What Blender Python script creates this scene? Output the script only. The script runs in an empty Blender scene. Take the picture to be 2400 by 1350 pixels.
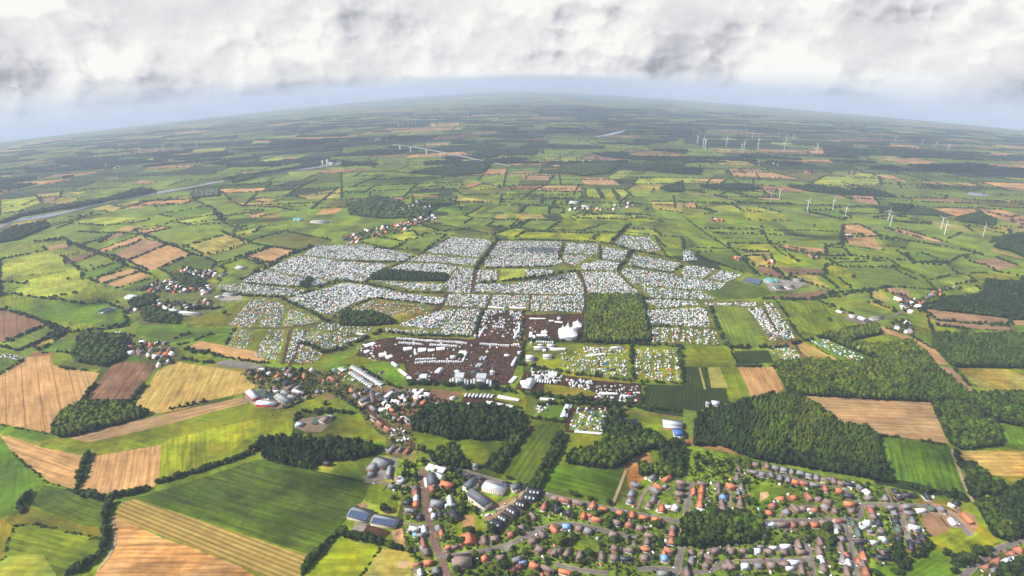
import bpy, math, random
import numpy as np
from mathutils import Vector, Matrix
random.seed(7); RNG = np.random.default_rng(7)
sc = bpy.context.scene
R_ = math.radians
# ------------------------------------------------------------------ camera
F, CX, CY = 1333.0, 1200.0, 675.0
H = 520.0; PITCH = R_(20.6); ROLL = R_(-0.7)
KX, RY = 5.9e-4, 1500000.0
cam = bpy.data.objects.new('camera', bpy.data.cameras.new('camera'))
sc.collection.objects.link(cam); sc.camera = cam
cam.location = (0, 0, H)
ROT = Matrix.Rotation(math.pi/2 - PITCH, 3, 'X') @ Matrix.Rotation(ROLL, 3, 'Z')
cam.rotation_euler = ROT.to_euler()
cam.data.sensor_width = 36; cam.data.lens = 36*F/2400
cam.data.clip_start = 1; cam.data.clip_end = 200000
ROTN = np.array(ROT)
def gz(x, y): return -(KX*np.abs(x)**1.5 + y*y/(2*RY))          # the land falls away gently to the horizon
def P(px, py):
    d = ROTN @ np.array([(px-CX)/F, (CY-py)/F, -1.0])
    k, a, t = KX*abs(d[0])**1.5, d[1]**2/(2*RY), 0.0
    for _ in range(60):
        g = d[2]+1.5*k*math.sqrt(t)+2*a*t
        if g > -1e-6: break
        f = H+d[2]*t+k*t**1.5+a*t*t; t2 = t-f/g
        if t2 > 45000 or abs(t2-t) < .01: t = min(t2, 45000); break
        t = t2
    return np.array([d[0]*t, d[1]*t])
FWD = ROTN @ np.array([0, 0, -1.0])
def mpp(x, y):                                            # metres per picture pixel at a ground point
    return float(np.dot(np.array([x, y, gz(x, y)-H]), FWD))/F
def S(px, py):
    p = P(px, py); return mpp(p[0], p[1])
def proj(x, y, z=None):
    z = gz(x, y) if z is None else z
    v = np.stack([x, y, z-H], -1) @ ROTN
    return CX + F*v[..., 0]/(-v[..., 2]), CY - F*v[..., 1]/(-v[..., 2])
TILE = dict(A=(0,900,3), B=(800,900,3), C=(1600,900,3), D=(0,500,3), E=(800,500,3), F=(1600,500,3), G=(0,150,3), H=(800,150,3),
            I=(1600,150,3), J=(900,1110,5.624), K=(1300,1110,5.624), L=(1700,1060,4.655), M=(1980,1110,5.624), N=(560,860,5.624),
            Q=(820,760,5.624), R=(1200,700,5.624), Z=(0,0,1))
def pts(s):                                               # survey string -> picture points
    out = []; t = None
    for w in s.split():
        if w in TILE: t = TILE[w]
        else:
            a = w.split(',')
            out.append((t[0]+float(a[0])/t[2], t[1]+float(a[1])/t[2], *a[2:]))
    return out
def gpts(s): return [P(p[0], p[1]) for p in pts(s)]
# ------------------------------------------------------------------ materials
def lin(c):
    c = np.asarray(c, float)/255.0
    return np.where(c <= .04045, c/12.92, ((c+.055)/1.055)**2.4)
ALB = 0.46
def alb(c): return np.clip(lin(c)*ALB-np.array([.003,.006,.012]), 0.003, .85)
MATS = {}
def newmat(name):
    m = bpy.data.materials.new(name); m.use_nodes = True
    nt = m.node_tree; b = nt.nodes['Principled BSDF']
    b.inputs['Roughness'].default_value = .9
    b.inputs['Specular IOR Level'].default_value = .15
    return m, nt, b
def N_(nt, t, **k):
    n = nt.nodes.new(t)
    for a, v in k.items(): setattr(n, a, v)
    return n
def math_(nt, op, a, b=None, c=None, clamp=False):
    n = N_(nt, 'ShaderNodeMath', operation=op); n.use_clamp = clamp
    for i, v in enumerate((a, b, c)):
        if v is None: continue
        if isinstance(v, (int, float)): n.inputs[i].default_value = v
        else: nt.links.new(v, n.inputs[i])
    return n.outputs[0]
def mixc(nt, fac, a, b, mode='MIX'):
    n = N_(nt, 'ShaderNodeMix', data_type='RGBA', blend_type=mode)
    for i, v in ((0, fac), (6, a), (7, b)):
        if isinstance(v, (int, float)): n.inputs[i].default_value = v
        elif isinstance(v, (tuple, list, np.ndarray)): n.inputs[i].default_value = (*[float(q) for q in v[:3]], 1)
        else: nt.links.new(v, n.inputs[i])
    return n.outputs[2]
def noise(nt, vec, scale, detail=4, rough=.55, dist=0):
    n = N_(nt, 'ShaderNodeTexNoise'); n.inputs['Scale'].default_value = scale; n.inputs['Detail'].default_value = detail
    n.inputs['Roughness'].default_value = rough; n.inputs['Distortion'].default_value = dist
    if vec is not None: nt.links.new(vec, n.inputs['Vector'])
    return n.outputs['Fac']
def maprange(nt, v, a, b, c, d, smooth=False):
    n = N_(nt, 'ShaderNodeMapRange'); n.interpolation_type = 'SMOOTHSTEP' if smooth else 'LINEAR'
    nt.links.new(v, n.inputs[0])
    for i, q in enumerate((a, b, c, d)): n.inputs[i+1].default_value = q
    return n.outputs[0]
def field_mat(kind):
    """farmland surface: own colour from 'Col', patchy growth, working rows along UV.y"""
    key = 'field_'+kind
    if key in MATS: return MATS[key]
    m, nt, b = newmat(key)
    at = N_(nt, 'ShaderNodeAttribute', attribute_name='Col').outputs['Color']
    geo = N_(nt, 'ShaderNodeNewGeometry').outputs['Position']
    uv = N_(nt, 'ShaderNodeUVMap').outputs[0]
    sep = N_(nt, 'ShaderNodeSeparateXYZ'); nt.links.new(uv, sep.inputs[0])
    u, v = sep.outputs[0], sep.outputs[1]
    n1 = noise(nt, geo, .012, 5, .6, .5); n2 = noise(nt, geo, .09, 4, .65)
    comb = N_(nt, 'ShaderNodeCombineXYZ')
    nt.links.new(math_(nt, 'MULTIPLY', u, .22), comb.inputs[0]); nt.links.new(math_(nt, 'MULTIPLY', v, .012), comb.inputs[1])
    n3 = noise(nt, comb.outputs[0], 1.0, 4, .6)             # long streaks along the rows
    amp = dict(grass=(.75,.4,.35), crop=(.75,.3,.7), stubble=(.4,.22,.5), tram=(.3,.18,.4), swath=(.25,.2,.3), corn=(.5,.28,.5), orchard=(.3,.4,.3), mud=(.6,.8,.25), yard=(.3,.35,.05))[kind]
    k = None
    for n, a in ((n1, amp[0]), (n2, amp[1]), (n3, amp[2])):
        q = maprange(nt, n, .25, .75, 1-a, 1+a)
        k = q if k is None else math_(nt, 'MULTIPLY', k, q)
    def stripes(period, duty, depth):
        fr = math_(nt, 'FRACT', math_(nt, 'DIVIDE', u, period))
        s = math_(nt, 'LESS_THAN', fr, duty)
        return math_(nt, 'SUBTRACT', 1.0, math_(nt, 'MULTIPLY', s, depth))
    if kind == 'tram': k = math_(nt, 'MULTIPLY', k, stripes(24, .075, .42))
    if kind == 'stubble': k = math_(nt, 'MULTIPLY', k, stripes(11, .2, .15))
    if kind == 'crop': k = math_(nt, 'MULTIPLY', k, stripes(20, .06, .22))
    if kind == 'corn': k = math_(nt, 'MULTIPLY', k, stripes(9, .3, .22))
    if kind == 'swath': k = math_(nt, 'MULTIPLY', k, stripes(5.6, .5, .42))
    if kind == 'orchard': k = math_(nt, 'MULTIPLY', k, stripes(6, .55, .45))
    col = mixc(nt, 1.0, at, k, 'MULTIPLY')
    hue = dict(grass=(1.35,1.05,.6), crop=(1.25,1.05,.7), corn=(1.2,1.05,.8), orchard=(1.5,1.2,.7), mud=(1.25,1.3,1.0)).get(kind, (1.1,1.12,1.1))
    n4 = noise(nt, geo, .02, 3, .5)
    tint = mixc(nt, maprange(nt, n4, .42, .68, 0, 1), (1,1,1), hue)
    col = mixc(nt, 1.0, col, tint, 'MULTIPLY')
    if kind in ('stubble', 'tram'):                         # thin pale, weedy or storm-laid spots
        sp = maprange(nt, noise(nt, comb.outputs[0], 2.3, 3, .6), .66, .72, 0, .35)
        col = mixc(nt, sp, col, (.42, .32, .2))
        wd = maprange(nt, noise(nt, geo, .03, 4, .7), .69, .78, 0, .4)
        col = mixc(nt, wd, col, (.10, .12, .03))
    nt.links.new(col, b.inputs['Base Color'])
    MATS[key] = m; return m
def attr_mat(key, rough=.8, spec=.2, nscale=None, namp=.3, metallic=0):
    if key in MATS: return MATS[key]
    m, nt, b = newmat(key)
    at = N_(nt, 'ShaderNodeAttribute', attribute_name='Col').outputs['Color']
    if nscale:
        geo = N_(nt, 'ShaderNodeNewGeometry').outputs['Position']
        q = maprange(nt, noise(nt, geo, nscale, 3, .6), .25, .75, 1-namp, 1+namp)
        at = mixc(nt, 1.0, at, q, 'MULTIPLY')
    nt.links.new(at, b.inputs['Base Color'])
    b.inputs['Roughness'].default_value = rough; b.inputs['Specular IOR Level'].default_value = spec
    b.inputs['Metallic'].default_value = metallic
    MATS[key] = m; return m
def paint(name, c, rough=.7, spec=.2, nscale=.6, namp=.2, metallic=0):
    """plain painted or weathered surface with a little uneven wear"""
    if name in MATS: return MATS[name]
    m, nt, b = newmat(name)
    tc = N_(nt, 'ShaderNodeTexCoord').outputs['Object']
    oi = N_(nt, 'ShaderNodeObjectInfo').outputs['Random']
    q = maprange(nt, noise(nt, tc, nscale, 4, .6), .25, .75, 1-namp, 1+namp)
    q = math_(nt, 'MULTIPLY', q, maprange(nt, oi, 0, 1, .85, 1.12))
    nt.links.new(mixc(nt, 1.0, tuple(c), q, 'MULTIPLY'), b.inputs['Base Color'])
    b.inputs['Roughness'].default_value = rough; b.inputs['Specular IOR Level'].default_value = spec
    b.inputs['Metallic'].default_value = metallic
    MATS[name] = m; return m
def leaf_mat():
    if 'leaves' in MATS: return MATS['leaves']
    m, nt, b = newmat('leaves')
    at = N_(nt, 'ShaderNodeAttribute', attribute_name='Col').outputs['Color']
    geo = N_(nt, 'ShaderNodeNewGeometry').outputs['Position']
    q = maprange(nt, noise(nt, geo, .55, 3, .7), .25, .75, .55, 1.45)
    q2 = maprange(nt, noise(nt, geo, .022, 4, .6), .3, .7, .62, 1.45)
    oi = maprange(nt, N_(nt, 'ShaderNodeObjectInfo').outputs['Random'], 0, 1, .8, 1.2)
    col = mixc(nt, 1.0, at, math_(nt, 'MULTIPLY', math_(nt, 'MULTIPLY', q, q2), oi), 'MULTIPLY')
    nt.links.new(col, b.inputs['Base Color'])
    b.inputs['Roughness'].default_value = .85
    MATS['leaves'] = m; return m
# ------------------------------------------------------------------ mesh helpers
def mk_mesh(name, V, Fc, cols=None, uvs=None):
    """V (n,3); Fc = list of arrays of quads/tris (n,k) ; cols per face (list matching Fc)"""
    me = bpy.data.meshes.new(name)
    V = np.asarray(V, np.float32)
    loops = np.concatenate([f.reshape(-1) for f in Fc]).astype(np.int32)
    sizes = np.concatenate([np.full(len(f), f.shape[1]) for f in Fc]).astype(np.int32)
    starts = np.concatenate([[0], np.cumsum(sizes)[:-1]]).astype(np.int32)
    me.vertices.add(len(V)); me.vertices.foreach_set('co', V.reshape(-1))
    me.loops.add(len(loops)); me.loops.foreach_set('vertex_index', loops)
    me.polygons.add(len(sizes)); me.polygons.foreach_set('loop_start', starts); me.polygons.foreach_set('loop_total', sizes)
    me.update(calc_edges=True)
    if cols is not None:
        cc = np.concatenate([np.broadcast_to(np.asarray(c, float), (len(f), 3)) for c, f in zip(cols, Fc)])
        ca = me.color_attributes.new('Col', 'FLOAT_COLOR', 'CORNER')
        full = np.ones((len(loops), 4), np.float32); full[:, :3] = np.repeat(cc, sizes, axis=0)
        ca.data.foreach_set('color', full.reshape(-1))
    if uvs is not None:
        ul = me.uv_layers.new(name='UVMap')
        ul.data.foreach_set('uv', np.asarray(uvs, np.float32)[loops].reshape(-1))
    return me
def link(name, me, mat=None, parent=None, loc=None, rz=0, **props):
    o = bpy.data.objects.new(name, me); sc.collection.objects.link(o)
    if mat is not None and me is not None and not me.materials: me.materials.append(mat)
    if parent is not None: o.parent = parent
    if loc is not None: o.location = loc
    if rz: o.rotation_euler = (0, 0, rz)
    for k, v in props.items():
        if v: o[k] = v
    return o
class MB:
    """collects coloured faces for one mesh"""
    def __init__(s): s.v = []; s.f = {3: [], 4: []}; s.c = {3: [], 4: []}; s.n = 0
    def add(s, V, faces, col):
        V = np.asarray(V, float); s.v.append(V)
        for i, f in enumerate(faces):
            k = len(f); s.f[k].append([q+s.n for q in f]); s.c[k].append(col[i] if isinstance(col, list) else col)
        s.n += len(V)
    def box(s, x0, x1, y0, y1, z0, z1, col=(.5,.5,.5), bottom=False):
        V = [(x, y, z) for z in (z0, z1) for y in (y0, y1) for x in (x0, x1)]
        fs = [(0,1,5,4), (1,3,7,5), (3,2,6,7), (2,0,4,6), (4,5,7,6)]
        if bottom: fs.append((0,2,3,1))
        s.add(V, fs, col)
    def gable(s, x0, x1, y0, y1, z0, z1, col=(.5,.5,.5), hip=0.0, over=0.0, thick=0.0, solid=True):
        x0 -= over; x1 += over; y0 -= over; y1 += over; ym = (y0+y1)/2; h = hip*(y1-y0)/2
        V = [(x0,y0,z0),(x1,y0,z0),(x1,y1,z0),(x0,y1,z0),(x0+h,ym,z1),(x1-h,ym,z1)]
        s.add(V, [(0,1,5,4),(2,3,4,5),(1,2,5),(3,0,4)]+([(0,3,2,1)] if solid else []), col)
    def cyl(s, x, y, z0, z1, r0, r1, n=6, col=(.5,.5,.5), cap=True):
        a = np.arange(n)*2*math.pi/n
        V = [(x+r0*math.cos(t), y+r0*math.sin(t), z0) for t in a]+[(x+r1*math.cos(t), y+r1*math.sin(t), z1) for t in a]
        fs = [(i, (i+1) % n, n+(i+1) % n, n+i) for i in range(n)]
        if cap: V.append((x, y, z1)); fs += [(n+i, n+(i+1) % n, 2*n) for i in range(n)]
        s.add(V, fs, col)
    def arch(s, x0, x1, y0, y1, z0, h, n=8, col=(.5,.5,.5)):
        """half-round roof running along x"""
        ym = (y0+y1)/2; r = (y1-y0)/2; V = []
        for i in range(n+1):
            t = math.pi*i/n; V += [(x0, ym-r*math.cos(t), z0+h*math.sin(t)), (x1, ym-r*math.cos(t), z0+h*math.sin(t))]
        s.add(V, [(2*i, 2*i+1, 2*i+3, 2*i+2) for i in range(n)], col)
        for xx, o in ((x0, 0), (x1, 1)):
            W = [V[2*i+o] for i in range(n+1)]+[(xx, ym, z0)]
            s.add(W, [(i, i+1, n+1) for i in range(n)], col)
    def mesh(s, name):
        Fc = [np.array(s.f[k]) for k in (3, 4) if s.f[k]]; cc = [np.array(s.c[k], float) for k in (3, 4) if s.f[k]]
        return mk_mesh(name, np.concatenate(s.v), Fc, cc)
def inpoly(X, Y, poly):
    poly = np.asarray(poly); x1, y1 = poly[:, 0], poly[:, 1]; x2, y2 = np.roll(x1, -1), np.roll(y1, -1)
    r = np.zeros(len(X), bool)
    for a, b, c, d in zip(x1, y1, x2, y2):
        if b == d: continue
        r ^= ((b > Y) != (d > Y)) & (X < (c-a)*(Y-b)/(d-b)+a)
    return r
def sample_poly(poly, spacing, jitter=.45, ang=0.0, sy=None):
    """jittered grid of points inside a ground polygon"""
    poly = np.asarray(poly); c, s = math.cos(ang), math.sin(ang)
    M = np.array([[c, s], [-s, c]]); q = poly @ M.T
    sy = sy or spacing
    xs = np.arange(q[:, 0].min(), q[:, 0].max(), spacing); ys = np.arange(q[:, 1].min(), q[:, 1].max(), sy)
    X, Y = np.meshgrid(xs, ys); X = X.ravel(); Y = Y.ravel()
    X = X+RNG.uniform(-jitter, jitter, len(X))*spacing; Y = Y+RNG.uniform(-jitter, jitter, len(Y))*sy
    k = inpoly(X, Y, q); W = np.stack([X[k], Y[k]], 1) @ M
    return W
def along(line, step, jit=0.0):
    line = np.asarray(line); seg = np.linalg.norm(np.diff(line, axis=0), axis=1); L = np.concatenate([[0], np.cumsum(seg)])
    if L[-1] < step: t = np.array([L[-1]/2])
    else: t = np.arange(step*.3, L[-1], step)
    t = np.clip(t+RNG.uniform(-.5, .5, len(t))*step*jit, 0, L[-1])
    return np.stack([np.interp(t, L, line[:, 0]), np.interp(t, L, line[:, 1])], 1)
def merge_instances(name, tmpl, pos, scale, rot, cols, mat, **props):
    """one mesh made of many copies of (V, F-list); pos (n,3) scale (n,3) rot (n,) cols (n,3)"""
    n = len(pos)
    if n == 0: return None
    tv = [RNG.integers(0, len(tmpl), n)]; Vs = []; Fs = {3: [], 4: []}; Cs = {3: [], 4: []}; off = 0
    for k, (V, Fl) in enumerate(tmpl):
        idx = np.where(tv[0] == k)[0]
        if len(idx) == 0: continue
        V = np.asarray(V, float); c, s = np.cos(rot[idx])[:, None], np.sin(rot[idx])[:, None]
        W = V[None]*scale[idx][:, None, :]
        X = W[..., 0]*c - W[..., 1]*s + pos[idx, 0:1]; Y = W[..., 0]*s + W[..., 1]*c + pos[idx, 1:2]; Z = W[..., 2]+pos[idx, 2:3]
        Vs.append(np.stack([X, Y, Z], -1).reshape(-1, 3))
        base = (np.arange(len(idx))*len(V)+off)[:, None, None]
        for fa, sh in Fl:
            kk = fa.shape[1]; Fs[kk].append((fa[None]+base).reshape(-1, kk))
            Cs[kk].append((cols[idx][:, None, :]*np.asarray(sh).reshape(1, -1, 1 if np.ndim(sh) < 2 else 3)*np.ones((1, len(fa), 1))).reshape(-1, 3))
        off += len(idx)*len(V)
    Fc = [np.concatenate(Fs[k]) for k in (3, 4) if Fs[k]]; cc = [np.concatenate(Cs[k]) for k in (3, 4) if Fs[k]]
    return link(name, mk_mesh(name, np.concatenate(Vs), Fc, cc), mat, **props)
# ------------------------------------------------------------------ ground sheets that follow the land
import bmesh
LAYER = [0]
def sheet(name, poly, col, kind='grass', ang=None, z=None, mat=None, props=None):
    poly = np.asarray(poly); d = float(np.linalg.norm(poly.mean(0)))
    LAYER[0] += 1
    z = (.25 if z is None else z) + LAYER[0]*.0015
    if ang is None:                                         # rows run along the longest side
        e = np.roll(poly, -1, 0)-poly; k = int(np.argmax((e**2).sum(1))); ang = math.atan2(e[k, 1], e[k, 0])
    bm = bmesh.new(); bm.faces.new([bm.verts.new((p[0], p[1], 0)) for p in poly])
    L = 130 if d < 1500 else (220 if d < 3500 else 420)
    for ax in (0, 1):
        a0, a1 = poly[:, ax].min(), poly[:, ax].max()
        for c in np.arange(math.ceil(a0/L)*L, a1, L):
            no = [0, 0, 0]; no[ax] = 1; co = [0, 0, 0]; co[ax] = c
            bmesh.ops.bisect_plane(bm, geom=bm.verts[:]+bm.edges[:]+bm.faces[:], plane_co=co, plane_no=no, dist=.01)
    bmesh.ops.triangulate(bm, faces=bm.faces[:])
    for f in bm.faces:
        f.normal_update()
        if f.normal.z < 0: f.normal_flip()
    V = np.array([v.co[:] for v in bm.verts]); bm.verts.index_update()
    Fc = np.array([[v.index for v in f.verts] for f in bm.faces]); bm.free()
    V[:, 2] = gz(V[:, 0], V[:, 1])+z
    ca, sa = math.cos(ang), math.sin(ang)
    uv = np.stack([-V[:, 0]*sa+V[:, 1]*ca, V[:, 0]*ca+V[:, 1]*sa], 1)
    me = mk_mesh(name, V, [Fc], [alb(col)], uv)
    return link(name, me, mat or field_mat(kind), **(props or dict(kind='structure')))
def ribbon(name, line, width, col, z=.5, mat=None, props=None, kind='yard', closed=False):
    line = np.asarray(line, float); pts_ = along(line, max(width*1.5, 12)); pts_ = np.concatenate([line[:1], pts_, line[-1:]])
    # rounded bends
    for _ in range(2): pts_[1:-1] = .25*pts_[:-2]+.5*pts_[1:-1]+.25*pts_[2:]
    t = np.gradient(pts_, axis=0); t /= np.linalg.norm(t, axis=1)[:, None]+1e-9; n = np.stack([-t[:, 1], t[:, 0]], 1)
    Lh = pts_+n*width/2; Rh = pts_-n*width/2; V = np.concatenate([Lh, Rh]); k = len(pts_)
    LAYER[0] += 1
    V = np.column_stack([V, gz(V[:, 0], V[:, 1])+z-.3+LAYER[0]*.0015])
    i = np.arange(k-1); Fc = np.stack([i+k, i+k+1, i+1, i], 1)
    me = mk_mesh(name, V, [Fc], [alb(col)], V[:, :2])
    return link(name, me, mat or field_mat(kind), **(props or dict(kind='structure')))

def dip_of(az):                                           # how far below level the land's edge lies in one compass direction
    s, c = abs(math.sin(az)), math.cos(az); k, a = KX*s**1.5, c*c/(2*RY); t = np.geomspace(2000, 60000, 500)
    return float(np.min((H+k*t**1.5+a*t*t)/t))
HAZE, EXPO, SKYK = 7.4e-5, .82, .56
SKR = 1.15
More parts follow.
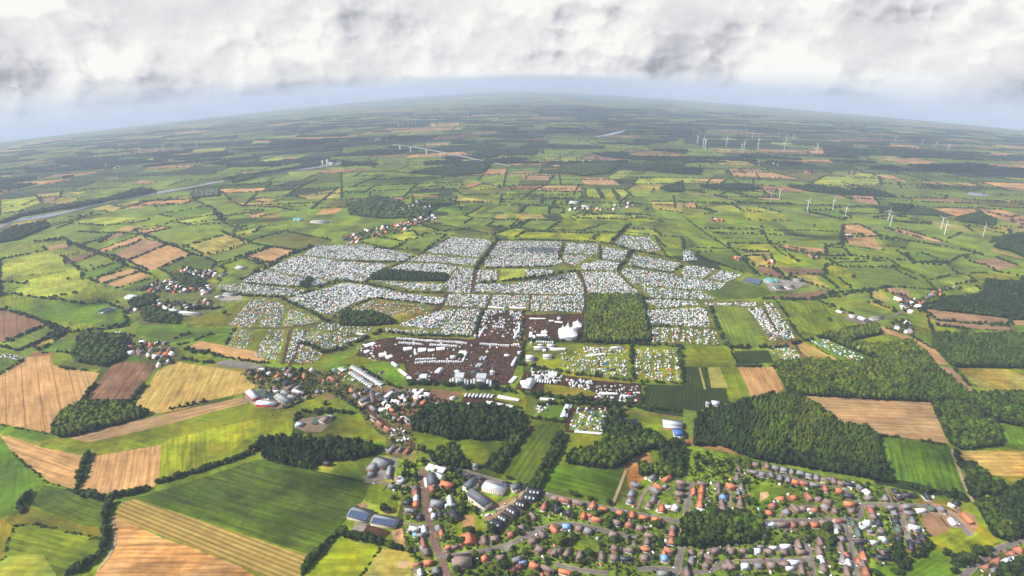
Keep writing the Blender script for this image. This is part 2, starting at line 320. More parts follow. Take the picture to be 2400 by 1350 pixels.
# ================================================================== THE LAND
C_ = dict(g1=(160,172,46), g2=(126,146,38), g3=(90,114,20), g4=(152,148,52), g5=(132,146,42), g6=(104,142,28), t1=(216,168,114), t2=(188,146,112),
          t3=(208,174,100), t4=(200,160,116), c1=(98,120,50), c2=(130,152,64), b=(152,116,94), m=(84,62,56), y=(165,156,148), o=(120,124,56), s=(226,186,142),
          w=(66,88,42), l=(168,184,76), k=(124,150,58), h=(182,172,92), gr=(150,145,140))
FIELDS = '''
g5 crop D 0,230 300,180 480,200 800,310 880,360 870,400 650,470 830,540 930,610 880,690 900,800 500,840 350,780 60,684 0,680
l grass D 0,330 300,270 440,300 560,400 640,470 560,560 300,600 0,560
g6 grass D 60,684 300,600 600,640 700,620 890,680 880,790 700,800 500,760 350,776
k grass D 0,480 180,500 100,560 0,590
b tram D 0,682 50,680 350,775 200,840 20,910 0,905
c2 corn D 15,935 150,860 330,790 420,830 410,860 290,900 200,940 100,965
h grass D 210,935 330,880 400,890 290,960
g6 grass D 290,960 400,890 560,870 540,960 430,970 300,985
g3 grass D 0,1045 110,1060 0,1130
t2 stubble D 300,240 480,210 495,235 330,262
b stubble D 455,325 640,280 680,290 600,320 455,365
t1 stubble D 670,265 970,158 1020,175 930,220 730,275
t2 stubble D 785,295 930,225 1020,176 1165,218 1130,240 930,320 880,333
t1 tram D 895,340 1160,228 1195,225 1350,285 1130,385 1050,405
t1 stubble D 800,125 890,90 1015,95 930,125
t1 stubble D 960,128 1100,95 1190,97 1050,145 1000,148
t2 stubble D 690,208 780,160 810,140 880,138 870,152 760,190
t1 tram D 630,470 950,385 985,400 740,480 700,495
t1 tram D 740,495 990,412 1060,435 830,525
c2 grass D 1020,150 1200,105 1560,125 1590,150 1300,235 1180,215
h crop D 1305,235 1590,150 1770,205 1500,290 1420,285
c2 corn D 1500,295 1770,215 1900,235 1640,320 1540,335
o corn D 1800,190 2030,135 2330,190 2300,235 2120,262
t1 stubble D 1735,305 1920,238 2100,268 1890,355
c1 corn D 1115,390 1350,290 1530,345 1490,390 1420,410 1300,380 1200,430
g2 grass D 1550,375 1700,315 1870,370 1800,390 1600,400
g5 grass D 1450,480 1500,430 1580,410 1530,490
c1 corn D 850,535 1110,445 1120,480 1010,540 930,555
c2 grass D 470,370 640,310 780,320 560,400
g6 grass D 580,420 860,335 870,370 650,455 580,465
l grass D 490,70 650,30 860,30 1060,40 1000,60 730,90
k grass D 440,170 640,140 830,140 560,230 480,215
l grass D 1200,60 1560,5 1560,60 1340,80
c2 grass D 1600,100 1740,90 1640,130
l grass D 1640,140 1830,95 1800,130 1660,165
c1 grass D 1700,170 1960,110 2020,125 1760,195
g2 crop D 1730,60 1960,55 2190,95 2100,110 1900,90
c2 crop D 1300,90 1560,75 1700,120 1600,140 1400,130
g6 grass D 975,792 1290,780 1310,800 1650,812 1590,930 1480,900 1350,900 1240,910 1050,890 950,840
c1 corn D 990,850 1050,835 1480,835 1420,860 1240,905 1180,905
o grass D 1310,780 1340,740 1560,690 1700,620 1650,790 1560,800
t1 stubble D 1330,935 1420,900 1790,970 1890,1050 1830,1055 1560,1000 1390,975
g5 grass D 1290,985 1500,1020 1500,1050 1310,1020
g6 grass D 860,1045 900,1005 960,1010 990,1040
o grass D 380,1060 460,1035 550,1070 540,1100 390,1085
t1 tram D 0,1140 200,1010 355,1003 375,1070 700,1125 A 640,30 570,110 530,165 440,250 385,355 250,325 0,282
b crop D 800,1060 870,1045 1100,1060 1050,1150 A 1010,0 915,150 860,165 740,165 620,150 600,110 680,0 D 720,1150
t3 stubble D 1245,1040 1330,1060 1500,1080 1700,1120 1760,1190 1815,1210 A 1820,10 1700,70 1500,110 1290,180 1060,215 945,160 1050,0 D 1110,1110
t4 stubble A 505,385 600,345 1050,240 1300,180 1700,95 1745,135 1600,170 1300,255 1000,330 700,400 600,410
g6 grass A 0,285 385,355 400,375 300,410 0,350
g5 grass A 280,412 400,375 505,385 600,410 700,400 1000,330 1300,255 1600,170 1745,135 1760,165 1960,180 N 560,580 900,440 1110,380 1290,410 1450,480 1570,580 1320,580 1180,520 1100,540 950,570 860,600 740,680 700,900 A 2060,380 1900,410 1780,480 1750,500 1590,560 1480,580 1100,690 1140,430 720,495 580,495
g2 grass A 330,430 620,450 900,420 1400,300 1500,285 1100,380 800,450 620,480 500,470
g1 grass A 1450,325 1800,250 2050,250 2060,375 1900,410 1770,490 1590,560 1450,590
g1 crop A 1140,430 1200,390 1440,330 1447,580 1100,690
t1 stubble A 0,365 60,368 300,450 590,505 530,745 350,690 250,610 100,490
t1 stubble A 650,510 1135,430 1112,690 1080,730 960,740 850,760 720,780 600,760 570,745 640,600
g6 grass A 0,365 60,460 150,560 310,690 200,830 110,900 0,940
g3 crop A 310,710 470,745 560,775 640,800 770,845 740,900 720,1010 600,1000 200,850
o grass A 110,900 200,860 600,1000 720,1020 720,1100 550,1060 250,990 90,1000 20,960
g2 crop A 95,1000 250,990 720,1100 715,1150 680,1220 590,1290 500,1355 0,1355 0,1250 40,1210
l grass A 0,1250 40,1210 300,1200 400,1355 0,1355
g4 grass A 0,950 30,960 90,1005 60,1120 40,1210 0,1250
t1 crop A 790,925 860,950 1130,1080 1370,1160 1700,1290 1850,1390 650,1390 690,1300 780,1200 790,1050
t3 swath A 860,835 950,812 1150,880 1400,960 1700,1060 2000,1160 2200,1215 2110,1370 1870,1365 1700,1280 1400,1165 1100,1050 800,925
g3 crop A 950,805 1240,720 1480,640 1780,540 1860,530 2100,585 2400,650 B 200,680 235,700 150,820 0,990 A 2330,1080 2200,1210 1700,1050 1400,950 1150,870
g1 grass B 0,1100 30,1090 130,1120 280,1150 150,1390 A 2100,1390 2200,1280
h grass B 275,1155 520,1190 480,1390 140,1390
g2 grass B 0,130 20,120 120,190 100,200 0,200
b yard N 1170,350 1290,405 1220,440 1105,385
g5 grass N 860,870 760,960 1000,960 1400,990 1760,1050 1950,1150 1940,960 1760,860 1640,680 1370,670 1290,780 1000,850
g6 grass N 1400,960 1700,960 1940,1010 1950,1150 1760,1050
c1 corn B 1400,275 1560,290 1540,370 1480,470 1420,600 1380,680 1340,730 1100,630 1180,500 1290,350
g5 grass B 1570,340 1840,360 1830,440 1740,470 1600,540 1620,570 1470,570 1530,450
g6 crop B 1480,575 1720,570 1780,600 1970,620 1960,700 1910,850 1860,840 1540,750 1400,720 1420,640
g2 grass B 520,360 640,370 770,400 760,450 650,500 600,480 560,430
g2 grass B 820,440 960,420 1060,430 1040,500 1060,560 930,560 830,500
g2 grass B 1960,190 2400,240 2400,285 2200,270 1950,230
b yard B 1960,184 2400,232 2400,240 1960,192
g4 grass B 1430,20 1740,40 1800,70 1780,85 1450,80
g4 grass B 800,55 1000,70 1310,110 1290,190 1250,150 1000,90 830,80
m mud B 870,80 1000,90 1250,160 1200,190 1000,190 830,140
b yard B 30,60 300,20 640,40 860,60 640,230 450,330 300,200 150,170
g2 grass B 100,540 250,510 260,560 190,640 140,640
y yard B 270,515 390,520 400,560 350,670 180,690 150,660 190,640 260,550
g2 grass B 200,700 400,690 390,880 170,830 165,800
g5 grass B 800,940 850,920 940,915 1030,1020 900,1060 850,1085 810,1080
t2 yard B 850,925 930,925 940,1010 850,1015
t2 yard B 110,850 160,835 190,850 150,885
s yard B 410,1245 490,1250 460,1300 395,1290
y yard B 60,1050 110,975 185,985 140,1065
m mud B 185,985 350,1040 280,1110 140,1070
t2 mud B 350,1040 430,1010 440,1060 460,1170 370,1110
g2 grass B 1590,1120 1800,1130 1760,1200 1640,1180 1580,1160
g2 grass B 760,640 900,680 860,710 740,690
t2 yard B 1000,950 1100,900 1230,790 1260,780 1300,840 1230,900 1150,980 1000,960
t2 yard B 1060,850 1180,810 1240,800 1150,880 1050,890
g4 grass B 980,790 1080,800 1090,830 1010,825
t4 stubble C 815,85 1740,125 1860,405 1855,420 1520,375 1360,360 1260,345 1180,300 1060,280 1050,240 950,165
g6 crop C 1350,375 1520,385 1880,445 1900,520 2010,800 1830,760 1650,700 1470,670 1440,630 1410,560
t3 crop C 1930,475 2450,470 2450,650 2100,650 2000,600
g6 grass C 2180,270 2450,320 2450,430 2240,430
t1 stubble F 390,1085 640,1083 715,1235 660,1270 490,1312
t2 stubble F 1795,1085 1885,1085 2150,1345 2060,1320 1905,1215
h grass F 1935,1085 2280,1100 2450,1160 2450,1290 2150,1290 2050,1200
g4 grass C 1640,790 1700,800 1940,840 2220,1110 1950,1265 1840,1190 1740,1090 1690,1000 1620,870
g1 grass C 1740,1090 1900,1010 2090,1060 2220,1110 1950,1265
t2 yard C 1700,830 1830,850 1960,940 1850,1050 1740,1080 1680,980
t2 yard C 1900,880 2050,920 2080,1000 2040,1060 1960,1010
y yard C 1950,1010 2000,1010 2055,1060 2000,1080
g6 crop C 1560,1300 1780,1165 1940,1290 1870,1390 1570,1390
g2 grass C 1500,1180 1740,1110 1760,1140 1540,1290 1510,1240
g6 grass C 1365,1265 1490,1265 1510,1390 1370,1390
g6 grass C 465,700 600,720 750,770 740,800 640,830 560,900 520,900 500,850 530,790 480,760
s yard C 545,765 600,760 610,790 580,810 550,830 540,820
g6 grass C 870,760 1000,790 1150,860 1100,870 990,810 880,790
t1 yard C 2080,810 2200,805 2180,830 2070,835
l grass C 2080,760 2180,770 2150,805 2080,810
g4 grass C 2230,650 2450,650 2450,740 2320,700
g1 grass C 2150,880 2230,880 2220,960 2150,900
g2 grass C 2100,1230 2230,1150 2330,1140 2450,1090 2450,1390 1950,1390
y yard B 1240,1010 1480,1000 1440,1100 1300,1090
g5 grass E 0,1000 150,1010 280,1040 180,1050 0,1065
g6 grass E 130,1065 340,1050 450,1200 420,1220 300,1180
g6 grass D 2250,1080 2400,1000 E 0,1065 130,1065 0,1110 D 2300,1110
gr yard D 1530,1050 1620,1030 1840,1070 1830,1110 1540,1070
c2 grass E 130,190 250,165 450,205 350,255 210,245
c2 corn E 380,250 600,145 740,155 580,270
l grass E 360,150 500,125 560,170 420,200
c1 grass E 570,90 680,75 900,110 720,130
c2 corn E 870,70 920,35 1080,45 1010,95
c2 corn E 1040,95 1090,50 1240,45 1200,95
c1 corn E 1220,100 1270,60 1310,45 1260,95
c2 corn E 1260,95 1330,50 1520,55 1440,120
g5 grass E 1460,115 1540,60 1760,80 1700,120
c2 corn E 1750,120 1850,75 1990,75 1960,135
g1 grass E 1070,150 1180,110 1290,110 1220,165
g1 grass E 1220,172 1300,130 1780,145 1740,190
g1 crop E 1770,190 1820,145 1950,145 1880,205
l grass E 2010,110 2200,120 2250,160 2030,150
g2 grass E 2200,165 2400,175 2400,255 2280,240
l grass E 1620,20 1980,5 2200,20 2000,45 1640,35
c1 grass F 90,280 200,270 420,310 510,430 320,380 160,330
h grass F 440,305 560,295 600,360 500,375
b stubble F 510,378 650,380 740,470 560,430
b stubble F 670,380 990,395 1000,435 750,430
t1 stubble F 640,215 1000,250 1020,290 900,280 700,250
t1 stubble F 1010,240 1140,250 1175,300 1020,300
t1 stubble F 1130,82 1240,80 1400,165 1120,145
t1 stubble F 1125,170 1340,170 1420,262 1160,215
g1 grass F 320,215 600,215 660,268 330,255
g1 grass F 620,290 740,290 820,345 700,370 640,350
h grass F 740,435 930,435 1055,545 840,480
g5 grass F 980,440 1090,455 1190,530 1090,530
g1 grass F 1000,365 1130,375 1210,440 1190,455 1010,430
c2 corn F 1120,380 1500,400 1640,470 1770,540 1230,530 1120,450
k grass F 1000,215 1500,260 1600,330 1500,330 1180,300 1010,300
c2 grass F 600,150 870,165 1100,150 1120,215 1000,240 720,210 600,200
c2 grass F 150,110 540,115 560,150 200,140
k grass F 1000,320 1400,330 1500,380 1120,380
c1 grass F 1380,180 1600,200 1560,250 1430,230
g6 grass F 1570,280 1700,290 1860,345 1620,345
c2 corn F 1610,355 1860,370 1920,420 1740,455
b stubble F 540,600 960,545 1060,560 900,610 700,600
c1 corn F 150,530 400,480 560,520 640,560 500,600 250,610
g2 crop F 680,625 930,625 1180,720 1240,780 1000,850 850,875 760,760
c2 corn F 190,665 440,660 590,930 330,945 250,820
c2 grass F 940,610 1300,545 1340,625 1500,700 1540,720 1300,735 1200,715
h grass F 1300,550 1390,540 1470,620 1330,630
h grass F 1300,632 1420,632 1480,680 1440,680
t2 stubble F 1400,535 1480,525 1590,545 1600,590 1480,570
g6 grass F 1790,610 1850,570 1920,590 1840,635
l grass F 1960,540 2050,505 2110,550 2080,580
g5 grass F 1620,735 1720,740 1780,900 1700,880 1640,840
t2 stubble F 1670,670 1900,690 2290,745 2305,785 2100,775 1780,740
t2 stubble F 1775,755 2000,775 2300,800 2305,830 2000,810 1780,790
t1 stubble F 2310,750 2450,755 2450,790 2330,785
t1 stubble F 1350,795 1400,795 1750,930 1870,1065 1780,1065 1700,960 1600,900 1450,850
t3 stubble F 795,920 870,912 1170,1068 960,1065 860,1000
t2 stubble F 2010,340 2200,315 2360,370 2190,400 2130,370
t1 stubble F 2150,255 2180,250 2450,335 2300,300
g1 grass F 2010,430 2170,405 2380,450 2390,495 2200,480
l grass F 1790,470 2000,440 2060,480 1900,505
k grass F 2000,300 2080,300 2060,330 1980,320
g5 grass F 1750,800 1900,810 1950,835 1760,835
h grass F 1970,835 2300,845 2300,875 2050,860
g5 grass F 0,952 320,955 370,1075 250,1070 0,1080
w orchard F 0,1080 250,1085 320,1220 440,1310 C 290,0 330,130 100,190 0,180
g2 grass F 255,1080 375,1078 450,1300 325,1310
h yard F 110,1085 124,1085 165,1240 150,1240
h yard F 175,1085 260,1085 320,1230 200,1230
w orchard F 360,970 600,965 640,1050 390,1065
w orchard E 2150,1205 2400,1215 2400,1350 2110,1350
w orchard B 2130,160 2400,10 2400,160 2400,235 2130,190
g1 grass F 1230,890 1400,860 1500,910 1450,925 1300,910
'''
FAR = '''
t1 stubble I 60,830 170,805 315,810 270,840
t1 stubble I 325,760 640,765 820,810 700,805 350,790
t2 stubble I 320,735 560,745 600,765 330,757
t3 stubble I 1140,860 1300,865 1450,900 1200,880
t2 stubble I 1185,925 1340,930 1380,990 1230,975
t2 stubble I 1055,920 1150,925 1140,945 1080,945
t1 stubble I 1325,775 1480,785 1590,830 1400,810
t1 stubble I 1650,825 1850,835 1950,862 1750,845
t1 stubble I 890,590 960,592 1050,618 950,605
t3 stubble I 1920,830 2050,845 2110,865 1990,855
t2 stubble I 2000,1010 2100,1015 2350,1070 2300,1080 2060,1030
h stubble I 1755,1105 1970,1135 2040,1180 1850,1170 1790,1150
t1 stubble I 1430,1160 1550,1165 1850,1255 1700,1235
t2 stubble I 720,610 880,615 870,632 740,625
t1 stubble I 2260,955 2400,975 2400,990 2300,975
t2 stubble I 2310,1095 2400,1105 2400,1140 2330,1120
t3 stubble I 1360,640 1480,645 1420,658
t3 stubble I 1300,675 1440,670 1450,682
t2 stubble I 1160,745 1270,755 1180,760
t2 stubble I 850,750 905,750 905,775 850,770
t2 stubble I 1170,760 1215,762 1200,782 1168,778
t1 stubble I 0,665 110,668 110,678 0,676
t2 stubble I 565,885 660,888 650,905 580,905
g1 grass I 430,1050 720,1060 760,1105 450,1100
l grass I 90,980 350,990 420,1040 240,1035 100,1010
g5 grass I 0,1010 100,1020 240,1040 150,1060 0,1075
l grass I 390,990 540,1010 700,1050 560,1045 430,1030
g6 grass I 850,1030 1060,1030 1150,1080 1130,1100
c2 crop I 1190,1075 1360,1060 1500,1060 1740,1130 1480,1110
g6 grass I 880,1050 1000,1020 1140,1060 1180,1090
c2 grass I 1060,1010 1380,1010 1400,1060 1180,1080
l grass I 1000,790 1380,800 1390,850 1200,850 1150,870 900,840
g5 grass I 1390,810 1500,820 1520,865 1400,860
c2 grass I 1520,830 1700,850 1800,880 1530,870
c2 grass I 320,800 530,820 900,865 700,865 400,845
k grass I 60,890 260,880 560,960 300,940
c2 grass I 420,890 560,890 560,930 440,930
h grass I 100,590 400,598 620,622 300,615
c1 grass I 780,620 900,640 1200,660 1180,680 900,660
h grass I 140,510 380,530 380,540 180,525
k grass I 1400,940 1640,950 2010,990 1800,1020 1500,990
g5 grass I 1340,1080 1560,1060 1750,1120 1600,1120
c2 grass I 1960,1190 2200,1180 2310,1210 2150,1260 1860,1230
g1 grass I 1990,1140 2300,1170 2310,1215 2100,1190
c1 grass I 1700,900 1860,930 1840,950 1620,940
g5 grass I 130,740 300,745 310,775 140,775
t2 stubble H 1160,710 1220,675 1470,680 1400,712
b stubble H 1650,670 1790,625 2020,635 2055,683 1880,682
b stubble H 1970,610 2060,597 2050,620 1960,620
b stubble H 2060,620 2240,610 2290,640 2070,635
b stubble H 2250,610 2400,620 2400,640 2300,630
b stubble H 2270,655 2380,660 2380,685 2290,680
c1 stubble H 2050,640 2260,655 2280,690 2060,690
t1 stubble H 1350,890 1440,855 1680,860 1685,900
t2 stubble H 1300,787 1490,785 1460,812 1300,810
t1 stubble H 1695,800 1900,808 1960,850 1840,850 1695,845
t2 stubble H 1190,757 1330,758 1420,772 1300,775
t2 stubble H 310,960 330,935 480,940 400,965
t2 stubble H 490,920 680,928 680,937 500,930
t1 stubble H 1485,710 1550,712 1540,728 1490,722
t1 stubble H 1635,713 1710,716 1700,728 1640,724
t2 stubble H 740,640 930,635 860,662 760,655
t1 stubble H 580,562 745,555 740,572 600,572
t2 stubble H 830,553 950,532 900,550
t2 stubble H 340,580 400,556 420,572 380,584
t2 stubble H 660,425 780,420 760,437 680,437
t2 stubble H 1240,460 1430,460 1400,470 1260,470
t2 stubble H 1700,442 1850,436 1850,442 1720,447
t2 stubble H 1960,548 2060,545 2060,556 1980,556
t2 stubble H 1710,570 1790,566 1780,576 1720,576
k grass H 1500,785 1680,790 1680,860 1440,855
k grass H 1290,935 1350,893 1690,903 1690,945
l grass H 1870,800 1940,750 2050,750 1970,810
c2 grass H 2050,760 2140,765 2200,810 2010,800
g1 grass H 1710,880 1790,878 1830,945 1720,940
g1 grass H 1810,880 1900,880 1950,965 1850,950
l grass H 1905,880 1990,885 2050,940 1960,940
g1 grass H 2010,870 2200,880 2180,910 2050,910
c2 corn H 1110,970 1200,940 1420,935 1400,975 1280,990
g6 grass H 1420,950 1510,945 1480,1000 1410,990
g2 grass H 1520,955 1600,950 1580,980 1510,985
c2 corn H 1030,1040 1120,995 1250,1000 1240,1045
c2 corn H 1260,1050 1300,1000 1460,1005 1460,1060
k corn H 1470,1010 1560,1015 1560,1050 1470,1055
g1 grass H 1600,1080 1700,1050 1980,1060 2260,1110 2100,1105 1640,1100
c2 grass H 540,960 780,965 770,985 560,985
h grass H 750,950 860,940 1060,955 1040,975 800,970
g1 grass H 870,1070 990,1005 1030,1008 900,1075
g6 grass H 640,1040 700,1000 880,1010 830,1040
g5 grass H 430,1000 580,990 520,1012
k grass H 0,765 300,760 700,775 860,850 540,870 0,925
g6 grass H 0,900 300,895 560,870 520,890 0,935
c1 corn H 780,780 1000,780 960,820 800,800
k grass H 1000,790 1270,790 1230,870 1120,870 980,840
g1 grass H 870,885 1000,845 1110,848 1110,878 980,885
g5 grass H 540,870 720,865 700,885 560,885
h grass H 2170,970 2400,970 2400,1050 2200,1020
g5 grass H 2010,1010 2150,1015 2140,1030 2020,1030
h grass H 900,655 1160,650 1500,655 1640,640 1500,670 940,668
c2 grass H 1580,580 1800,585 1760,600 1560,595
h grass G 640,1020 760,990 850,1010 780,1045
h grass G 820,990 960,960 980,970 860,1005
t1 stubble G 870,1020 920,995 1010,990 1000,1010
t1 stubble G 1755,1065 1850,1045 1895,1060 1780,1085
t2 stubble G 945,830 1010,815 1110,830 1000,850
t2 stubble G 735,805 840,795 840,805
b stubble G 1410,690 1580,655 1590,675 1420,700
b stubble G 1230,700 1390,680 1380,705 1240,718
t2 stubble G 1030,690 1190,672 1100,695
t2 stubble G 695,700 815,685 800,695
b stubble G 885,690 1070,640 1080,645 920,690
b stubble G 2060,870 2110,845 2130,850 2100,880
t1 stubble G 1770,955 1850,945 2000,958 1850,975
b stubble G 870,605 1180,590 1350,600 1250,635 1000,640
t2 stubble G 1050,970 1300,935 1340,935 1100,980
t2 stubble G 1700,760 1760,757 1740,770 1710,768
t2 stubble G 0,785 80,782 40,795 0,795
b stubble G 0,895 70,885 60,905 0,922
h grass G 240,920 440,900 420,930 260,935
h grass G 460,905 620,895 540,922 480,918
t2 stubble G 280,945 440,930 380,962 300,965
l grass G 0,960 250,930 300,980 100,1050 0,1070
k grass G 690,900 900,840 1080,870 800,925 700,920
c2 grass G 1360,960 1560,900 1620,960 1480,1010
c2 crop G 1480,1000 1700,1030 1850,1030 1560,1075
h grass G 1640,975 1800,975 2050,985 1900,1010 1700,1000
l grass G 1220,1105 1500,1045 1560,1100 1350,1120
g6 grass G 1110,1060 1300,1030 1460,1000 1490,1030 1200,1080
k grass G 1080,1010 1340,975 1480,1010 1150,1050
k grass G 1100,950 1200,940 1160,965
l grass G 1820,680 1960,650 2080,680 1900,690
h grass G 2060,930 2400,880 2400,940 2150,950
g6 grass G 1950,1010 2150,1000 2250,1010 2100,1040
k grass G 1620,840 2000,770 2100,800 1900,870 1640,880
k grass G 0,1210 250,1110 460,1080 640,1040 640,1060 400,1160 100,1250 0,1260
'''
CAMPG = '''
o mud D 1520,500 1690,480 1990,320 2230,225 2400,222 E 180,222 600,262 780,160 1060,182 1300,190 1800,205 1970,150 2170,165 2300,295 2400,330 F 70,365 430,430 300,520 240,612 520,625 650,628 820,880 600,935 280,935 E 2180,915 1720,905 1280,910 890,890 300,860 0,960 D 2290,1000 2200,1065 1990,1060 1780,1000 1590,930 1680,815 1590,790 1750,590 1560,540
o mud E 830,150 960,110 1100,125 1060,160 1000,170
m mud E 100,1000 160,910 300,880 420,870 890,885 1290,910 1290,960 1230,1080 1180,1210 900,1205 480,1200 440,1060 280,1040 180,1030
m mud E 1290,715 1710,705 1700,905 1290,900
m mud E 1000,685 1290,685 1280,905 930,890
m mud E 930,395 965,400 935,500 915,560 895,560
m mud E 1650,400 1675,400 1730,500 1735,580 1715,710 1690,710 1710,580 1700,490
m mud E 640,690 740,560 760,565 720,650 690,690
l grass E 1120,392 1290,392 1285,468 1110,472
g5 grass E 1300,915 2030,935 2060,1170 1790,1160 1560,1110 1290,1060
g5 grass E 2060,940 2370,950 2400,1200 2070,1180
m mud E 1290,1120 1540,1140 1790,1170 2110,1200 2110,1350 1800,1330 1420,1260 1220,1240
g4 grass E 1430,1200 1700,1230 1760,1260 1600,1290 1420,1260
g4 grass E 1560,1110 1800,1160 2040,1180 2030,1200 1780,1175 1550,1130
m mud B 1570,170 1910,155 1860,360 1580,340 1560,260
g2 grass B 1640,200 1860,180 1810,345 1600,325
g6 grass B 1340,235 1400,150 1620,160 1560,265
g5 grass F 600,945 780,930 860,1050 690,1060
g6 grass F 870,890 1000,880 1400,1050 1230,1075
o grass D 2190,700 2400,600 2400,730
g4 grass E 60,705 300,730 420,705 620,690 400,790 300,800
g5 grass D 1600,930 1680,812 2020,815 1960,1050 1790,1000
g5 grass D 1975,790 2040,665 2260,750
'''
def poly_lines(s):
    for l in s.strip().split('\n'):
        c, k, rest = l.split(' ', 2); yield c, k, rest
# --- far patchwork of small fields (the ground itself): the land split again and again into plots
def split(q, out, depth):
    a, b, c, d = q
    w = (np.linalg.norm(b-a)+np.linalg.norm(c-d))/2; h = (np.linalg.norm(d-a)+np.linalg.norm(c-b))/2
    dist = np.linalg.norm((a+c)/2); lim = 150+dist*.025
    if depth > 18 or (w < lim*1.7 and h < lim) or (random.random() < .08 and w < lim*2.4 and h < lim*1.5): out.append(q); return
    t1, t2 = (random.uniform(.38, .62) for _ in range(2))
    if w/1.6 > h: m, n = a+(b-a)*t1, d+(c-d)*t2; split((a, m, n, d), out, depth+1); split((m, b, c, n), out, depth+1)
    else: m, n = a+(d-a)*t1, b+(c-b)*t2; split((a, b, n, m), out, depth+1); split((m, n, c, d), out, depth+1)
CELLS = []
for gy in range(0, 8):
    for gx in range(-6, 6):
        s = 1500.; y0 = 700+gy*s
        rnd = lambda i, j: np.array([math.sin(i*12.9+j*78.2)*43758.5 % 1-.5, math.sin(i*39.3+j*11.1)*24634.6 % 1-.5])*300
        c4 = [np.array([(gx+i)*s*(1+.0), y0+j*s])+rnd(gx+i, gy+j) for i, j in ((0,0),(1,0),(1,1),(0,1))]
        split(tuple(c4), CELLS, 0)
FARC = [(.24,'k'),(.2,'c2'),(.12,'c1'),(.1,'w'),(.09,'g2'),(.07,'l'),(.04,'h'),(.05,'t2'),(.04,'t1'),(.02,'b'),(.03,'o')]
def rc():
    r = random.random()
    for p, k in FARC:
        r -= p
        if r < 0: return k
    return 'k'
V = []; Fq = []; cc = []; uv = []
for q in CELLS:
    dq = np.linalg.norm((q[0]+q[2])/2); kc = rc(); kc = random.choice(['w', 'w', 'c1', 'k']) if dq > 4300 and random.random() < .55 and kc not in ('t1', 't2') else kc
    col = alb(np.array(C_[kc])*random.uniform(.82, 1.0)); n = 4; e = q[1]-q[0]; an = math.atan2(e[1], e[0]); base = len(V)
    for j in range(n+1):
        for i in range(n+1):
            p = (q[0]*(1-i/n)+q[1]*i/n)*(1-j/n)+(q[3]*(1-i/n)+q[2]*i/n)*j/n
            V.append((p[0], p[1], gz(*p)+.12)); uv.append((-p[0]*math.sin(an)+p[1]*math.cos(an), p[0]*math.cos(an)+p[1]*math.sin(an)))
    for j in range(n):
        for i in range(n):
            k = base+j*(n+1)+i; Fq.append((k, k+1, k+n+2, k+n+1)); cc.append(col)
link('farmland', mk_mesh('farmland', V, [np.array(Fq)], [np.array(cc)], uv), field_mat('grass'), kind='structure')
# --- base ground to the horizon
m, nt, bs = newmat('far_land')
geo = N_(nt, 'ShaderNodeNewGeometry').outputs['Position']
vo = N_(nt, 'ShaderNodeTexVoronoi'); vo.inputs['Scale'].default_value = .0028; nt.links.new(geo, vo.inputs['Vector'])
rmp = N_(nt, 'ShaderNodeValToRGB'); nt.links.new(N_(nt, 'ShaderNodeSeparateColor').outputs[0], rmp.inputs[0]); 
sepc = nt.nodes['Separate Color'] if 'Separate Color' in nt.nodes else [n for n in nt.nodes if n.type == 'SEPARATE_COLOR'][0]
nt.links.new(vo.outputs['Color'], sepc.inputs[0])
el = rmp.color_ramp.elements; el[0].position = 0; rmp.color_ramp.interpolation = 'CONSTANT'
stops = [(0, C_['k']), (.25, C_['w']), (.42, C_['c2']), (.6, C_['w']), (.7, C_['g2']), (.8, C_['h']), (.87, C_['t2']), (.95, C_['t1'])]
for i, (p, c) in enumerate(stops):
    e = el[i] if i < 2 else el.new(p)
    e.position = p; e.color = (*alb(c), 1)
fo = maprange(nt, noise(nt, geo, .0006, 5, .65), .5, .56, 0, 1)
col = mixc(nt, fo, rmp.outputs[0], tuple(alb((48,68,38))))
nt.links.new(col, bs.inputs['Base Color'])
g = np.concatenate([-np.geomspace(60000, 60, 60), np.linspace(-50, 50, 3), np.geomspace(60, 60000, 60)])
X, Y = np.meshgrid(g, np.concatenate([[-3000, -1500, 0], np.geomspace(100, 60000, 130)]))
nx = len(g); V = np.stack([X.ravel(), Y.ravel(), gz(X.ravel(), Y.ravel())-np.minimum(.05*np.hypot(X, Y).ravel()*.01+.02, 6)], 1)
i, j = np.meshgrid(np.arange(nx-1), np.arange(X.shape[0]-1)); k = (j*nx+i).ravel()
link('ground', mk_mesh('ground', V, [np.stack([k, k+1, k+nx+1, k+nx], 1)]), m, kind='structure')
# a green sheet under everything near
sheet('meadow', gpts('Z -500,1800 -300,640 0,545 400,490 1000,452 1600,455 2000,480 2500,570 2900,800 2900,1800'), (128,154,54), 'grass', z=.2)
AUTOH = []
def field(c, k, r):
    q = np.array(gpts(r)); sheet('field', q, C_[c], k)
    if np.linalg.norm(q.mean(0)) > 1500 and k not in ('mud', 'yard'):
        for a, b in zip(q, np.roll(q, -1, 0)):
            if random.random() < .52: AUTOH.append(along([a, b], 8 if np.linalg.norm(a) < 3500 else 13, .8))
for c, k, r in poly_lines(FAR): field(c, k, r)
sheet('village_green', gpts('B 330,500 560,540 700,560 1000,650 1500,800 1900,880 C 0,420 100,440 500,520 1250,680 1640,760 1950,840 1690,1000 1740,1090 1500,1180 1380,1390 B 500,1390 460,1170 440,1000 420,700'), (128,150,60), 'mud')
sheet('village_green', gpts('D 900,690 920,640 1200,430 1300,380 1540,420 1560,470 1500,540 1700,590 1560,680 1340,740 1270,790 1000,790'), (112,120,66), 'mud')
sheet('village_green', gpts('D 700,860 900,850 1050,900 1260,950 1300,1040 1110,1080 860,1040 740,1090 540,1100 500,1000'), (112,120,62), 'mud')
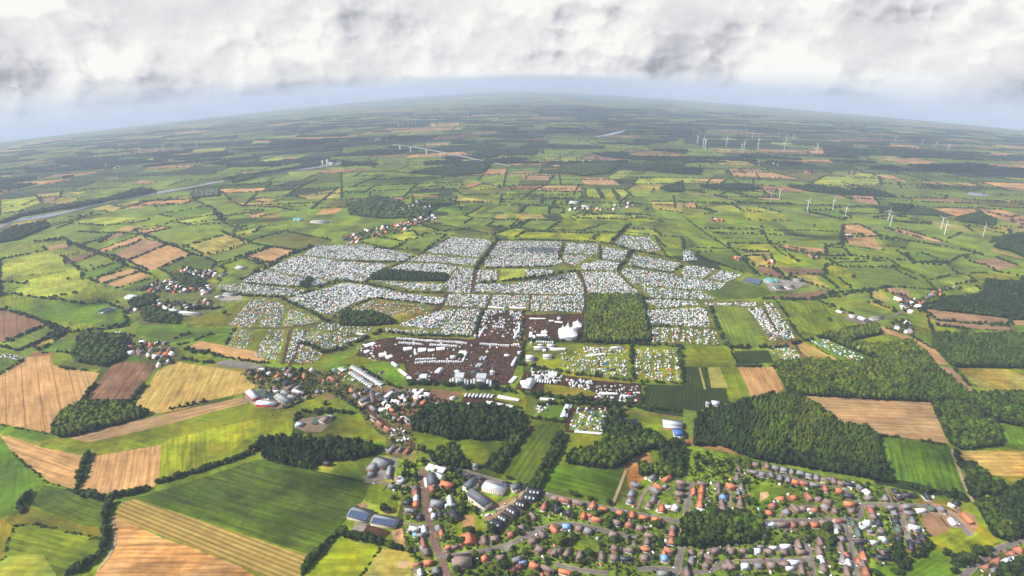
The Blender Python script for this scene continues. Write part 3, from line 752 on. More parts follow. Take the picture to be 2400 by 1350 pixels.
sheet('village_green', gpts('D 1660,1140 1850,1080 2100,1090 2400,1120 B 0,0 200,0 560,120 640,250 480,330 540,480 500,560 340,500 320,400 170,270 120,180 A 2300,40 2150,130 1960,170 1740,130 1700,60'), (125,120,76), 'mud')
for c, k, r in poly_lines(CAMPG): sheet('camping_ground' if c != 'm' else 'muddy_ground', gpts(r), C_[c], k)
for c, k, r in poly_lines(FIELDS): field(c, k, r)
sheet('sand_arena', gpts('J 1040,555 1190,560 1195,720 1040,725'), (200,150,108), 'yard')
# ================================================================== TREES, HEDGES, WOODS
def ico(sub):
    bm = bmesh.new(); bmesh.ops.create_icosphere(bm, subdivisions=sub, radius=1)
    V = np.array([v.co[:] for v in bm.verts]); Fc = np.array([[v.index for v in f.verts] for f in bm.faces]); bm.free(); return V, Fc
def leafquads(P_, N0, size, rg):
    """small leaf-clump faces at points P_ facing roughly along N0"""
    V = []; 
    for p, n in zip(P_, N0):
        n = n+rg.normal(0, .45, 3); n /= np.linalg.norm(n)+1e-9
        a = np.cross(n, rg.normal(0, 1, 3)); a /= np.linalg.norm(a)+1e-9; b = np.cross(n, a); s = size*rg.uniform(.6, 1.3)
        V += [p-a*s-b*s*.7, p+a*s-b*s*.6, p+a*s*.8+b*s*.8, p-a*s*.7+b*s*.7]
    V = np.array(V); return V, np.arange(len(V)).reshape(-1, 4)
def crown_tmpl(seed, sub, nleaf, blobs=3, flat=.85, squat=1.0):
    """unit crown: width about 1 (radius .5), height from .12 to 1; several lobes with leaf clumps spread over and between them"""
    rg = np.random.default_rng(seed); Vs = []; Fs = []; off = 0; sh = []; LP = []; LN = []
    for b in range(blobs):
        r = rg.uniform(.24, .34) if blobs > 1 else .44
        c = np.array([0, 0, .56]) if blobs == 1 else np.array([rg.uniform(-.22, .22), rg.uniform(-.22, .22), rg.uniform(.42, .70)])
        V, Fc = ico(sub); d = 1+rg.uniform(-.22, .22, len(V)); V = V*d[:, None]*r*np.array([1, 1, flat*squat*1.15])+c; V[:, 2] = np.maximum(V[:, 2], .14)
        Vs.append(V); Fs.append(Fc+off); off += len(V); sh.append(rg.uniform(.65, 1.25, len(Fc)))
        k = nleaf//blobs; q = rg.normal(0, 1, (k, 3)); q[:, 2] = np.abs(q[:, 2])*.9-.15; q /= np.linalg.norm(q, axis=1)[:, None]
        LP.append(q*r*rg.uniform(.92, 1.22, (k, 1))*np.array([1, 1, flat*squat*1.15])+c); LN.append(q)
    Fl = [(np.concatenate(Fs), np.concatenate(sh))]
    if nleaf:
        V, Fc = leafquads(np.concatenate(LP), np.concatenate(LN), .075 if nleaf > 60 else .11, rg)
        Vs.append(V); Fl.append((Fc+off, rg.uniform(.55, 1.55, len(Fc))))
    return np.concatenate(Vs), Fl
def conifer_tmpl(seed, tiers=3, n=7):
    rg = np.random.default_rng(seed); V = []; Fc = []; sh = []
    for t in range(tiers):
        z0 = .05+.28*t; z1 = z0+.5 if t < tiers-1 else 1.0; r = .36*(1-t/tiers*.72); b = len(V)
        a0 = rg.uniform(0, 6)
        for i in range(n):
            a = a0+i*2*math.pi/n; q = r*rg.uniform(.7, 1.25); V.append((q*math.cos(a), q*math.sin(a), z0+rg.uniform(-.04, .06)))
        V.append((rg.uniform(-.03, .03), rg.uniform(-.03, .03), min(z1, 1)))
        for i in range(n): Fc.append((b+i, b+(i+1) % n, b+n)); sh.append(rg.uniform(.6, 1.4))
    return np.array(V), [(np.array(Fc), np.array(sh))]
T_NEAR = [crown_tmpl(i, 1, 60, 3) for i in range(5)]
T_MID = [crown_tmpl(20+i, 1, 14, 1) for i in range(5)]
T_FAR = [crown_tmpl(40+i, 1, 0, 1) for i in range(4)]
T_CON = [conifer_tmpl(60+i) for i in range(5)]
LEAF = leaf_mat()
TC = dict(d=(58,80,34), m=(82,104,42), o=(108,124,52), y=(136,142,56), c=(52,72,40), s=(122,136,112), b=(100,94,56))
def tcol(n, base, var=.22):
    c = alb(np.array(base, float))[None]*(1+RNG.normal(0, var, (n, 1)))*(1+RNG.normal(0, .06, (n, 3))); return np.clip(c, .004, .5)
def scatter(name, pos2, tm, hgt, wid, col, var=.22, z0=0, **pr):
    n = len(pos2)
    if n == 0: return
    g = RNG.uniform(.72, 1.3, n); h = hgt*g*RNG.uniform(.85, 1.12, n); wd = wid*(.35+.65*g)*RNG.uniform(.8, 1.3, n)
    pos = np.column_stack([pos2, gz(pos2[:, 0], pos2[:, 1])+z0])
    return merge_instances(name, tm, pos, np.column_stack([wd, wd, h]), RNG.uniform(0, 6.3, n), tcol(n, col, var), LEAF, **pr)
# polygons of woodland: tree kind, height, spacing, tone
WOODS = '''
m 11 5.5 o A 385,355 390,300 440,220 500,180 620,150 870,145 1050,215 980,245 500,375 420,378|round-edged wood between the tan fields
m 12 6 d N 180,1110 300,1000 600,960 640,990 1040,990 1400,1000 1760,1060 1800,1150 1500,1230 1280,1230 1020,1300 960,1240 340,1090|broadleaved wood above the dark green field
c 12 3.6 c N 340,1110 640,1120 960,1240 1000,1330 960,1360 600,1290 340,1210|block of slender conifers at the corner of the dark green field
m 13 6.5 d B 500,290 560,230 700,170 900,180 1100,180 1270,230 1300,330 1200,380 1040,400 850,380 780,400 640,350 500,330|dark village wood south of the festival ground
m 9 6 m B 1020,600 1080,520 1250,345 1300,345 1190,500 1110,630|tree belt left of the dark maize field
m 9 6 m B 1330,735 1410,600 1470,480 1540,360 1570,400 1510,520 1430,650 1390,745|tree belt right of the dark maize field
m 10 6.5 m B 640,510 780,440 860,560 900,600 780,590 650,560|garden copse beside the fair street
m 12 7 m B 1590,560 1640,490 1760,470 1850,420 1900,350 2200,360 2260,440 2110,480 1970,580 1900,595 1790,590|parkland trees around the villas
m 8 5 o B 2090,570 2400,600 2400,655 2100,635|clipped belt of trees above the orange-roofed houses
m 12 7 d B 1840,350 1880,250 1920,180 1960,180 1950,250 1990,320 2180,360 2150,410 1900,400|wooded strip beside the sports ground
m 11 7 d B 2240,440 2400,420 2400,600 2260,600|dark trees between school and houses
c 12 4.2 c C 130,220 470,130 480,520 430,500 250,430 80,440 90,300|left block of the big spruce wood
c 13 4.2 m C 470,130 590,100 720,90 800,90 760,300 700,480 560,540 480,520|middle block of the big spruce wood
c 11 4.0 o C 600,110 810,88 930,160 1050,240 1070,290 940,300 900,520 720,500 760,300|light green block of the big spruce wood
c 12 4.0 m C 940,300 1070,290 1190,310 1350,370 1380,480 1400,560 1330,600 1100,560 900,520|right block of the big spruce wood
m 12 6.5 d C 430,500 560,540 720,500 900,520 1100,560 1330,600 1400,560 1450,700 1220,650 880,590 560,545|leafy lower edge of the big spruce wood
m 11 6 m C 0,970 100,930 420,930 540,1000 560,1080 400,1120 100,1150 0,1130|round wood in the middle of the housing estate
m 12 5.5 o F 650,1075 850,1050 1200,1070 1400,1040 1700,1010 1760,1080 1500,1320 820,1280 740,1240 700,1150|large light wood beyond the wide stubble field
c 13 4.8 m F 1400,1040 1700,1000 1760,1080 1890,1180 1900,1210 2110,1345 1750,1330 1500,1320|spruce wood with russet crowns on the right
m 12 6 m C 720,30 850,0 1100,20 1750,0 2110,140 2080,260 2180,270 2240,430 1960,465 1880,420 1740,115 810,75|wood wrapped around the wide stubble field
m 11 5.5 o F 1000,860 1350,790 1390,850 1210,890 1160,900 1200,940 1400,940 1600,910 1700,1000 1400,1045 1000,885|wood behind the narrow caravan meadow
c 12 5.5 m F 1780,860 2400,870 2400,1090 1900,1085 1760,930|spruce wood on the right edge
c 12 5.5 c F 1680,660 1900,600 2100,580 2130,480 2400,500 2400,750 2200,730 1800,685|spruce wood beyond the hamlet on the right
m 12 6 m C 2110,90 2400,80 2400,310 2180,260 2070,190|wood between the straw fields on the right edge
m 14 8 c F 2190,240 2320,180 2400,190 2400,310 2300,270|dark far wood at the right edge
m 11 6 m C 1990,590 2040,590 2130,660 2250,740 2200,790 2090,770 2060,820 2010,790|scrubby trees beside the gravel track
m 11 6 m C 2060,850 2150,830 2200,900 2300,960 2330,1080 2280,1110 2200,1080 2120,960|leafy belt beside the new housing plots
m 12 6.5 d C 2250,800 2400,700 2400,1080 2330,1080 2300,960 2240,900|dark wood at the lower right edge
m 11 6.5 d C 2180,1390 2260,1310 2400,1270 2400,1390|dark copse in the lower right corner
m 12 9.5 m D 540,960 560,880 700,860 880,880 900,960 850,1040 740,1080 560,1050 510,1000|dark churchyard trees in the left village
m 10 10 m D 910,640 960,600 1090,580 1080,640 940,670|trees beside the glasshouse
m 10 12 m D 1000,700 1080,670 1270,730 1240,780 1020,760|trees in the upper left hamlet
c 9 4.5 c D 330,870 350,855 430,825 460,840 450,855 380,885|little conifer plantation in the left meadow
m 11 5.2 o E 1730,585 1850,585 2110,590 2120,660 2170,900 1940,920 1715,905|square wood in the middle of the camping fields
m 11 6 d E 210,450 300,410 500,425 750,440 730,480 220,470|narrow wood between the upper tent fields
m 11 6 m E 0,710 200,705 320,740 380,780 200,795 0,790|scrub wood beside the lower tent fields
m 9 6 d D 2110,510 2170,465 2200,470 2160,530|clump of trees in the tent field
m 9 12 m D 1200,440 1300,430 1420,470 1450,510 1380,540 1250,520|trees among the upper hamlet roofs
m 12 9 s G 1340,905 1540,890 1540,930 1350,945|pale willow grove below the canal
m 12 10 c G 0,1205 120,1150 320,1115 340,1150 120,1240 0,1260|dark wood below the canal
m 12 10 c G 0,1125 150,1060 450,1000 760,950 940,890 1000,880 1100,900 960,930 700,975 440,1025 150,1075|long tree belt on the far bank of the canal
m 12 10 c G 1560,810 1900,760 2250,700 2250,712 1900,768 1600,815|tree belt beside the canal
m 10 9 m G 1620,820 1760,790 1800,800 1640,840|copse below the canal
m 12 12 c H 480,770 620,740 860,712 1000,700 1050,720 990,770 780,790|dark far wood below the high bridge
m 12 12 c H 520,600 700,600 1000,560 1160,575 1000,600 720,625|far wood along the canal
m 12 12 c H 940,640 1000,600 1380,610 1370,640 1180,645|far wood beside the pond
m 11 9 m H 1520,740 1850,700 1960,710 1880,770 1700,790 1560,770|far broadleaved wood
m 11 9 m H 2130,700 2400,690 2400,775 2250,760 2160,740|far wood right of the bridge
m 11 9 c H 2240,880 2400,830 2400,900 2300,900|wood beside the motorway
m 9 17 m H 40,990 250,930 400,965 440,1000 620,1040 600,1080 300,1090 60,1060|wooded village on the upper left
m 11 9 c I 1180,880 1320,880 1500,940 1380,935 1220,920|dark far wood behind the wind turbines
m 11 9 c I 1460,990 1620,1000 1560,1040 1460,1020|small far wood
m 11 9 d I 1920,1090 2080,1050 2200,1100 2180,1140 1950,1110|wood around the far right hamlet
m 12 12 c I 0,740 130,740 120,780 0,775|far wood left of the long stubble strip
m 12 11 c I 120,860 400,855 560,880 400,885 130,870|far hedge wood
m 12 13 c I 740,865 900,860 1200,900 1190,925 900,900|dark band of wood below the far fields
m 12 14 c I 20,520 300,545 500,560 500,580 200,575 20,560|long far wood behind the turbines
m 12 14 c I 760,545 1180,570 1180,590 780,570|far wood behind the turbines on the right
m 12 14 c I 1300,610 1640,640 1640,660 1400,640|far wood below the distant turbines
m 12 12 c I 2180,1235 2400,1200 2400,1300 2250,1290|dark wood at the far right
'''
WC = {}
for l in WOODS.strip().split('\n'):
    d, lab = l.split('|'); kd, hh, spc, tone, r = d.split(' ', 4); poly = gpts(r)
    dist = float(np.linalg.norm(np.mean(poly, 0))); hh, spc = float(hh), float(spc)
    base = TC[tone]
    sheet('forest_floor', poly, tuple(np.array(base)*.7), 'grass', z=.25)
    k = 1+max(0, dist-2500)/5000
    W = sample_poly(poly, spc*k*(.88 if kd == 'm' else .95), .48); W = W[RNG.random(len(W)) < .96]
    if kd == 'c':
        scatter('forest', W, T_CON, hh, spc*1.75*k, base, .2, kind='stuff', label=lab+' of close-set spruces', category='forest')
        W2 = W[RNG.random(len(W)) < .12]; scatter('forest', W2, T_MID, hh*.8, spc*1.8*k, TC['m'], .2, kind='stuff', label=lab+', its leafy trees', category='forest')
    else:
        scatter('forest', W, T_MID if dist < 2000 else T_FAR, hh, spc*1.38*k, base, .28, kind='stuff', label=lab, category='forest')
    edge = along(np.concatenate([poly, poly[:1]]), 7*k, .5)
    scatter('forest_edge', edge, T_NEAR if dist < 1300 else T_FAR, hh*.9, 8*k, TC['d'], .25, kind='stuff', label='edge trees of the '+lab, category='forest')
# --- far woods and hedges of the unsurveyed distance
FW = []
for i in range(520):
    d = random.uniform(3000, 11500); a = random.uniform(-.78, .78)
    c = np.array([math.sin(a)*d, math.cos(a)*d]); ang = random.uniform(-.5, .5)
    L, W_ = random.uniform(150, 700), random.uniform(50, 190)
    u, v = np.array([math.cos(ang), math.sin(ang)]), np.array([-math.sin(ang), math.cos(ang)])
    n = int(L*W_/(90*(1+d/4000))); q = RNG.uniform(-.5, .5, (n, 2)); q[:, 1] *= 1-1.2*np.abs(q[:, 0])**2
    FW.append(c+q[:, :1]*L*u+q[:, 1:]*W_*v)
FW = np.concatenate(FW)
HP = []
for q in CELLS:
    for a, b in ((0, 1), (1, 2)):
        if random.random() < .66:
            p0, p1 = q[a], q[b]; d = np.linalg.norm(p0+p1)/2
            if d > 9000: continue
            HP.append(along([p0, p1], 8 if d < 3500 else 13, .8))
HP = np.concatenate(HP)
px, py = proj(HP[:, 0], HP[:, 1])
LIMX = [-600, 0, 250, 500, 700, 900, 1150, 1500, 1800, 2100, 2500, 3000]; LIMY = [620, 560, 505, 500, 500, 500, 492, 490, 490, 510, 545, 600]
keep = (py < np.interp(px, LIMX, LIMY)) & (RNG.random(len(HP)) < .8); HP = HP[keep]; AH = np.concatenate(AUTOH); AH = AH[RNG.random(len(AH)) < .8]; AH = AH+RNG.normal(0, 2, AH.shape); HP = np.concatenate([HP, AH])
CAN = np.array([q[:2] for q in pts('G -60,1180 60,1112 160,1087 300,1063 440,1042 600,1012 720,987 960,928 1230,882 1450,845 1610,818 1850,774 2060,748 2250,722 2400,698')])
def off_water(W):
    a, b = proj(W[:, 0], W[:, 1]); yl = np.interp(a, CAN[:, 0], CAN[:, 1]); return W[~((a < 801) & (b > yl-5) & (b < yl+14))]
HP = off_water(HP)
px, py = proj(FW[:, 0], FW[:, 1]); FW = FW[(py < np.interp(px, LIMX, LIMY)-108) & ~((px > 1360) & (px < 1490) & (py > 296) & (py < 336)) & ~((px > 1190) & (px < 1270) & (py > 350) & (py < 372)) & ~((px > 1610) & (px < 1930) & (py > 336) & (py < 366))]; FW = off_water(FW)
scatter('hedgerow', HP, T_FAR, 7, 9, TC['d'], .25, kind='stuff', label='far hedgerows between the distant fields', category='hedge')
scatter('forest', FW, T_FAR, 12, 17, (36,58,36), .2, kind='stuff', label='scattered dark woods towards the horizon', category='forest')
print('far', len(HP), len(FW))
# --- surveyed hedges: each one a thing
HEDGES = '''
A 0,290 200,330 385,358 |1 thin low hedge below the tramlined tan field
A 90,480 180,570 330,690 520,760|1 thin low hedge along the lens-shaped stubble field
A 95,1000 250,990 500,1050 720,1100|1 thin dark ditch hedge above the bottom left meadow
A 95,1000 60,1120 40,1210 0,1250|1 thin ditch hedge left of the bottom meadow
N 740,700 820,600 1000,610 1200,590 1560,625|3 dark hedge above the stable yard
N 1120,310 1300,350 1450,480 1560,560|2 hedge between village and triangular pasture
N 560,570 700,520 860,450 900,440|2 hedge below the grey farm barns
E 130,1080 280,1180 420,1240|2 hedge along the truck row beside the green wedge
E 470,1195 700,1210 950,1225 1250,1260 1400,1290 1600,1300 1800,1330 2050,1350|4 tall belt of trees behind the festival stages
E 0,960 150,890 300,830 500,860 900,870|3 dark hedge along the upper edge of the muddy arena
D 2400,960 E 0,960|2 hedge at the left tip of the arena
E 1300,900 1700,905 2050,920 2400,940|3 long hedge below the circus tent and square wood
E 1290,910 1250,1060 1290,1080 1400,1095 1540,1110 1600,1130|3 tree belt right of the muddy arena
E 1600,1130 1800,1150 2030,1180 2400,1200|2 hedge below the caravan meadows
E 2040,930 2050,1170|3 hedge between the two caravan meadows
E 2375,930 2400,1190|3 hedge right of the caravan meadows
E 2130,1200 2115,1350|2 hedge left of the orchard
E 990,680 930,870|3 dark hedge left of the upper market
E 1280,690 1265,900|2 hedge between market and circus tent
B 1390,155 1560,135 1700,140 1950,165 2100,170 2400,200|3 hedge above the coach park and sports ground
B 1290,275 1330,240 1580,272|2 hedge at the top of the dark maize field
B 1930,170 1870,330|3 hedge right of the small tent camp
B 1100,635 1340,735|2 hedge at the foot of the dark maize field
B 1560,270 1600,150|2 hedge between coach park and small tent camp
B 440,1010 470,1170|1 trimmed hedge beside the sandy pen
B 275,1155 140,1350|1 thin hedge between the bottom paddocks
C 1450,680 1660,740 1830,770 2010,830|4 thick hedge at the foot of the bright green field
C 1500,1350 1560,1290 1740,1140 |3 hedge left of the lower right meadow
C 1740,1140 1840,1180 1880,1210|3 short hedge at the top of the lower right meadow
C 1885,1210 1930,1260 1900,1350|4 leafy hedge right of the lower right meadow
C 1950,1270 2240,1130|4 hedge beside the lower right road
C 1510,1300 1500,1200 1480,1100|3 hedge right of the last housing street
C 1360,365 1520,380|2 short hedge between stubble and bright green field
C 1680,405 1860,437|2 bushy end of the hedge below the stubble field
C 1905,470 1940,550 2000,640|3 hedge beside the gravel track
F 10,30 90,90 200,170 320,245|2 hedge climbing left of the upper right strip fields
F 550,90 600,200 700,290 820,340|2 long diagonal hedge past the lime meadows
F 150,100 540,110|1 hedge above the strip fields
F 210,172 560,180|1 middle hedge of the strip fields
F 330,205 600,213|1 lower hedge of the strip fields
F 600,212 720,230 870,262|2 hedge above the long tan strip
F 700,260 900,290 1020,300 1170,302|2 hedge below the long tan strip
F 600,120 880,122 1110,130 1130,180 1120,240|2 hedge around the pale upper meadow
F 350,65 600,100|1 short hedge under the farm cottage
F 0,240 330,250 600,270|2 hedge above the dark maize square
F 90,290 240,350 430,420 520,430|2 hedge between tents and dark maize square
F 350,262 500,400 540,440|2 hedge right of the dark maize square
F 600,370 760,480|2 hedge beside the brown stubble patch
F 670,378 1000,438|1 hedge around the small brown field
F 1130,85 1110,150 1130,230 1420,262|2 hedge framing the two tan squares
F 1330,130 1410,165 1600,195 1980,260 2120,300|3 long hedge below the wind turbines
F 1040,350 1470,335 1520,380 1690,450 1780,540|2 hedge crossing the right-hand meadows
F 1560,280 1610,345 1860,352 1950,300 2100,280|2 hedge around the farm meadow on the right
F 1740,470 1900,430 2150,420|2 hedge above the hamlet on the right
F 560,600 760,612 900,600 1070,562|2 hedge below the biogas farm
F 1070,562 1300,543 1480,517 1780,542|3 hedge above the wide pale meadow
F 930,620 1080,680 1180,720 1250,760|1 hedge right of the mown green field
F 670,630 740,740 800,840 830,880|2 hedge left of the mown green field
F 190,660 240,780 290,900 330,950|3 hedge left of the dark crop square
F 330,948 600,942|3 hedge below the dark crop square
F 600,955 730,935 1000,865|3 hedge above the orange stubble triangle
F 340,955 380,1070|2 pale hedge left of the little orchard
F 385,1078 640,1078|2 hedge above the striped tan square
F 640,1085 740,1240|1 thin hedge right of the striped tan square
F 790,925 850,1050|1 thin hedge left of the orange stubble triangle
F 870,890 1000,985 1180,1066|1 thin hedge right of the orange stubble triangle
F 1770,742 2000,775 2300,790|1 hedge between the twin brown strips
F 1790,792 2000,812 2310,832|1 hedge below the twin brown strips
F 1360,790 1600,860 1750,950|2 hedge above the long tan wedge
F 1720,720 1760,850 1790,900|2 hedge right of the narrow pasture
F 1900,1085 1990,1180 2070,1280 2150,1330|2 hedge right of the brown wedge field
D 430,170 560,240 700,290 870,360 1060,435|3 thick hedge through the tan fields on the left
D 1000,150 1200,225 1350,285 1540,350|3 thick hedge right of the tan fields
D 895,335 1160,225|2 hedge between the two large tan fields
D 580,468 700,450 870,375|2 hedge above the double tan field
D 730,490 990,410|1 hedge splitting the double tan field
D 820,530 1000,480 1110,440|2 hedge below the double tan field
D 690,262 960,162|2 hedge above the upper tan field
D 730,285 915,240|1 short hedge in the tan fields
D 540,130 900,140 1090,170|2 hedge across the upper left meadows
D 1000,150 1200,100|2 hedge above the long green meadow
D 1020,180 1300,245|1 hedge below the long green meadow
D 1770,212 1900,237 2120,265|2 hedge above the orange field
D 1500,298 1770,208|1 hedge beside the straw field
D 1540,345 1720,308 1900,240|2 hedge below the green strip
D 1580,130 1720,205 |2 short hedge above the straw field
D 1700,470 1850,400 2000,312 2120,265 2215,230|4 thick dark hedge along the upper left edge of the camp
D 1710,492 1900,505 2120,520 2240,512 2400,470|2 hedge through the left tent fields
D 1560,560 1700,580 2000,595|3 hedge below the left tent strip
D 2000,600 2150,560 2280,510 2400,490|2 hedge splitting the tent fields on the left
D 1990,605 2100,660 2250,730 2300,765|3 dark hedge descending through the tents
D 2300,765 E 0,690 220,597 450,620 690,652|2 hedge around the colourful tent field
D 2400,475 E 160,495 480,560 730,562|2 hedge below the narrow wood
E 0,335 250,345 440,342 560,285|2 hedge between the first two tent strips
E 440,342 700,350 940,378|1 thin hedge through the upper tents
E 160,495 300,400 440,342|2 diagonal hedge in the upper tents
E 560,285 680,220 780,158|2 hedge climbing to the upper tent corner
E 1100,185 1060,240 960,375 940,400|4 thick dark hedge through the upper camp
E 950,390 1200,383 1480,375|2 hedge above the green square
E 960,495 1130,482 1300,460 1500,430 1650,405|3 curved hedge below the green square
E 1650,405 1800,410 1930,415|1 hedge right of the green square
E 1565,215 1530,330|2 short dark hedge in the upper camp
E 780,160 900,170 1060,187|1 hedge on top of the upper left tent field
E 1100,187 1430,190 1800,205 1880,215|2 hedge on top of the upper tent field
E 1820,225 1820,330|3 stubby hedge between two tent squares
E 2030,75 1960,140 1890,215|4 thick hedge below the strip meadows
E 1880,215 2060,265 2400,330|3 long hedge over the right tent fields
E 2040,270 1990,340 1940,410|4 dark hedge between the right tent fields
E 2000,375 2060,378 2330,422|2 hedge under the right tent field
E 2320,420 2400,370|2 dark hedge corner at the right tents
E 1950,422 2040,510 2130,600|1 thin diagonal hedge through the right tents
E 2110,605 2400,610|2 straight hedge above the right tents
E 2150,680 2400,662|1 hedge in the right tents
E 2160,795 2400,800|2 hedge below the right tents
E 2210,180 2280,290|2 hedge at the far corner of the tents
E 380,255 600,285 |1 hedge under the upper meadows
E 120,200 350,255|2 hedge below the round maize field
E 350,255 470,205|2 hedge right of the round maize field
E 560,160 580,140 780,112|2 hedge above the long maize field
E 860,75 930,30 1090,45|2 hedge round a small upper meadow
E 1010,95 1100,45 1240,45|2 hedge round the second upper meadow
E 1210,100 1260,70 1310,45 1520,48|2 hedge round the third upper meadow
E 1440,120 1530,55|2 hedge left of the lime meadow
E 1460,118 1700,122 1860,72|2 hedge below the lime meadow
E 1070,155 1200,105 |2 hedge above the lime wedge
E 1220,170 1310,120|2 hedge right of the lime wedge
E 1740,185 1810,140|1 short hedge among the lime meadows
E 1750,128 1960,136 2030,70|2 hedge round the pale upper square
E 1980,130 2230,160 2400,170|2 hedge beyond the upper camp
E 2200,165 2400,240|1 hedge at the upper right of the camp
E 650,70 900,120 1080,150|2 hedge above the tent corner
D 1600,30 1560,60 1700,120 1900,90|2 hedge in the upper left farmland
D 1200,60 1100,110 900,130|2 hedge above the upper tan fields
D 1340,80 1560,60|1 hedge under a pale upper meadow
D 720,95 1060,45|1 hedge above the upper left meadow
D 250,200 430,190|4 bushy clump hedge in the left meadow
D 475,300 560,270|1 hedge above the small brown field
D 460,365 600,325 680,290|1 hedge below the small brown field
D 535,410 600,395|2 short stub of hedge in the left meadow
D 0,570 180,500|1 low hedge in the far left meadow
D 0,680 90,655|2 hedge above the brown field on the left edge
D 20,915 150,860 330,790|1 hedge right of the brown field on the left edge
D 100,980 200,940 290,900|3 hedge beside the yellow plot
D 290,985 430,975 520,990|2 hedge above the tramlined tan field
D 0,1135 100,1080 200,1010|2 hedge at the upper left of the tramlined field
D 400,1080 540,1105 620,1110|2 hedge at the top of the tramlined field
D 1200,890 1350,840|3 hedge between the maize plots
D 1240,930 1350,905 1480,850|2 hedge under the right maize plot
D 1590,925 1650,815|2 hedge left of the striped camp
D 1290,960 1390,975 1550,1005|4 hedge above the village pasture
D 1560,1010 1700,1035 1880,1055|2 hedge under the tan strip
D 1270,1020 1400,1050 1500,1050|3 row of round trees above the golden field
D 2110,915 2200,940 2290,985|3 dark hedge in the lower left tents
D 2290,985 2400,945|3 hedge corner at the lower left tents
D 1330,680 1550,670|4 bushy hedge in the rough meadow
'''
MATT = paint('bark', (.09, .065, .045), .9)
hi = 0
for l in HEDGES.strip().split('\n'):
    r, t = l.split('|'); hs, lab = t.split(' ', 1); hs = int(hs); line = gpts(r); d = float(np.linalg.norm(np.mean(line, 0)))
    hh = {1: 3.0, 2: 6.0, 3: 8.5, 4: 11.5}[hs]; wd = {1: 4.2, 2: 7.0, 3: 9.5, 4: 12}[hs]
    p = along(line, wd*.6, .5); gp = np.sin(np.arange(len(p))*.37+hs*2+d)+np.sin(np.arange(len(p))*.91+d*3); p = p[(RNG.random(len(p)) < (.85 if hs > 1 else .7)) & (gp > (-1.45 if hs > 2 else -1.0))]
    p = p+RNG.normal(0, wd*.18, p.shape); n = len(p)
    big = RNG.random(n) < .25; h = hh*RNG.uniform(.55, 1.0, n)*(1+.45*big); ww = wd*RNG.uniform(.7, 1.1, n)*(1+.25*big)
    pos = np.column_stack([p, gz(p[:, 0], p[:, 1])-.1*h])
    merge_instances('hedge', T_NEAR if d < 900 else (T_MID if d < 1800 else T_FAR), pos, np.column_stack([ww, ww, h]), RNG.uniform(0, 6.3, n),
                    tcol(n, TC['d' if hs > 1 else 'm'], .25), LEAF, label=lab, category='hedge', group='hedges between the fields')
# --- trees one can tell apart: rows first, each tree a thing with trunk and crown
ORD = ['first','second','third','fourth','fifth','sixth','seventh','eighth','ninth','tenth','eleventh','twelfth','thirteenth','fourteenth','fifteenth','sixteenth','seventeenth','eighteenth','nineteenth','twentieth']
def nth(i):
    if i < 20: return ORD[i]
    return '%d%s' % (i+1, {1: 'st', 2: 'nd', 3: 'rd'}.get((i+1) % 10, 'th'))
crowns = []
for i in range(6):
    V_, Fl = crown_tmpl(100+i, 2, 150, 4)
    base = alb(np.array([(64,86,36), (74,98,42), (56,76,36), (84,106,44), (112,126,50), (88,104,78)][i], float))
    crowns.append(mk_mesh('crown', V_, [f for f, s in Fl], [base[None]*np.asarray(s)[:, None] for f, s in Fl]))
tb = MB(); tb.cyl(0, 0, -.02, .5, .035, .022, 6, (.1,.07,.05)); 
for a in (0, 2.1, 4.2): tb.add([(0,0,.3),(.03*math.cos(a+1),.03*math.sin(a+1),.3),(.2*math.cos(a),.2*math.sin(a),.55)], [(0,1,2),(2,1,0)], (.1,.07,.05))
trunk_me = tb.mesh('trunk'); trunk_me.materials.append(MATT)
for c in crowns: c.materials.append(LEAF)
NT = [0]
def tree(x, y, h, wd, k, label, group):
    o = link('tree', None, loc=(x, y, gz(x, y)), rz=random.uniform(0, 6.3), label=label, category='tree', group=group); o.scale = (wd, wd, h)
    link('crown', crowns[k], LEAF, o); link('trunk', trunk_me, None, o); NT[0] += 1
TREEROWS = '''
A 575,150 640,40 690,0|9|8|the thin tree line between the tramlined and brown fields
A 870,150 930,130 970,70 1020,10|12|8|the tree line between the brown and golden fields
A 1190,182 1330,155 1465,118|5|7|the sparse row below the golden field
A 630,490 600,560 575,620 560,700 540,740|11|9|the tree line between the two lower stubble fields
A 530,765 640,795 740,825 800,800 900,780 980,765 1060,730|17|9|the hedge above the yellow striped field
A 1100,705 1200,680 1270,650 1400,620 1480,590 1600,555 1690,520 1760,495|22|8|the hedge between the light and dark green fields
A 780,840 745,900 745,1010 750,1100 720,1190|15|9|the hedge left of the orange-tan field
A 700,1210 640,1250 590,1300 480,1345|12|9|the hedge corner at the bottom left
A 2400,1040 2330,1095 2270,1160 2210,1220 2150,1300 2130,1345|16|8|the hedge below the dark green field
B 0,1065 60,1080 120,1095 300,1130 370,1160 440,1175|13|11|the row above the bottom paddocks
A 220,770 180,815 150,860 130,890 170,890 145,920|8|9|the clump beside the dark green corner plot
'''
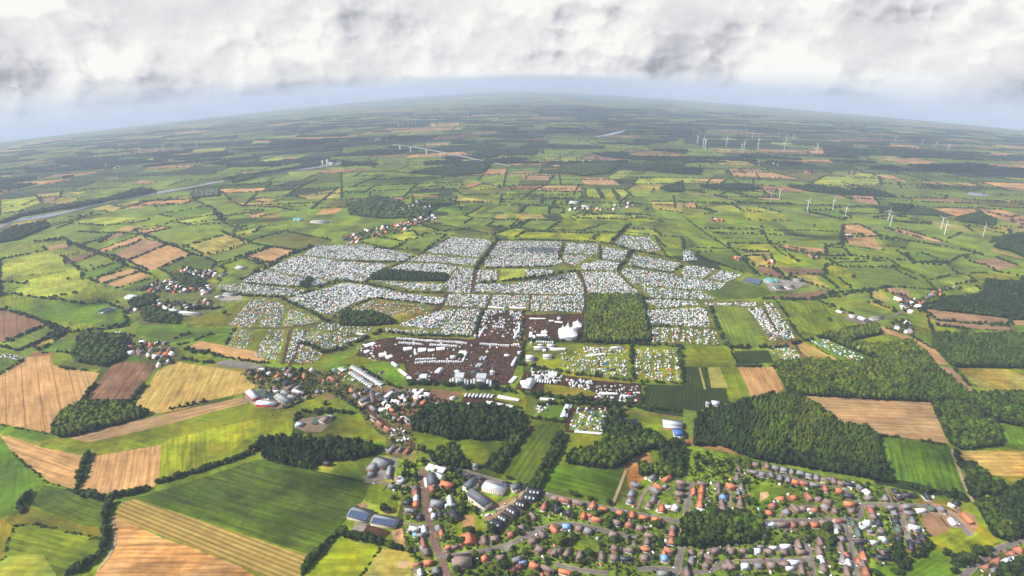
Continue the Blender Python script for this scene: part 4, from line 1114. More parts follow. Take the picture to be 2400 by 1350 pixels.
for l in TREEROWS.strip().split('\n'):
    r, n, h, where = l.split('|'); ln = np.array(gpts(r)); n = int(n); seg = np.linalg.norm(np.diff(ln, axis=0), axis=1).sum()
    P0 = along(ln, seg/n*1.0001, .35)[:n]; q = np.argsort(proj(P0[:, 0], P0[:, 1])[0]); P0 = P0[q]
    for i, p in enumerate(P0):
        s = random.uniform(.75, 1.3); k = random.choice([0, 0, 1, 2, 2, 3])
        tree(p[0], p[1], float(h)*s, float(h)*1.0*s*random.uniform(.9, 1.15), k,
             '%s%s tree, %s in %s' % ('tall ' if s > 1.12 else ('small ' if s < .88 else ''), 'dark round' if k != 3 else 'mid-green round', nth(i), where), 'trees along the field hedges')
    under = along(ln, 4, .5); m_ = len(under); under = under+RNG.normal(0, 1, under.shape)
    merge_instances('hedge', T_NEAR, np.column_stack([under, gz(under[:, 0], under[:, 1])-.3]), np.column_stack([RNG.uniform(4, 6, m_)]*2+[RNG.uniform(2, 4.5, m_)]), RNG.uniform(0, 6, m_), tcol(m_, TC['d'], .2), LEAF,
                    label='bushy undergrowth of '+where, category='hedge', group='hedges between the fields')
LONE = '''
D 190,490 10 4|lone upright tree in the far left meadow
D 225,437 5 0|small lone tree in the left meadow
D 480,465 8 0|broad lone bush-like tree in the left meadow
D 640,372 7 0|lone tree in the meadow above the double tan field
D 657,640 6 0|small tree alone in the wide left meadow
D 730,622 6 0|left tree of the pair above the round basin
D 825,630 7 0|right tree of the pair above the round basin
D 1585,715 12 1|big lone tree in the rough olive meadow
D 1485,855 8 0|lone tree beside the maize plot
E 1795,1140 9 1|lone round tree in the strip below the caravan meadow
E 1695,1130 7 0|smaller lone tree below the caravan meadow
E 770,97 6 0|lone tree in the upper meadow
E 570,160 7 0|lone tree left of the long maize field
F 1030,755 9 0|lone tree in the mown green field
F 925,90 8 0|lone tree in the upper right meadow
C 1285,330 14 0|large dark tree at the corner of the wide stubble field
B 1620,780 8 0|left tree of the pair in the bright square field
B 1645,795 8 1|right tree of the pair in the bright square field
B 1755,820 7 0|lone tree at the foot of the bright square field
B 1880,845 8 0|tree in the lower right corner of the bright square field
B 1530,1120 17 4|large light green tree beside the village green
B 900,1060 13 0|left of the two big trees below the sand arena
B 1060,1050 14 2|right of the two big trees below the sand arena
B 1150,1310 16 2|tall dark tree between the bottom gardens
B 300,905 14 2|broad dark tree behind the solar barns
B 2360,1140 10 1|round street tree beside the crossroads
B 80,340 0 0|x
E 835,1015 10 1|green tree inside the festival arena
E 1595,1075 0 0|x
B 580,480 12 2|dark tree where the fair street leaves the wood
N 1860,1090 9 0|lone tree at the corner of the pasture
N 1140,500 8 0|tall tree above the stable yard
'''
for l in LONE.strip().split('\n'):
    a, lab = l.split('|'); a = a.rsplit(' ', 2); p = gpts(a[0])[0]; h = float(a[1])
    if h: tree(p[0], p[1], h, h*1.05, int(a[2]), lab, 'lone trees')
# ================================================================== THE FESTIVAL: TENTS, MARQUEES, STAGES, CROWD
def quad_tmpl(mb_faces, V, sh): return (np.array(V, float), [(np.array(f), np.array(s)) for f, s in mb_faces])
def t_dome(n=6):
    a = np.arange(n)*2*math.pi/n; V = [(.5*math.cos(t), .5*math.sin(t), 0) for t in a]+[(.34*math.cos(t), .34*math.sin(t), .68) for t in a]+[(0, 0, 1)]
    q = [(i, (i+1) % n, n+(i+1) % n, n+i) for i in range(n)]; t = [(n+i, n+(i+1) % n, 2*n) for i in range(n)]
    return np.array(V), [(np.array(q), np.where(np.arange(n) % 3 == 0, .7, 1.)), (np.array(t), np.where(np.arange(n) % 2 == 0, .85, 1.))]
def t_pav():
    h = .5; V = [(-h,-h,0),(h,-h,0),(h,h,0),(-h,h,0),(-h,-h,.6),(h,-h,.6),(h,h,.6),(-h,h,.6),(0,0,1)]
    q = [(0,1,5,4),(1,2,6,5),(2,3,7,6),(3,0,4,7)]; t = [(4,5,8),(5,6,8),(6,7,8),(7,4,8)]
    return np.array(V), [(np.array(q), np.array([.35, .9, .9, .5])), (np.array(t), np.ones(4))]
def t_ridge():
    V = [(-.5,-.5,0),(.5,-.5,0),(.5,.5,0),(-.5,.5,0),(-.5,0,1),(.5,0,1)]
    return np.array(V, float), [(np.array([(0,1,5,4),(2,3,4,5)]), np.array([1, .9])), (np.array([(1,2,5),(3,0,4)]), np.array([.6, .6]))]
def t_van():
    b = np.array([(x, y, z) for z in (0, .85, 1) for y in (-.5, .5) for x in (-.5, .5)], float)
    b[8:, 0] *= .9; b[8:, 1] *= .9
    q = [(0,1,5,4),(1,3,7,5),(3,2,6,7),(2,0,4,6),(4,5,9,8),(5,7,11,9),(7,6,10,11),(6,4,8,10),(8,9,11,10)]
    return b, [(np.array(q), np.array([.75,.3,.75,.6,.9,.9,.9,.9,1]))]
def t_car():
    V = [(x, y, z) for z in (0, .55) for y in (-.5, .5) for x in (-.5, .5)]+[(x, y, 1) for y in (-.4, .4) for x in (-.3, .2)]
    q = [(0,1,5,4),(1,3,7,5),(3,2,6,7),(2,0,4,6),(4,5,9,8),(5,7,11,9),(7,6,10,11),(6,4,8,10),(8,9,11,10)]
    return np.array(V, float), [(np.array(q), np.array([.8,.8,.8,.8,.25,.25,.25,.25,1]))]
TMS = [t_dome(), t_pav(), t_ridge(), t_van(), t_car()]
DIM = [((2.9, 2.9, 1.5), 0), ((3.6, 3.6, 2.7), 1), ((3.4, 2.4, 1.5), 2), ((5.6, 2.2, 2.5), 3), ((4.3, 1.8, 1.45), 4)]
PAL = dict(white=(.60,.60,.60), cream=(.54,.50,.44), grey=(.28,.30,.33), blue=(.05,.16,.34), teal=(.04,.22,.22), green=(.07,.15,.06), dkg=(.04,.07,.05),
           orange=(.6,.16,.03), red=(.45,.04,.03), black=(.03,.03,.035), lblue=(.25,.42,.55), yel=(.6,.45,.08))
STY = dict(  # kind weights (dome,pavilion,ridge,van,car), colour weights, spacing
 w=((.25,.38,.07,.16,.14), dict(white=.46, cream=.10, grey=.12, blue=.08, teal=.05, green=.08, dkg=.05, orange=.03, red=.025, black=.05), 4.7),
 d=((.3,.34,.08,.14,.14), dict(white=.40, cream=.08, grey=.13, blue=.12, teal=.08, green=.1, dkg=.06, orange=.02, red=.02, black=.05), 4.8),
 c=((.7,.15,.1,.03,.02), dict(white=.32, cream=.08, grey=.06, blue=.1, teal=.16, green=.1, orange=.12, red=.03, yel=.03), 3.9),
 o=((.9,.05,.05,0,0), dict(orange=.42, white=.18, cream=.12, teal=.16, blue=.12), 4.6),
 s=((.3,.3,.1,.18,.12), dict(white=.52, cream=.1, grey=.08, blue=.07, teal=.06, green=.06, orange=.04, red=.03, black=.04), 5.4),
 v=((.1,.12,.02,.46,.3), dict(white=.64, cream=.08, grey=.09, blue=.05, black=.07, red=.03, green=.02, orange=.02), 5.9))
TENTM = attr_mat('canvas', .75, .15)
def rows_filter(W, ang, period, gap):
    v = -W[:, 0]*math.sin(ang)+W[:, 1]*math.cos(ang); return (v % period) > gap
def camp(label, poly, style, period=0, gap=0, ang=None, dens=1.0, near=None):
    kw, cw, spc = STY[style]; e = np.roll(poly, -1, 0)-poly; k = int(np.argmax((e**2).sum(1)))
    a0 = math.atan2(e[k, 1], e[k, 0]) if ang is None else ang
    W = sample_poly(poly, spc, .38, a0)
    if period: W = W[rows_filter(W, a0, period, gap*.62)]
    clump = np.sin(W[:, 0]*.11+3*np.sin(W[:, 1]*.07))*np.cos(W[:, 1]*.13+2*np.sin(W[:, 0]*.05))
    W = W[RNG.random(len(W)) < dens*(1-.28*(clump > .55))]
    n = len(W)
    if not n: return
    kinds = RNG.choice(5, n, p=np.array(kw)/sum(kw)); names = list(cw); p = np.array([cw[k] for k in names]); ci = RNG.choice(len(names), n, p=p/p.sum())
    C = np.array([PAL[k] for k in names])[ci]*RNG.uniform(.6, 1.1, (n, 1))
    tall = np.isin(kinds, (1,)) & (RNG.random(n) < .65); C[tall] = np.array(PAL['white'])*RNG.uniform(.8, 1.15, (tall.sum(), 1))
    if near:                                                # these few are large enough to be things of their own
        for i in range(n): NEARREC.append((float(np.hypot(*W[i])), near, int(kinds[i]), 'white' if tall[i] else names[ci[i]], W[i], a0, C[i]))
        CN[0] += n; return
    build_tents(label, W, kinds, C, a0)
def build_tents(label, W, kinds, C, a0):
    Vs = []; off = 0; F3 = []; F4 = []; C3 = []; C4 = []; n = len(W); rot0 = np.broadcast_to(a0, (n,))
    for k in range(5):
        idx = np.where(kinds == k)[0]; m_ = len(idx)
        if not m_: continue
        V, Fl = TMS[k]; dim = np.array(DIM[k][0])*RNG.uniform(.72, 1.12, (m_, 1)); rot = rot0[idx]+RNG.choice([0, math.pi/2], m_)+RNG.normal(0, .15 if k else 1, m_)
        c, s = np.cos(rot)[:, None], np.sin(rot)[:, None]; Q = V[None]*dim[:, None, :]
        X = Q[..., 0]*c-Q[..., 1]*s+W[idx, 0:1]; Y = Q[..., 0]*s+Q[..., 1]*c+W[idx, 1:2]; Z = Q[..., 2]+(gz(W[idx, 0], W[idx, 1])+.45)[:, None]
        Vs.append(np.stack([X, Y, Z], -1).reshape(-1, 3)); base = (np.arange(m_)*len(V)+off)[:, None, None]; off += m_*len(V)
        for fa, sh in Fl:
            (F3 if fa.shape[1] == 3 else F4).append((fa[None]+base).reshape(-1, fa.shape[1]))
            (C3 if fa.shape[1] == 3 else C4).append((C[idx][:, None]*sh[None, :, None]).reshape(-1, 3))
    Fc = [np.concatenate(q) for q in (F3, F4) if q]; cc = [np.concatenate(q) for q in (C3, C4) if q]
    link('tents', mk_mesh('tents', np.concatenate(Vs), Fc, cc), TENTM, kind='stuff', label=label, category='tents'); CN[0] += n
CN = [0]; NEARREC = []
NEARC = {'B 1605,305': 'the small tent camp', 'B 1345,190': 'the coach park', 'N 1190,50': 'the camp by the trucks', 'E 1790,1205': 'the muddy camper field', 'E 1560,1155': 'the strip above the muddy campers', 'Q 540,930': 'the village fair',
 'Q 880,1100': 'the lower fair green', 'Q 1530,920': 'the lower fairground', 'R 220,920': 'the lower mud', 'R 700,1080': 'the meadow on the lower mud', 'J 900,470': 'the van row', 'J 1260,520': 'the building site', 'J 660,480': 'the kiosk yard',
 'B 340,330': 'the pasture corner camp', 'E 0,1060': 'the tents by the trucks', 'E 1300,1130': 'the hall yard'}
CAMPS = '''
w 0 0 1 D 1705,480 1800,420 1900,395 1980,430 2320,480 2280,508 2110,516 1900,500
w 0 0 1 D 1910,390 1995,335 2100,300 2400,338 E 0,338 340,360 230,430 150,480 0,462 D 2330,470 1985,420
w 0 0 1 D 2135,295 2215,232 2400,226 E 170,228 500,292 435,338 0,325 D 2400,325
w 26 4 .95 D 1520,512 1700,495 2150,545 2100,585 1700,560 1560,535
w 0 0 1 D 2020,610 2155,568 2400,500 E 150,505 480,570 740,600 690,645 230,590 60,640 0,680 D 2340,715 2260,700
w 60 4 1 E 595,270 680,225 780,168 900,178 1055,192 1050,225 970,312 700,285
w 0 0 1 E 445,335 560,292 700,300 960,325 935,370 700,345
w 0 0 1 E 325,405 440,352 700,358 810,378 760,440 420,412
w 45 5 1 E 825,380 930,395 905,560 760,560 725,500
w 34 4 1 E 1000,378 1060,260 1105,200 1550,200 1520,290 1555,345 1480,370 1130,380
w 30 4 1 E 945,488 965,402 1095,402 1100,470
w 30 5 .95 E 1295,400 1485,392 1500,430 1295,460
d 30 4 1 E 1582,212 1810,218 1800,290 1562,282
d 0 0 1 E 1832,236 2008,266 1985,338 1832,320
d 0 0 .95 E 1555,300 1760,300 1680,345 1640,370 1570,340
w 0 0 1 E 1685,360 1830,335 1955,347 1935,403 1680,398
w 0 0 1 E 945,500 1210,500 1500,450 1640,418 1695,490 1708,575 1330,568 935,555
w 0 0 1 E 1685,412 1940,418 2000,485 2095,560 2105,592 1738,578
d 40 8 .9 E 1912,232 1970,158 2170,172 2250,260 2180,270
d 0 0 .9 E 2020,362 2055,292 2385,352 2330,415 2060,370
d 0 0 .9 E 1965,415 2000,388 2330,430 2400,462 E 2400,532 2090,508 2040,490
d 0 0 .85 E 2100,520 2400,542 2400,598 2185,598
w 30 4 1 E 205,473 480,490 715,502 700,548 480,535
w 30 4 1 D 2400,490 E 160,510 430,568 735,600 690,645 300,600 0,570
w 0 0 1 E 0,580 190,592 0,675
o 17 5 .9 E 150,640 235,610 600,650 640,662 560,690 400,720 250,690
c 20 4 .9 E 60,690 160,640 300,700 400,720 120,715
w 60 7 1 E 725,648 755,568 1045,578 1010,668
w 0 0 1 E 1050,658 1068,578 1322,578 1308,668
w 80 6 1 E 1332,688 1340,582 1706,582 1702,698
w 26 9 1 E 390,798 600,700 740,690 700,760 620,800
w 40 4 1 E 640,850 720,790 850,672 988,682 920,858 640,858
w 0 0 .9 E 400,790 520,740 700,690 850,672 700,800 620,815
d 14 3 .8 B 1605,305 1665,170 1905,175 1850,338 1600,326
s 0 0 .07 E 300,900 880,910 1260,930 1230,1060 900,1120 480,1180 440,1050 280,1030
s 0 0 .16 E 1000,740 1260,720 1250,880 970,870
s 0 0 .12 E 1300,760 1500,770 1490,880 1300,880
v 0 0 .5 B 1345,190 1400,145 1500,150 1470,180 1380,230
s 0 0 .5 E 100,960 180,915 300,905 220,1000 300,1040 200,1035
s 0 0 .4 E 1000,900 960,870 1010,700 1060,700
s 0 0 .5 Q 540,930 700,900 860,960 700,1030 620,1010
s 0 0 .4 Q 880,1100 1060,900 1160,900 1080,1010 950,1120
v 0 0 .4 Q 1530,920 1900,940 1880,1000 1600,985
v 0 0 .45 R 220,920 600,960 700,1030 600,1120 320,1080
s 0 0 .5 R 700,1080 900,1060 1080,1110 1040,1200 760,1190
v 0 0 .5 R 930,650 1240,650 1240,740 940,740
v 0 0 .5 R 1260,650 1440,660 1430,745 1250,745
s 0 0 .5 E 1225,690 1280,700 1275,900 1220,900
s 12 4 .5 J 900,470 1180,440 1160,480 920,500
s 0 0 .4 J 1260,520 1500,440 1600,360 1640,380 1500,520 1300,640
s 0 0 .35 J 660,480 850,490 840,530 680,530
s 0 0 .4 B 340,330 420,310 490,400 470,440 380,420
s 22 7 .9 E 0,800 220,800 200,830 0,870
s 20 6 .9 E 310,808 620,822 600,858 320,838
s 22 6 .9 E 0,885 150,872 0,950
w 0 0 .8 E 1000,700 1040,680 1160,680 1150,700 1020,730 990,820 960,870
w 0 0 .8 E 1170,690 1270,690 1270,730 1200,760
w 0 0 .75 E 1225,800 1255,760 1250,880 1215,880
w 0 0 .6 E 1060,760 1150,745 1150,810 1070,820
c 24 4 .95 D 1605,788 1765,608 1885,606 1860,700 1760,800 1700,803
c 24 3 .95 D 1830,800 1900,608 2010,658 1970,800
c 20 4 .95 D 1990,795 2045,672 2250,755 2150,785
c 20 6 .75 D 1605,925 1665,822 1780,822 1740,950 1700,955
c 24 5 .9 D 1795,995 1885,822 2015,825 1965,1035 1810,1018
w 24 3 .9 D 1995,1045 2075,822 2175,818 2100,920 2050,1050
c 16 6 .95 D 2115,898 2160,835 2400,845 2400,950 2320,955
c 20 5 .9 D 2070,1055 2115,925 2285,1000 2200,1055
s 16 5 .95 D 2190,815 2270,772 2400,780 2400,825
s 14 5 .9 D 0,1010 50,985 180,1020 150,1038 0,1028
d 0 0 1 F 0,262 68,272 105,332 0,336
d 0 0 1 F 0,382 80,370 235,397 150,455 0,440
d 0 0 1 F 175,458 262,402 412,436 310,486
d 0 0 1 F 0,448 160,468 305,500 250,542 0,533
d 0 0 .9 F 0,546 130,552 235,608 0,603
d 0 0 .95 F 0,618 108,617 108,652 0,652
w 0 0 .95 F 140,628 518,634 518,656 150,648
w 0 0 .95 F 0,672 158,667 198,788 180,800 0,796
s 18 6 .85 F 0,818 225,820 262,925 0,925
w 40 3 .95 F 458,672 555,665 620,780 690,878 615,905 560,800
w 40 3 .95 F 575,632 632,632 805,878 705,892 600,700
s 16 3 .9 F 605,955 765,938 845,1038 705,1052
s 22 6 .85 F 885,898 1000,888 1200,970 1380,1048 1225,1062
d 0 0 .95 E 2115,608 2400,612 2400,658 2235,668
w 0 0 .95 E 2135,687 2400,672 2400,795 2162,775
s 20 6 .8 E 2170,812 2400,806 2400,915 2185,905
s 18 7 .85 E 1540,1012 2015,1015 2015,1145 1850,1140 1575,1105
v 14 6 .8 E 1690,945 2015,945 2015,1000 1700,1000
v 15 6 .8 E 1430,985 1690,960 1680,1000 1530,1000
s 19 8 .85 E 2065,955 2355,962 2385,1185 2080,1165
s 0 0 .6 E 1560,1155 1780,1175 1755,1248 1620,1230
v 12 5 .75 E 1790,1205 2105,1205 2095,1345 1785,1335
v 0 0 .4 E 1300,1130 1540,1150 1560,1200 1300,1180
v 0 0 .35 B 340,330 420,310 500,380 480,430 390,420
v 14 4 .8 B 1345,200 1395,145 1500,135 1500,165 1370,230
s 0 0 .45 E 0,1060 130,1090 320,1240 200,1230 60,1130
s 14 5 .8 N 1190,50 1260,40 1540,190 1480,240 1330,150
'''
CLAB = ['white tents and pavilions packed', 'camping field of white tents', 'dense tents and parked vans']
NM = [('narrow wood between the tent fields', pts('E 470,450')[0]), ('square wood', pts('E 1900,740')[0]), ('circus tent', pts('R 735,460')[0]), ('muddy arena', pts('E 700,1000')[0]), ('green square field', pts('E 1200,430')[0]),
      ('solar roof farm', pts('F 480,480')[0]), ('dark crop square on the right', pts('F 380,800')[0]), ('orange stubble triangle', pts('F 950,1000')[0]), ('colourful tent field', pts('E 350,660')[0]), ('upper left camp corner', pts('D 2250,240')[0]),
      ('strip meadows at the top', pts('E 1500,170')[0]), ('rough olive meadow', pts('D 1580,750')[0]), ('village on the left', pts('D 1400,480')[0])]
CSEEN = {}
for l in CAMPS.strip().split('\n'):
    st, pe, ga, de, r = l.split(' ', 4); pp = np.array([q[:2] for q in pts(r)]).mean(0)
    lm = min(NM, key=lambda t: np.hypot(*(pp-np.array(t[1][:2])))); dx, dy = pp-np.array(lm[1][:2])
    side = ('right of' if dx > 0 else 'left of') if abs(dx) > abs(dy)*1.3 else ('below' if dy > 0 else 'above')
    lab = {'w': 'packed white tents', 'd': 'packed blue, green and white tents', 'c': 'colourful dome tents in rows', 'o': 'orange and turquoise tents in rows', 's': 'loose rows of tents and vans', 'v': 'parked vans and caravans'}[st]+' %s the %s' % (side, lm[0])
    k = CSEEN.get(lab, 0); CSEEN[lab] = k+1
    if k: lab += ', %s patch' % nth(k)
    camp(lab, np.array(gpts(r)), st, float(pe), float(ga), None, float(de), NEARC.get(' '.join(r.split()[:2])))
NEARREC.sort(key=lambda t: t[0]); lim = [0, 0, 0]; sel = []; rest = []
for t in NEARREC:
    g = 0 if t[2] < 3 else t[2]-2
    if lim[g] < (300, 130, 100)[g]: lim[g] += 1; sel.append(t)
    else: rest.append(t)
if rest: build_tents('loose tents and vans on the lower festival meadows', np.array([t[4] for t in rest]), np.array([t[2] for t in rest]), np.array([t[6] for t in rest]), np.array([t[5] for t in rest]))
CNAME = dict(white='white', cream='cream', grey='grey', blue='dark blue', teal='teal', green='green', dkg='dark green', orange='orange', red='red', black='black', lblue='light blue', yel='yellow')
tcache = {}; tocc = {}
sel.sort(key=lambda t: proj(t[4][0], t[4][1])[0])
for d_, where, k, cn, p, a0, c_ in sel:
    if (k, cn) not in tcache:
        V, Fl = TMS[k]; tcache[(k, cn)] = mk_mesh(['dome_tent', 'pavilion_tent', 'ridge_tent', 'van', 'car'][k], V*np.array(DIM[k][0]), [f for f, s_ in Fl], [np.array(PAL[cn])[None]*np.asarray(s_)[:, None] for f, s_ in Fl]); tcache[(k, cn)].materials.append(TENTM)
    key = (where, k, cn); q = tocc.get(key, 0); tocc[key] = q+1
    nm, kd, ct = [('dome_tent', 'dome tent', 'tent'), ('pavilion_tent', 'pavilion tent', 'tent'), ('ridge_tent', 'ridge tent', 'tent'), ('van', 'van', 'van'), ('parked_car', 'car', 'car')][k]
    o = link(nm, tcache[(k, cn)], None, loc=(p[0], p[1], float(gz(*p))+.45), rz=a0+random.choice([0, 1.57])+random.uniform(-.2, .2), label='%s %s, %s from the left in %s' % (CNAME[cn], kd, nth(q), where), category=ct, group=['tents of the lower camps', 'vans of the lower camps', 'cars of the lower camps'][max(0, k-2)])
    z_ = random.uniform(.82, 1.15); o.scale = (z_, z_, z_)
print('tents', CN, lim, len(rest))
# people on the mud: one crowd
def t_person():
    V = [(-.28,-.18,0),(.28,-.18,0),(.28,.18,0),(-.28,.18,0),(-.25,-.16,1.45),(.25,-.16,1.45),(.25,.16,1.45),(-.25,.16,1.45),(0,0,1.78)]
    return np.array(V), [(np.array([(0,1,5,4),(1,2,6,5),(2,3,7,6),(3,0,4,7)]), np.ones(4)), (np.array([(4,5,8),(5,6,8),(6,7,8),(7,4,8)]), np.full(4, 2.5))]
def crowd(label, poly, n_keep, spc=1.9):
    W = sample_poly(poly, spc, .45); W = W[RNG.random(len(W)) < n_keep]; n = len(W)
    pal = np.array([(.02,.02,.022),(.03,.03,.035),(.06,.05,.05),(.22,.14,.11),(.3,.2,.16),(.02,.025,.05),(.2,.03,.03)]); c = pal[RNG.integers(0, 7, n)]
    merge_instances('crowd', [t_person()], np.column_stack([W, gz(W[:, 0], W[:, 1])+.4]), np.ones((n, 3))*RNG.uniform(.92, 1.08, (n, 1)), RNG.uniform(0, 6.3, n), c, TENTM, kind='stuff', label=label, category='crowd')
crowd('dense dark crowd in front of the twin stages', np.array(gpts('E 700,1140 740,1060 900,1000 1220,1040 1200,1150 1060,1190 900,1140')), .75)
crowd('loose crowd across the muddy festival arena', np.array(gpts('E 300,900 880,900 1260,930 1240,1060 1180,1200 480,1190 440,1050 280,1030 160,960')), .18, 2.6)
crowd('people walking between the market stalls', np.array(gpts('E 1000,740 1270,700 1260,890 970,880')), .16, 2.6)
crowd('people on the mud before the circus tent', np.array(gpts('E 1295,745 1560,760 1500,830 1290,820')), .3, 2.4)
crowd('festival crowd walking down the fair street', np.array(gpts('J 480,0 560,0 590,300 600,480 650,700 690,880 760,1050 850,1350 760,1350 700,1150 650,980 560,720 520,480 490,250')), .35, 2.2)
crowd('visitors in the village lanes by the church', np.array(gpts('N 1640,560 1900,420 2080,330 2300,330 2260,420 2000,500 1760,640 1900,800 2250,1000 2200,1050 1700,740')), .14, 2.4)
# ---------------------------------------------------- built things of the festival
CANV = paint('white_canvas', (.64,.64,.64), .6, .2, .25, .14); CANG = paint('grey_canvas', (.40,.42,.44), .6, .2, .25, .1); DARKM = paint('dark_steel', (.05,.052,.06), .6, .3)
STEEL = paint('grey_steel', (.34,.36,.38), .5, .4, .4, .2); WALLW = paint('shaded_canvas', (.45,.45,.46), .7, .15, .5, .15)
REDC = paint('red_canvas', (.5,.04,.03)); TRK = paint('truck_white', (.75,.76,.77), .4, .4); RUB = paint('rubber', (.02,.02,.02), .8); GLS = paint('dark_glass', (.03,.04,.05), .2, .5)
def rotz_from(p, q): d = q-p; return math.atan2(d[1], d[0])
def gpt(s): return gpts(s)[0]
_mc = {}
def marquee_mesh(L, Wd, Hh, kind):
    key = (round(L), round(Wd), kind)
    if key in _mc: return _mc[key]
    L, Wd = round(L), round(Wd); eave = Hh*.55
    wl = MB(); wl.box(-L/2+.1, L/2-.1, -Wd/2+.1, Wd/2-.1, 0, eave, (.6,.6,.6)); rf = MB()
    if kind == 'arch': rf.arch(-L/2, L/2, -Wd/2, Wd/2, eave, Hh*.55, 8)
    elif kind == 'peaks':
        n = max(1, round(L/max(Wd, 3)))
        for i in range(n):
            a, b = -L/2+i*L/n, -L/2+(i+1)*L/n; m_ = (a+b)/2; rf.add([(a,-Wd/2,eave),(b,-Wd/2,eave),(b,Wd/2,eave),(a,Wd/2,eave),(m_,0,Hh*1.05)], [(0,1,4),(1,2,4),(2,3,4),(3,0,4)], (.8,)*3)
    else: rf.gable(-L/2, L/2, -Wd/2, Wd/2, eave, Hh, over=.2)
    fr = MB(); fr.box(-L/2-.02, L/2+.02, -Wd/2-.04, -Wd/2+.06, 0.1, eave*.6, (.1,.1,.1))
    _mc[key] = (wl.mesh('wall'), rf.mesh('roof')); return _mc[key]
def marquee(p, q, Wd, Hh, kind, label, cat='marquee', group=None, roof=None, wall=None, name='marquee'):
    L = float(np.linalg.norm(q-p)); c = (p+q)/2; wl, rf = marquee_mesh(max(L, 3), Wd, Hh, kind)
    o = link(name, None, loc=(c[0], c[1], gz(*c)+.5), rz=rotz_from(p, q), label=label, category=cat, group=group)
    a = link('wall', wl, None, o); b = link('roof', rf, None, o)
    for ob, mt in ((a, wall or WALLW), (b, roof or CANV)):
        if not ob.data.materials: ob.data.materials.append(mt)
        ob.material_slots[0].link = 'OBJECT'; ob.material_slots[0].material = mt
    return o
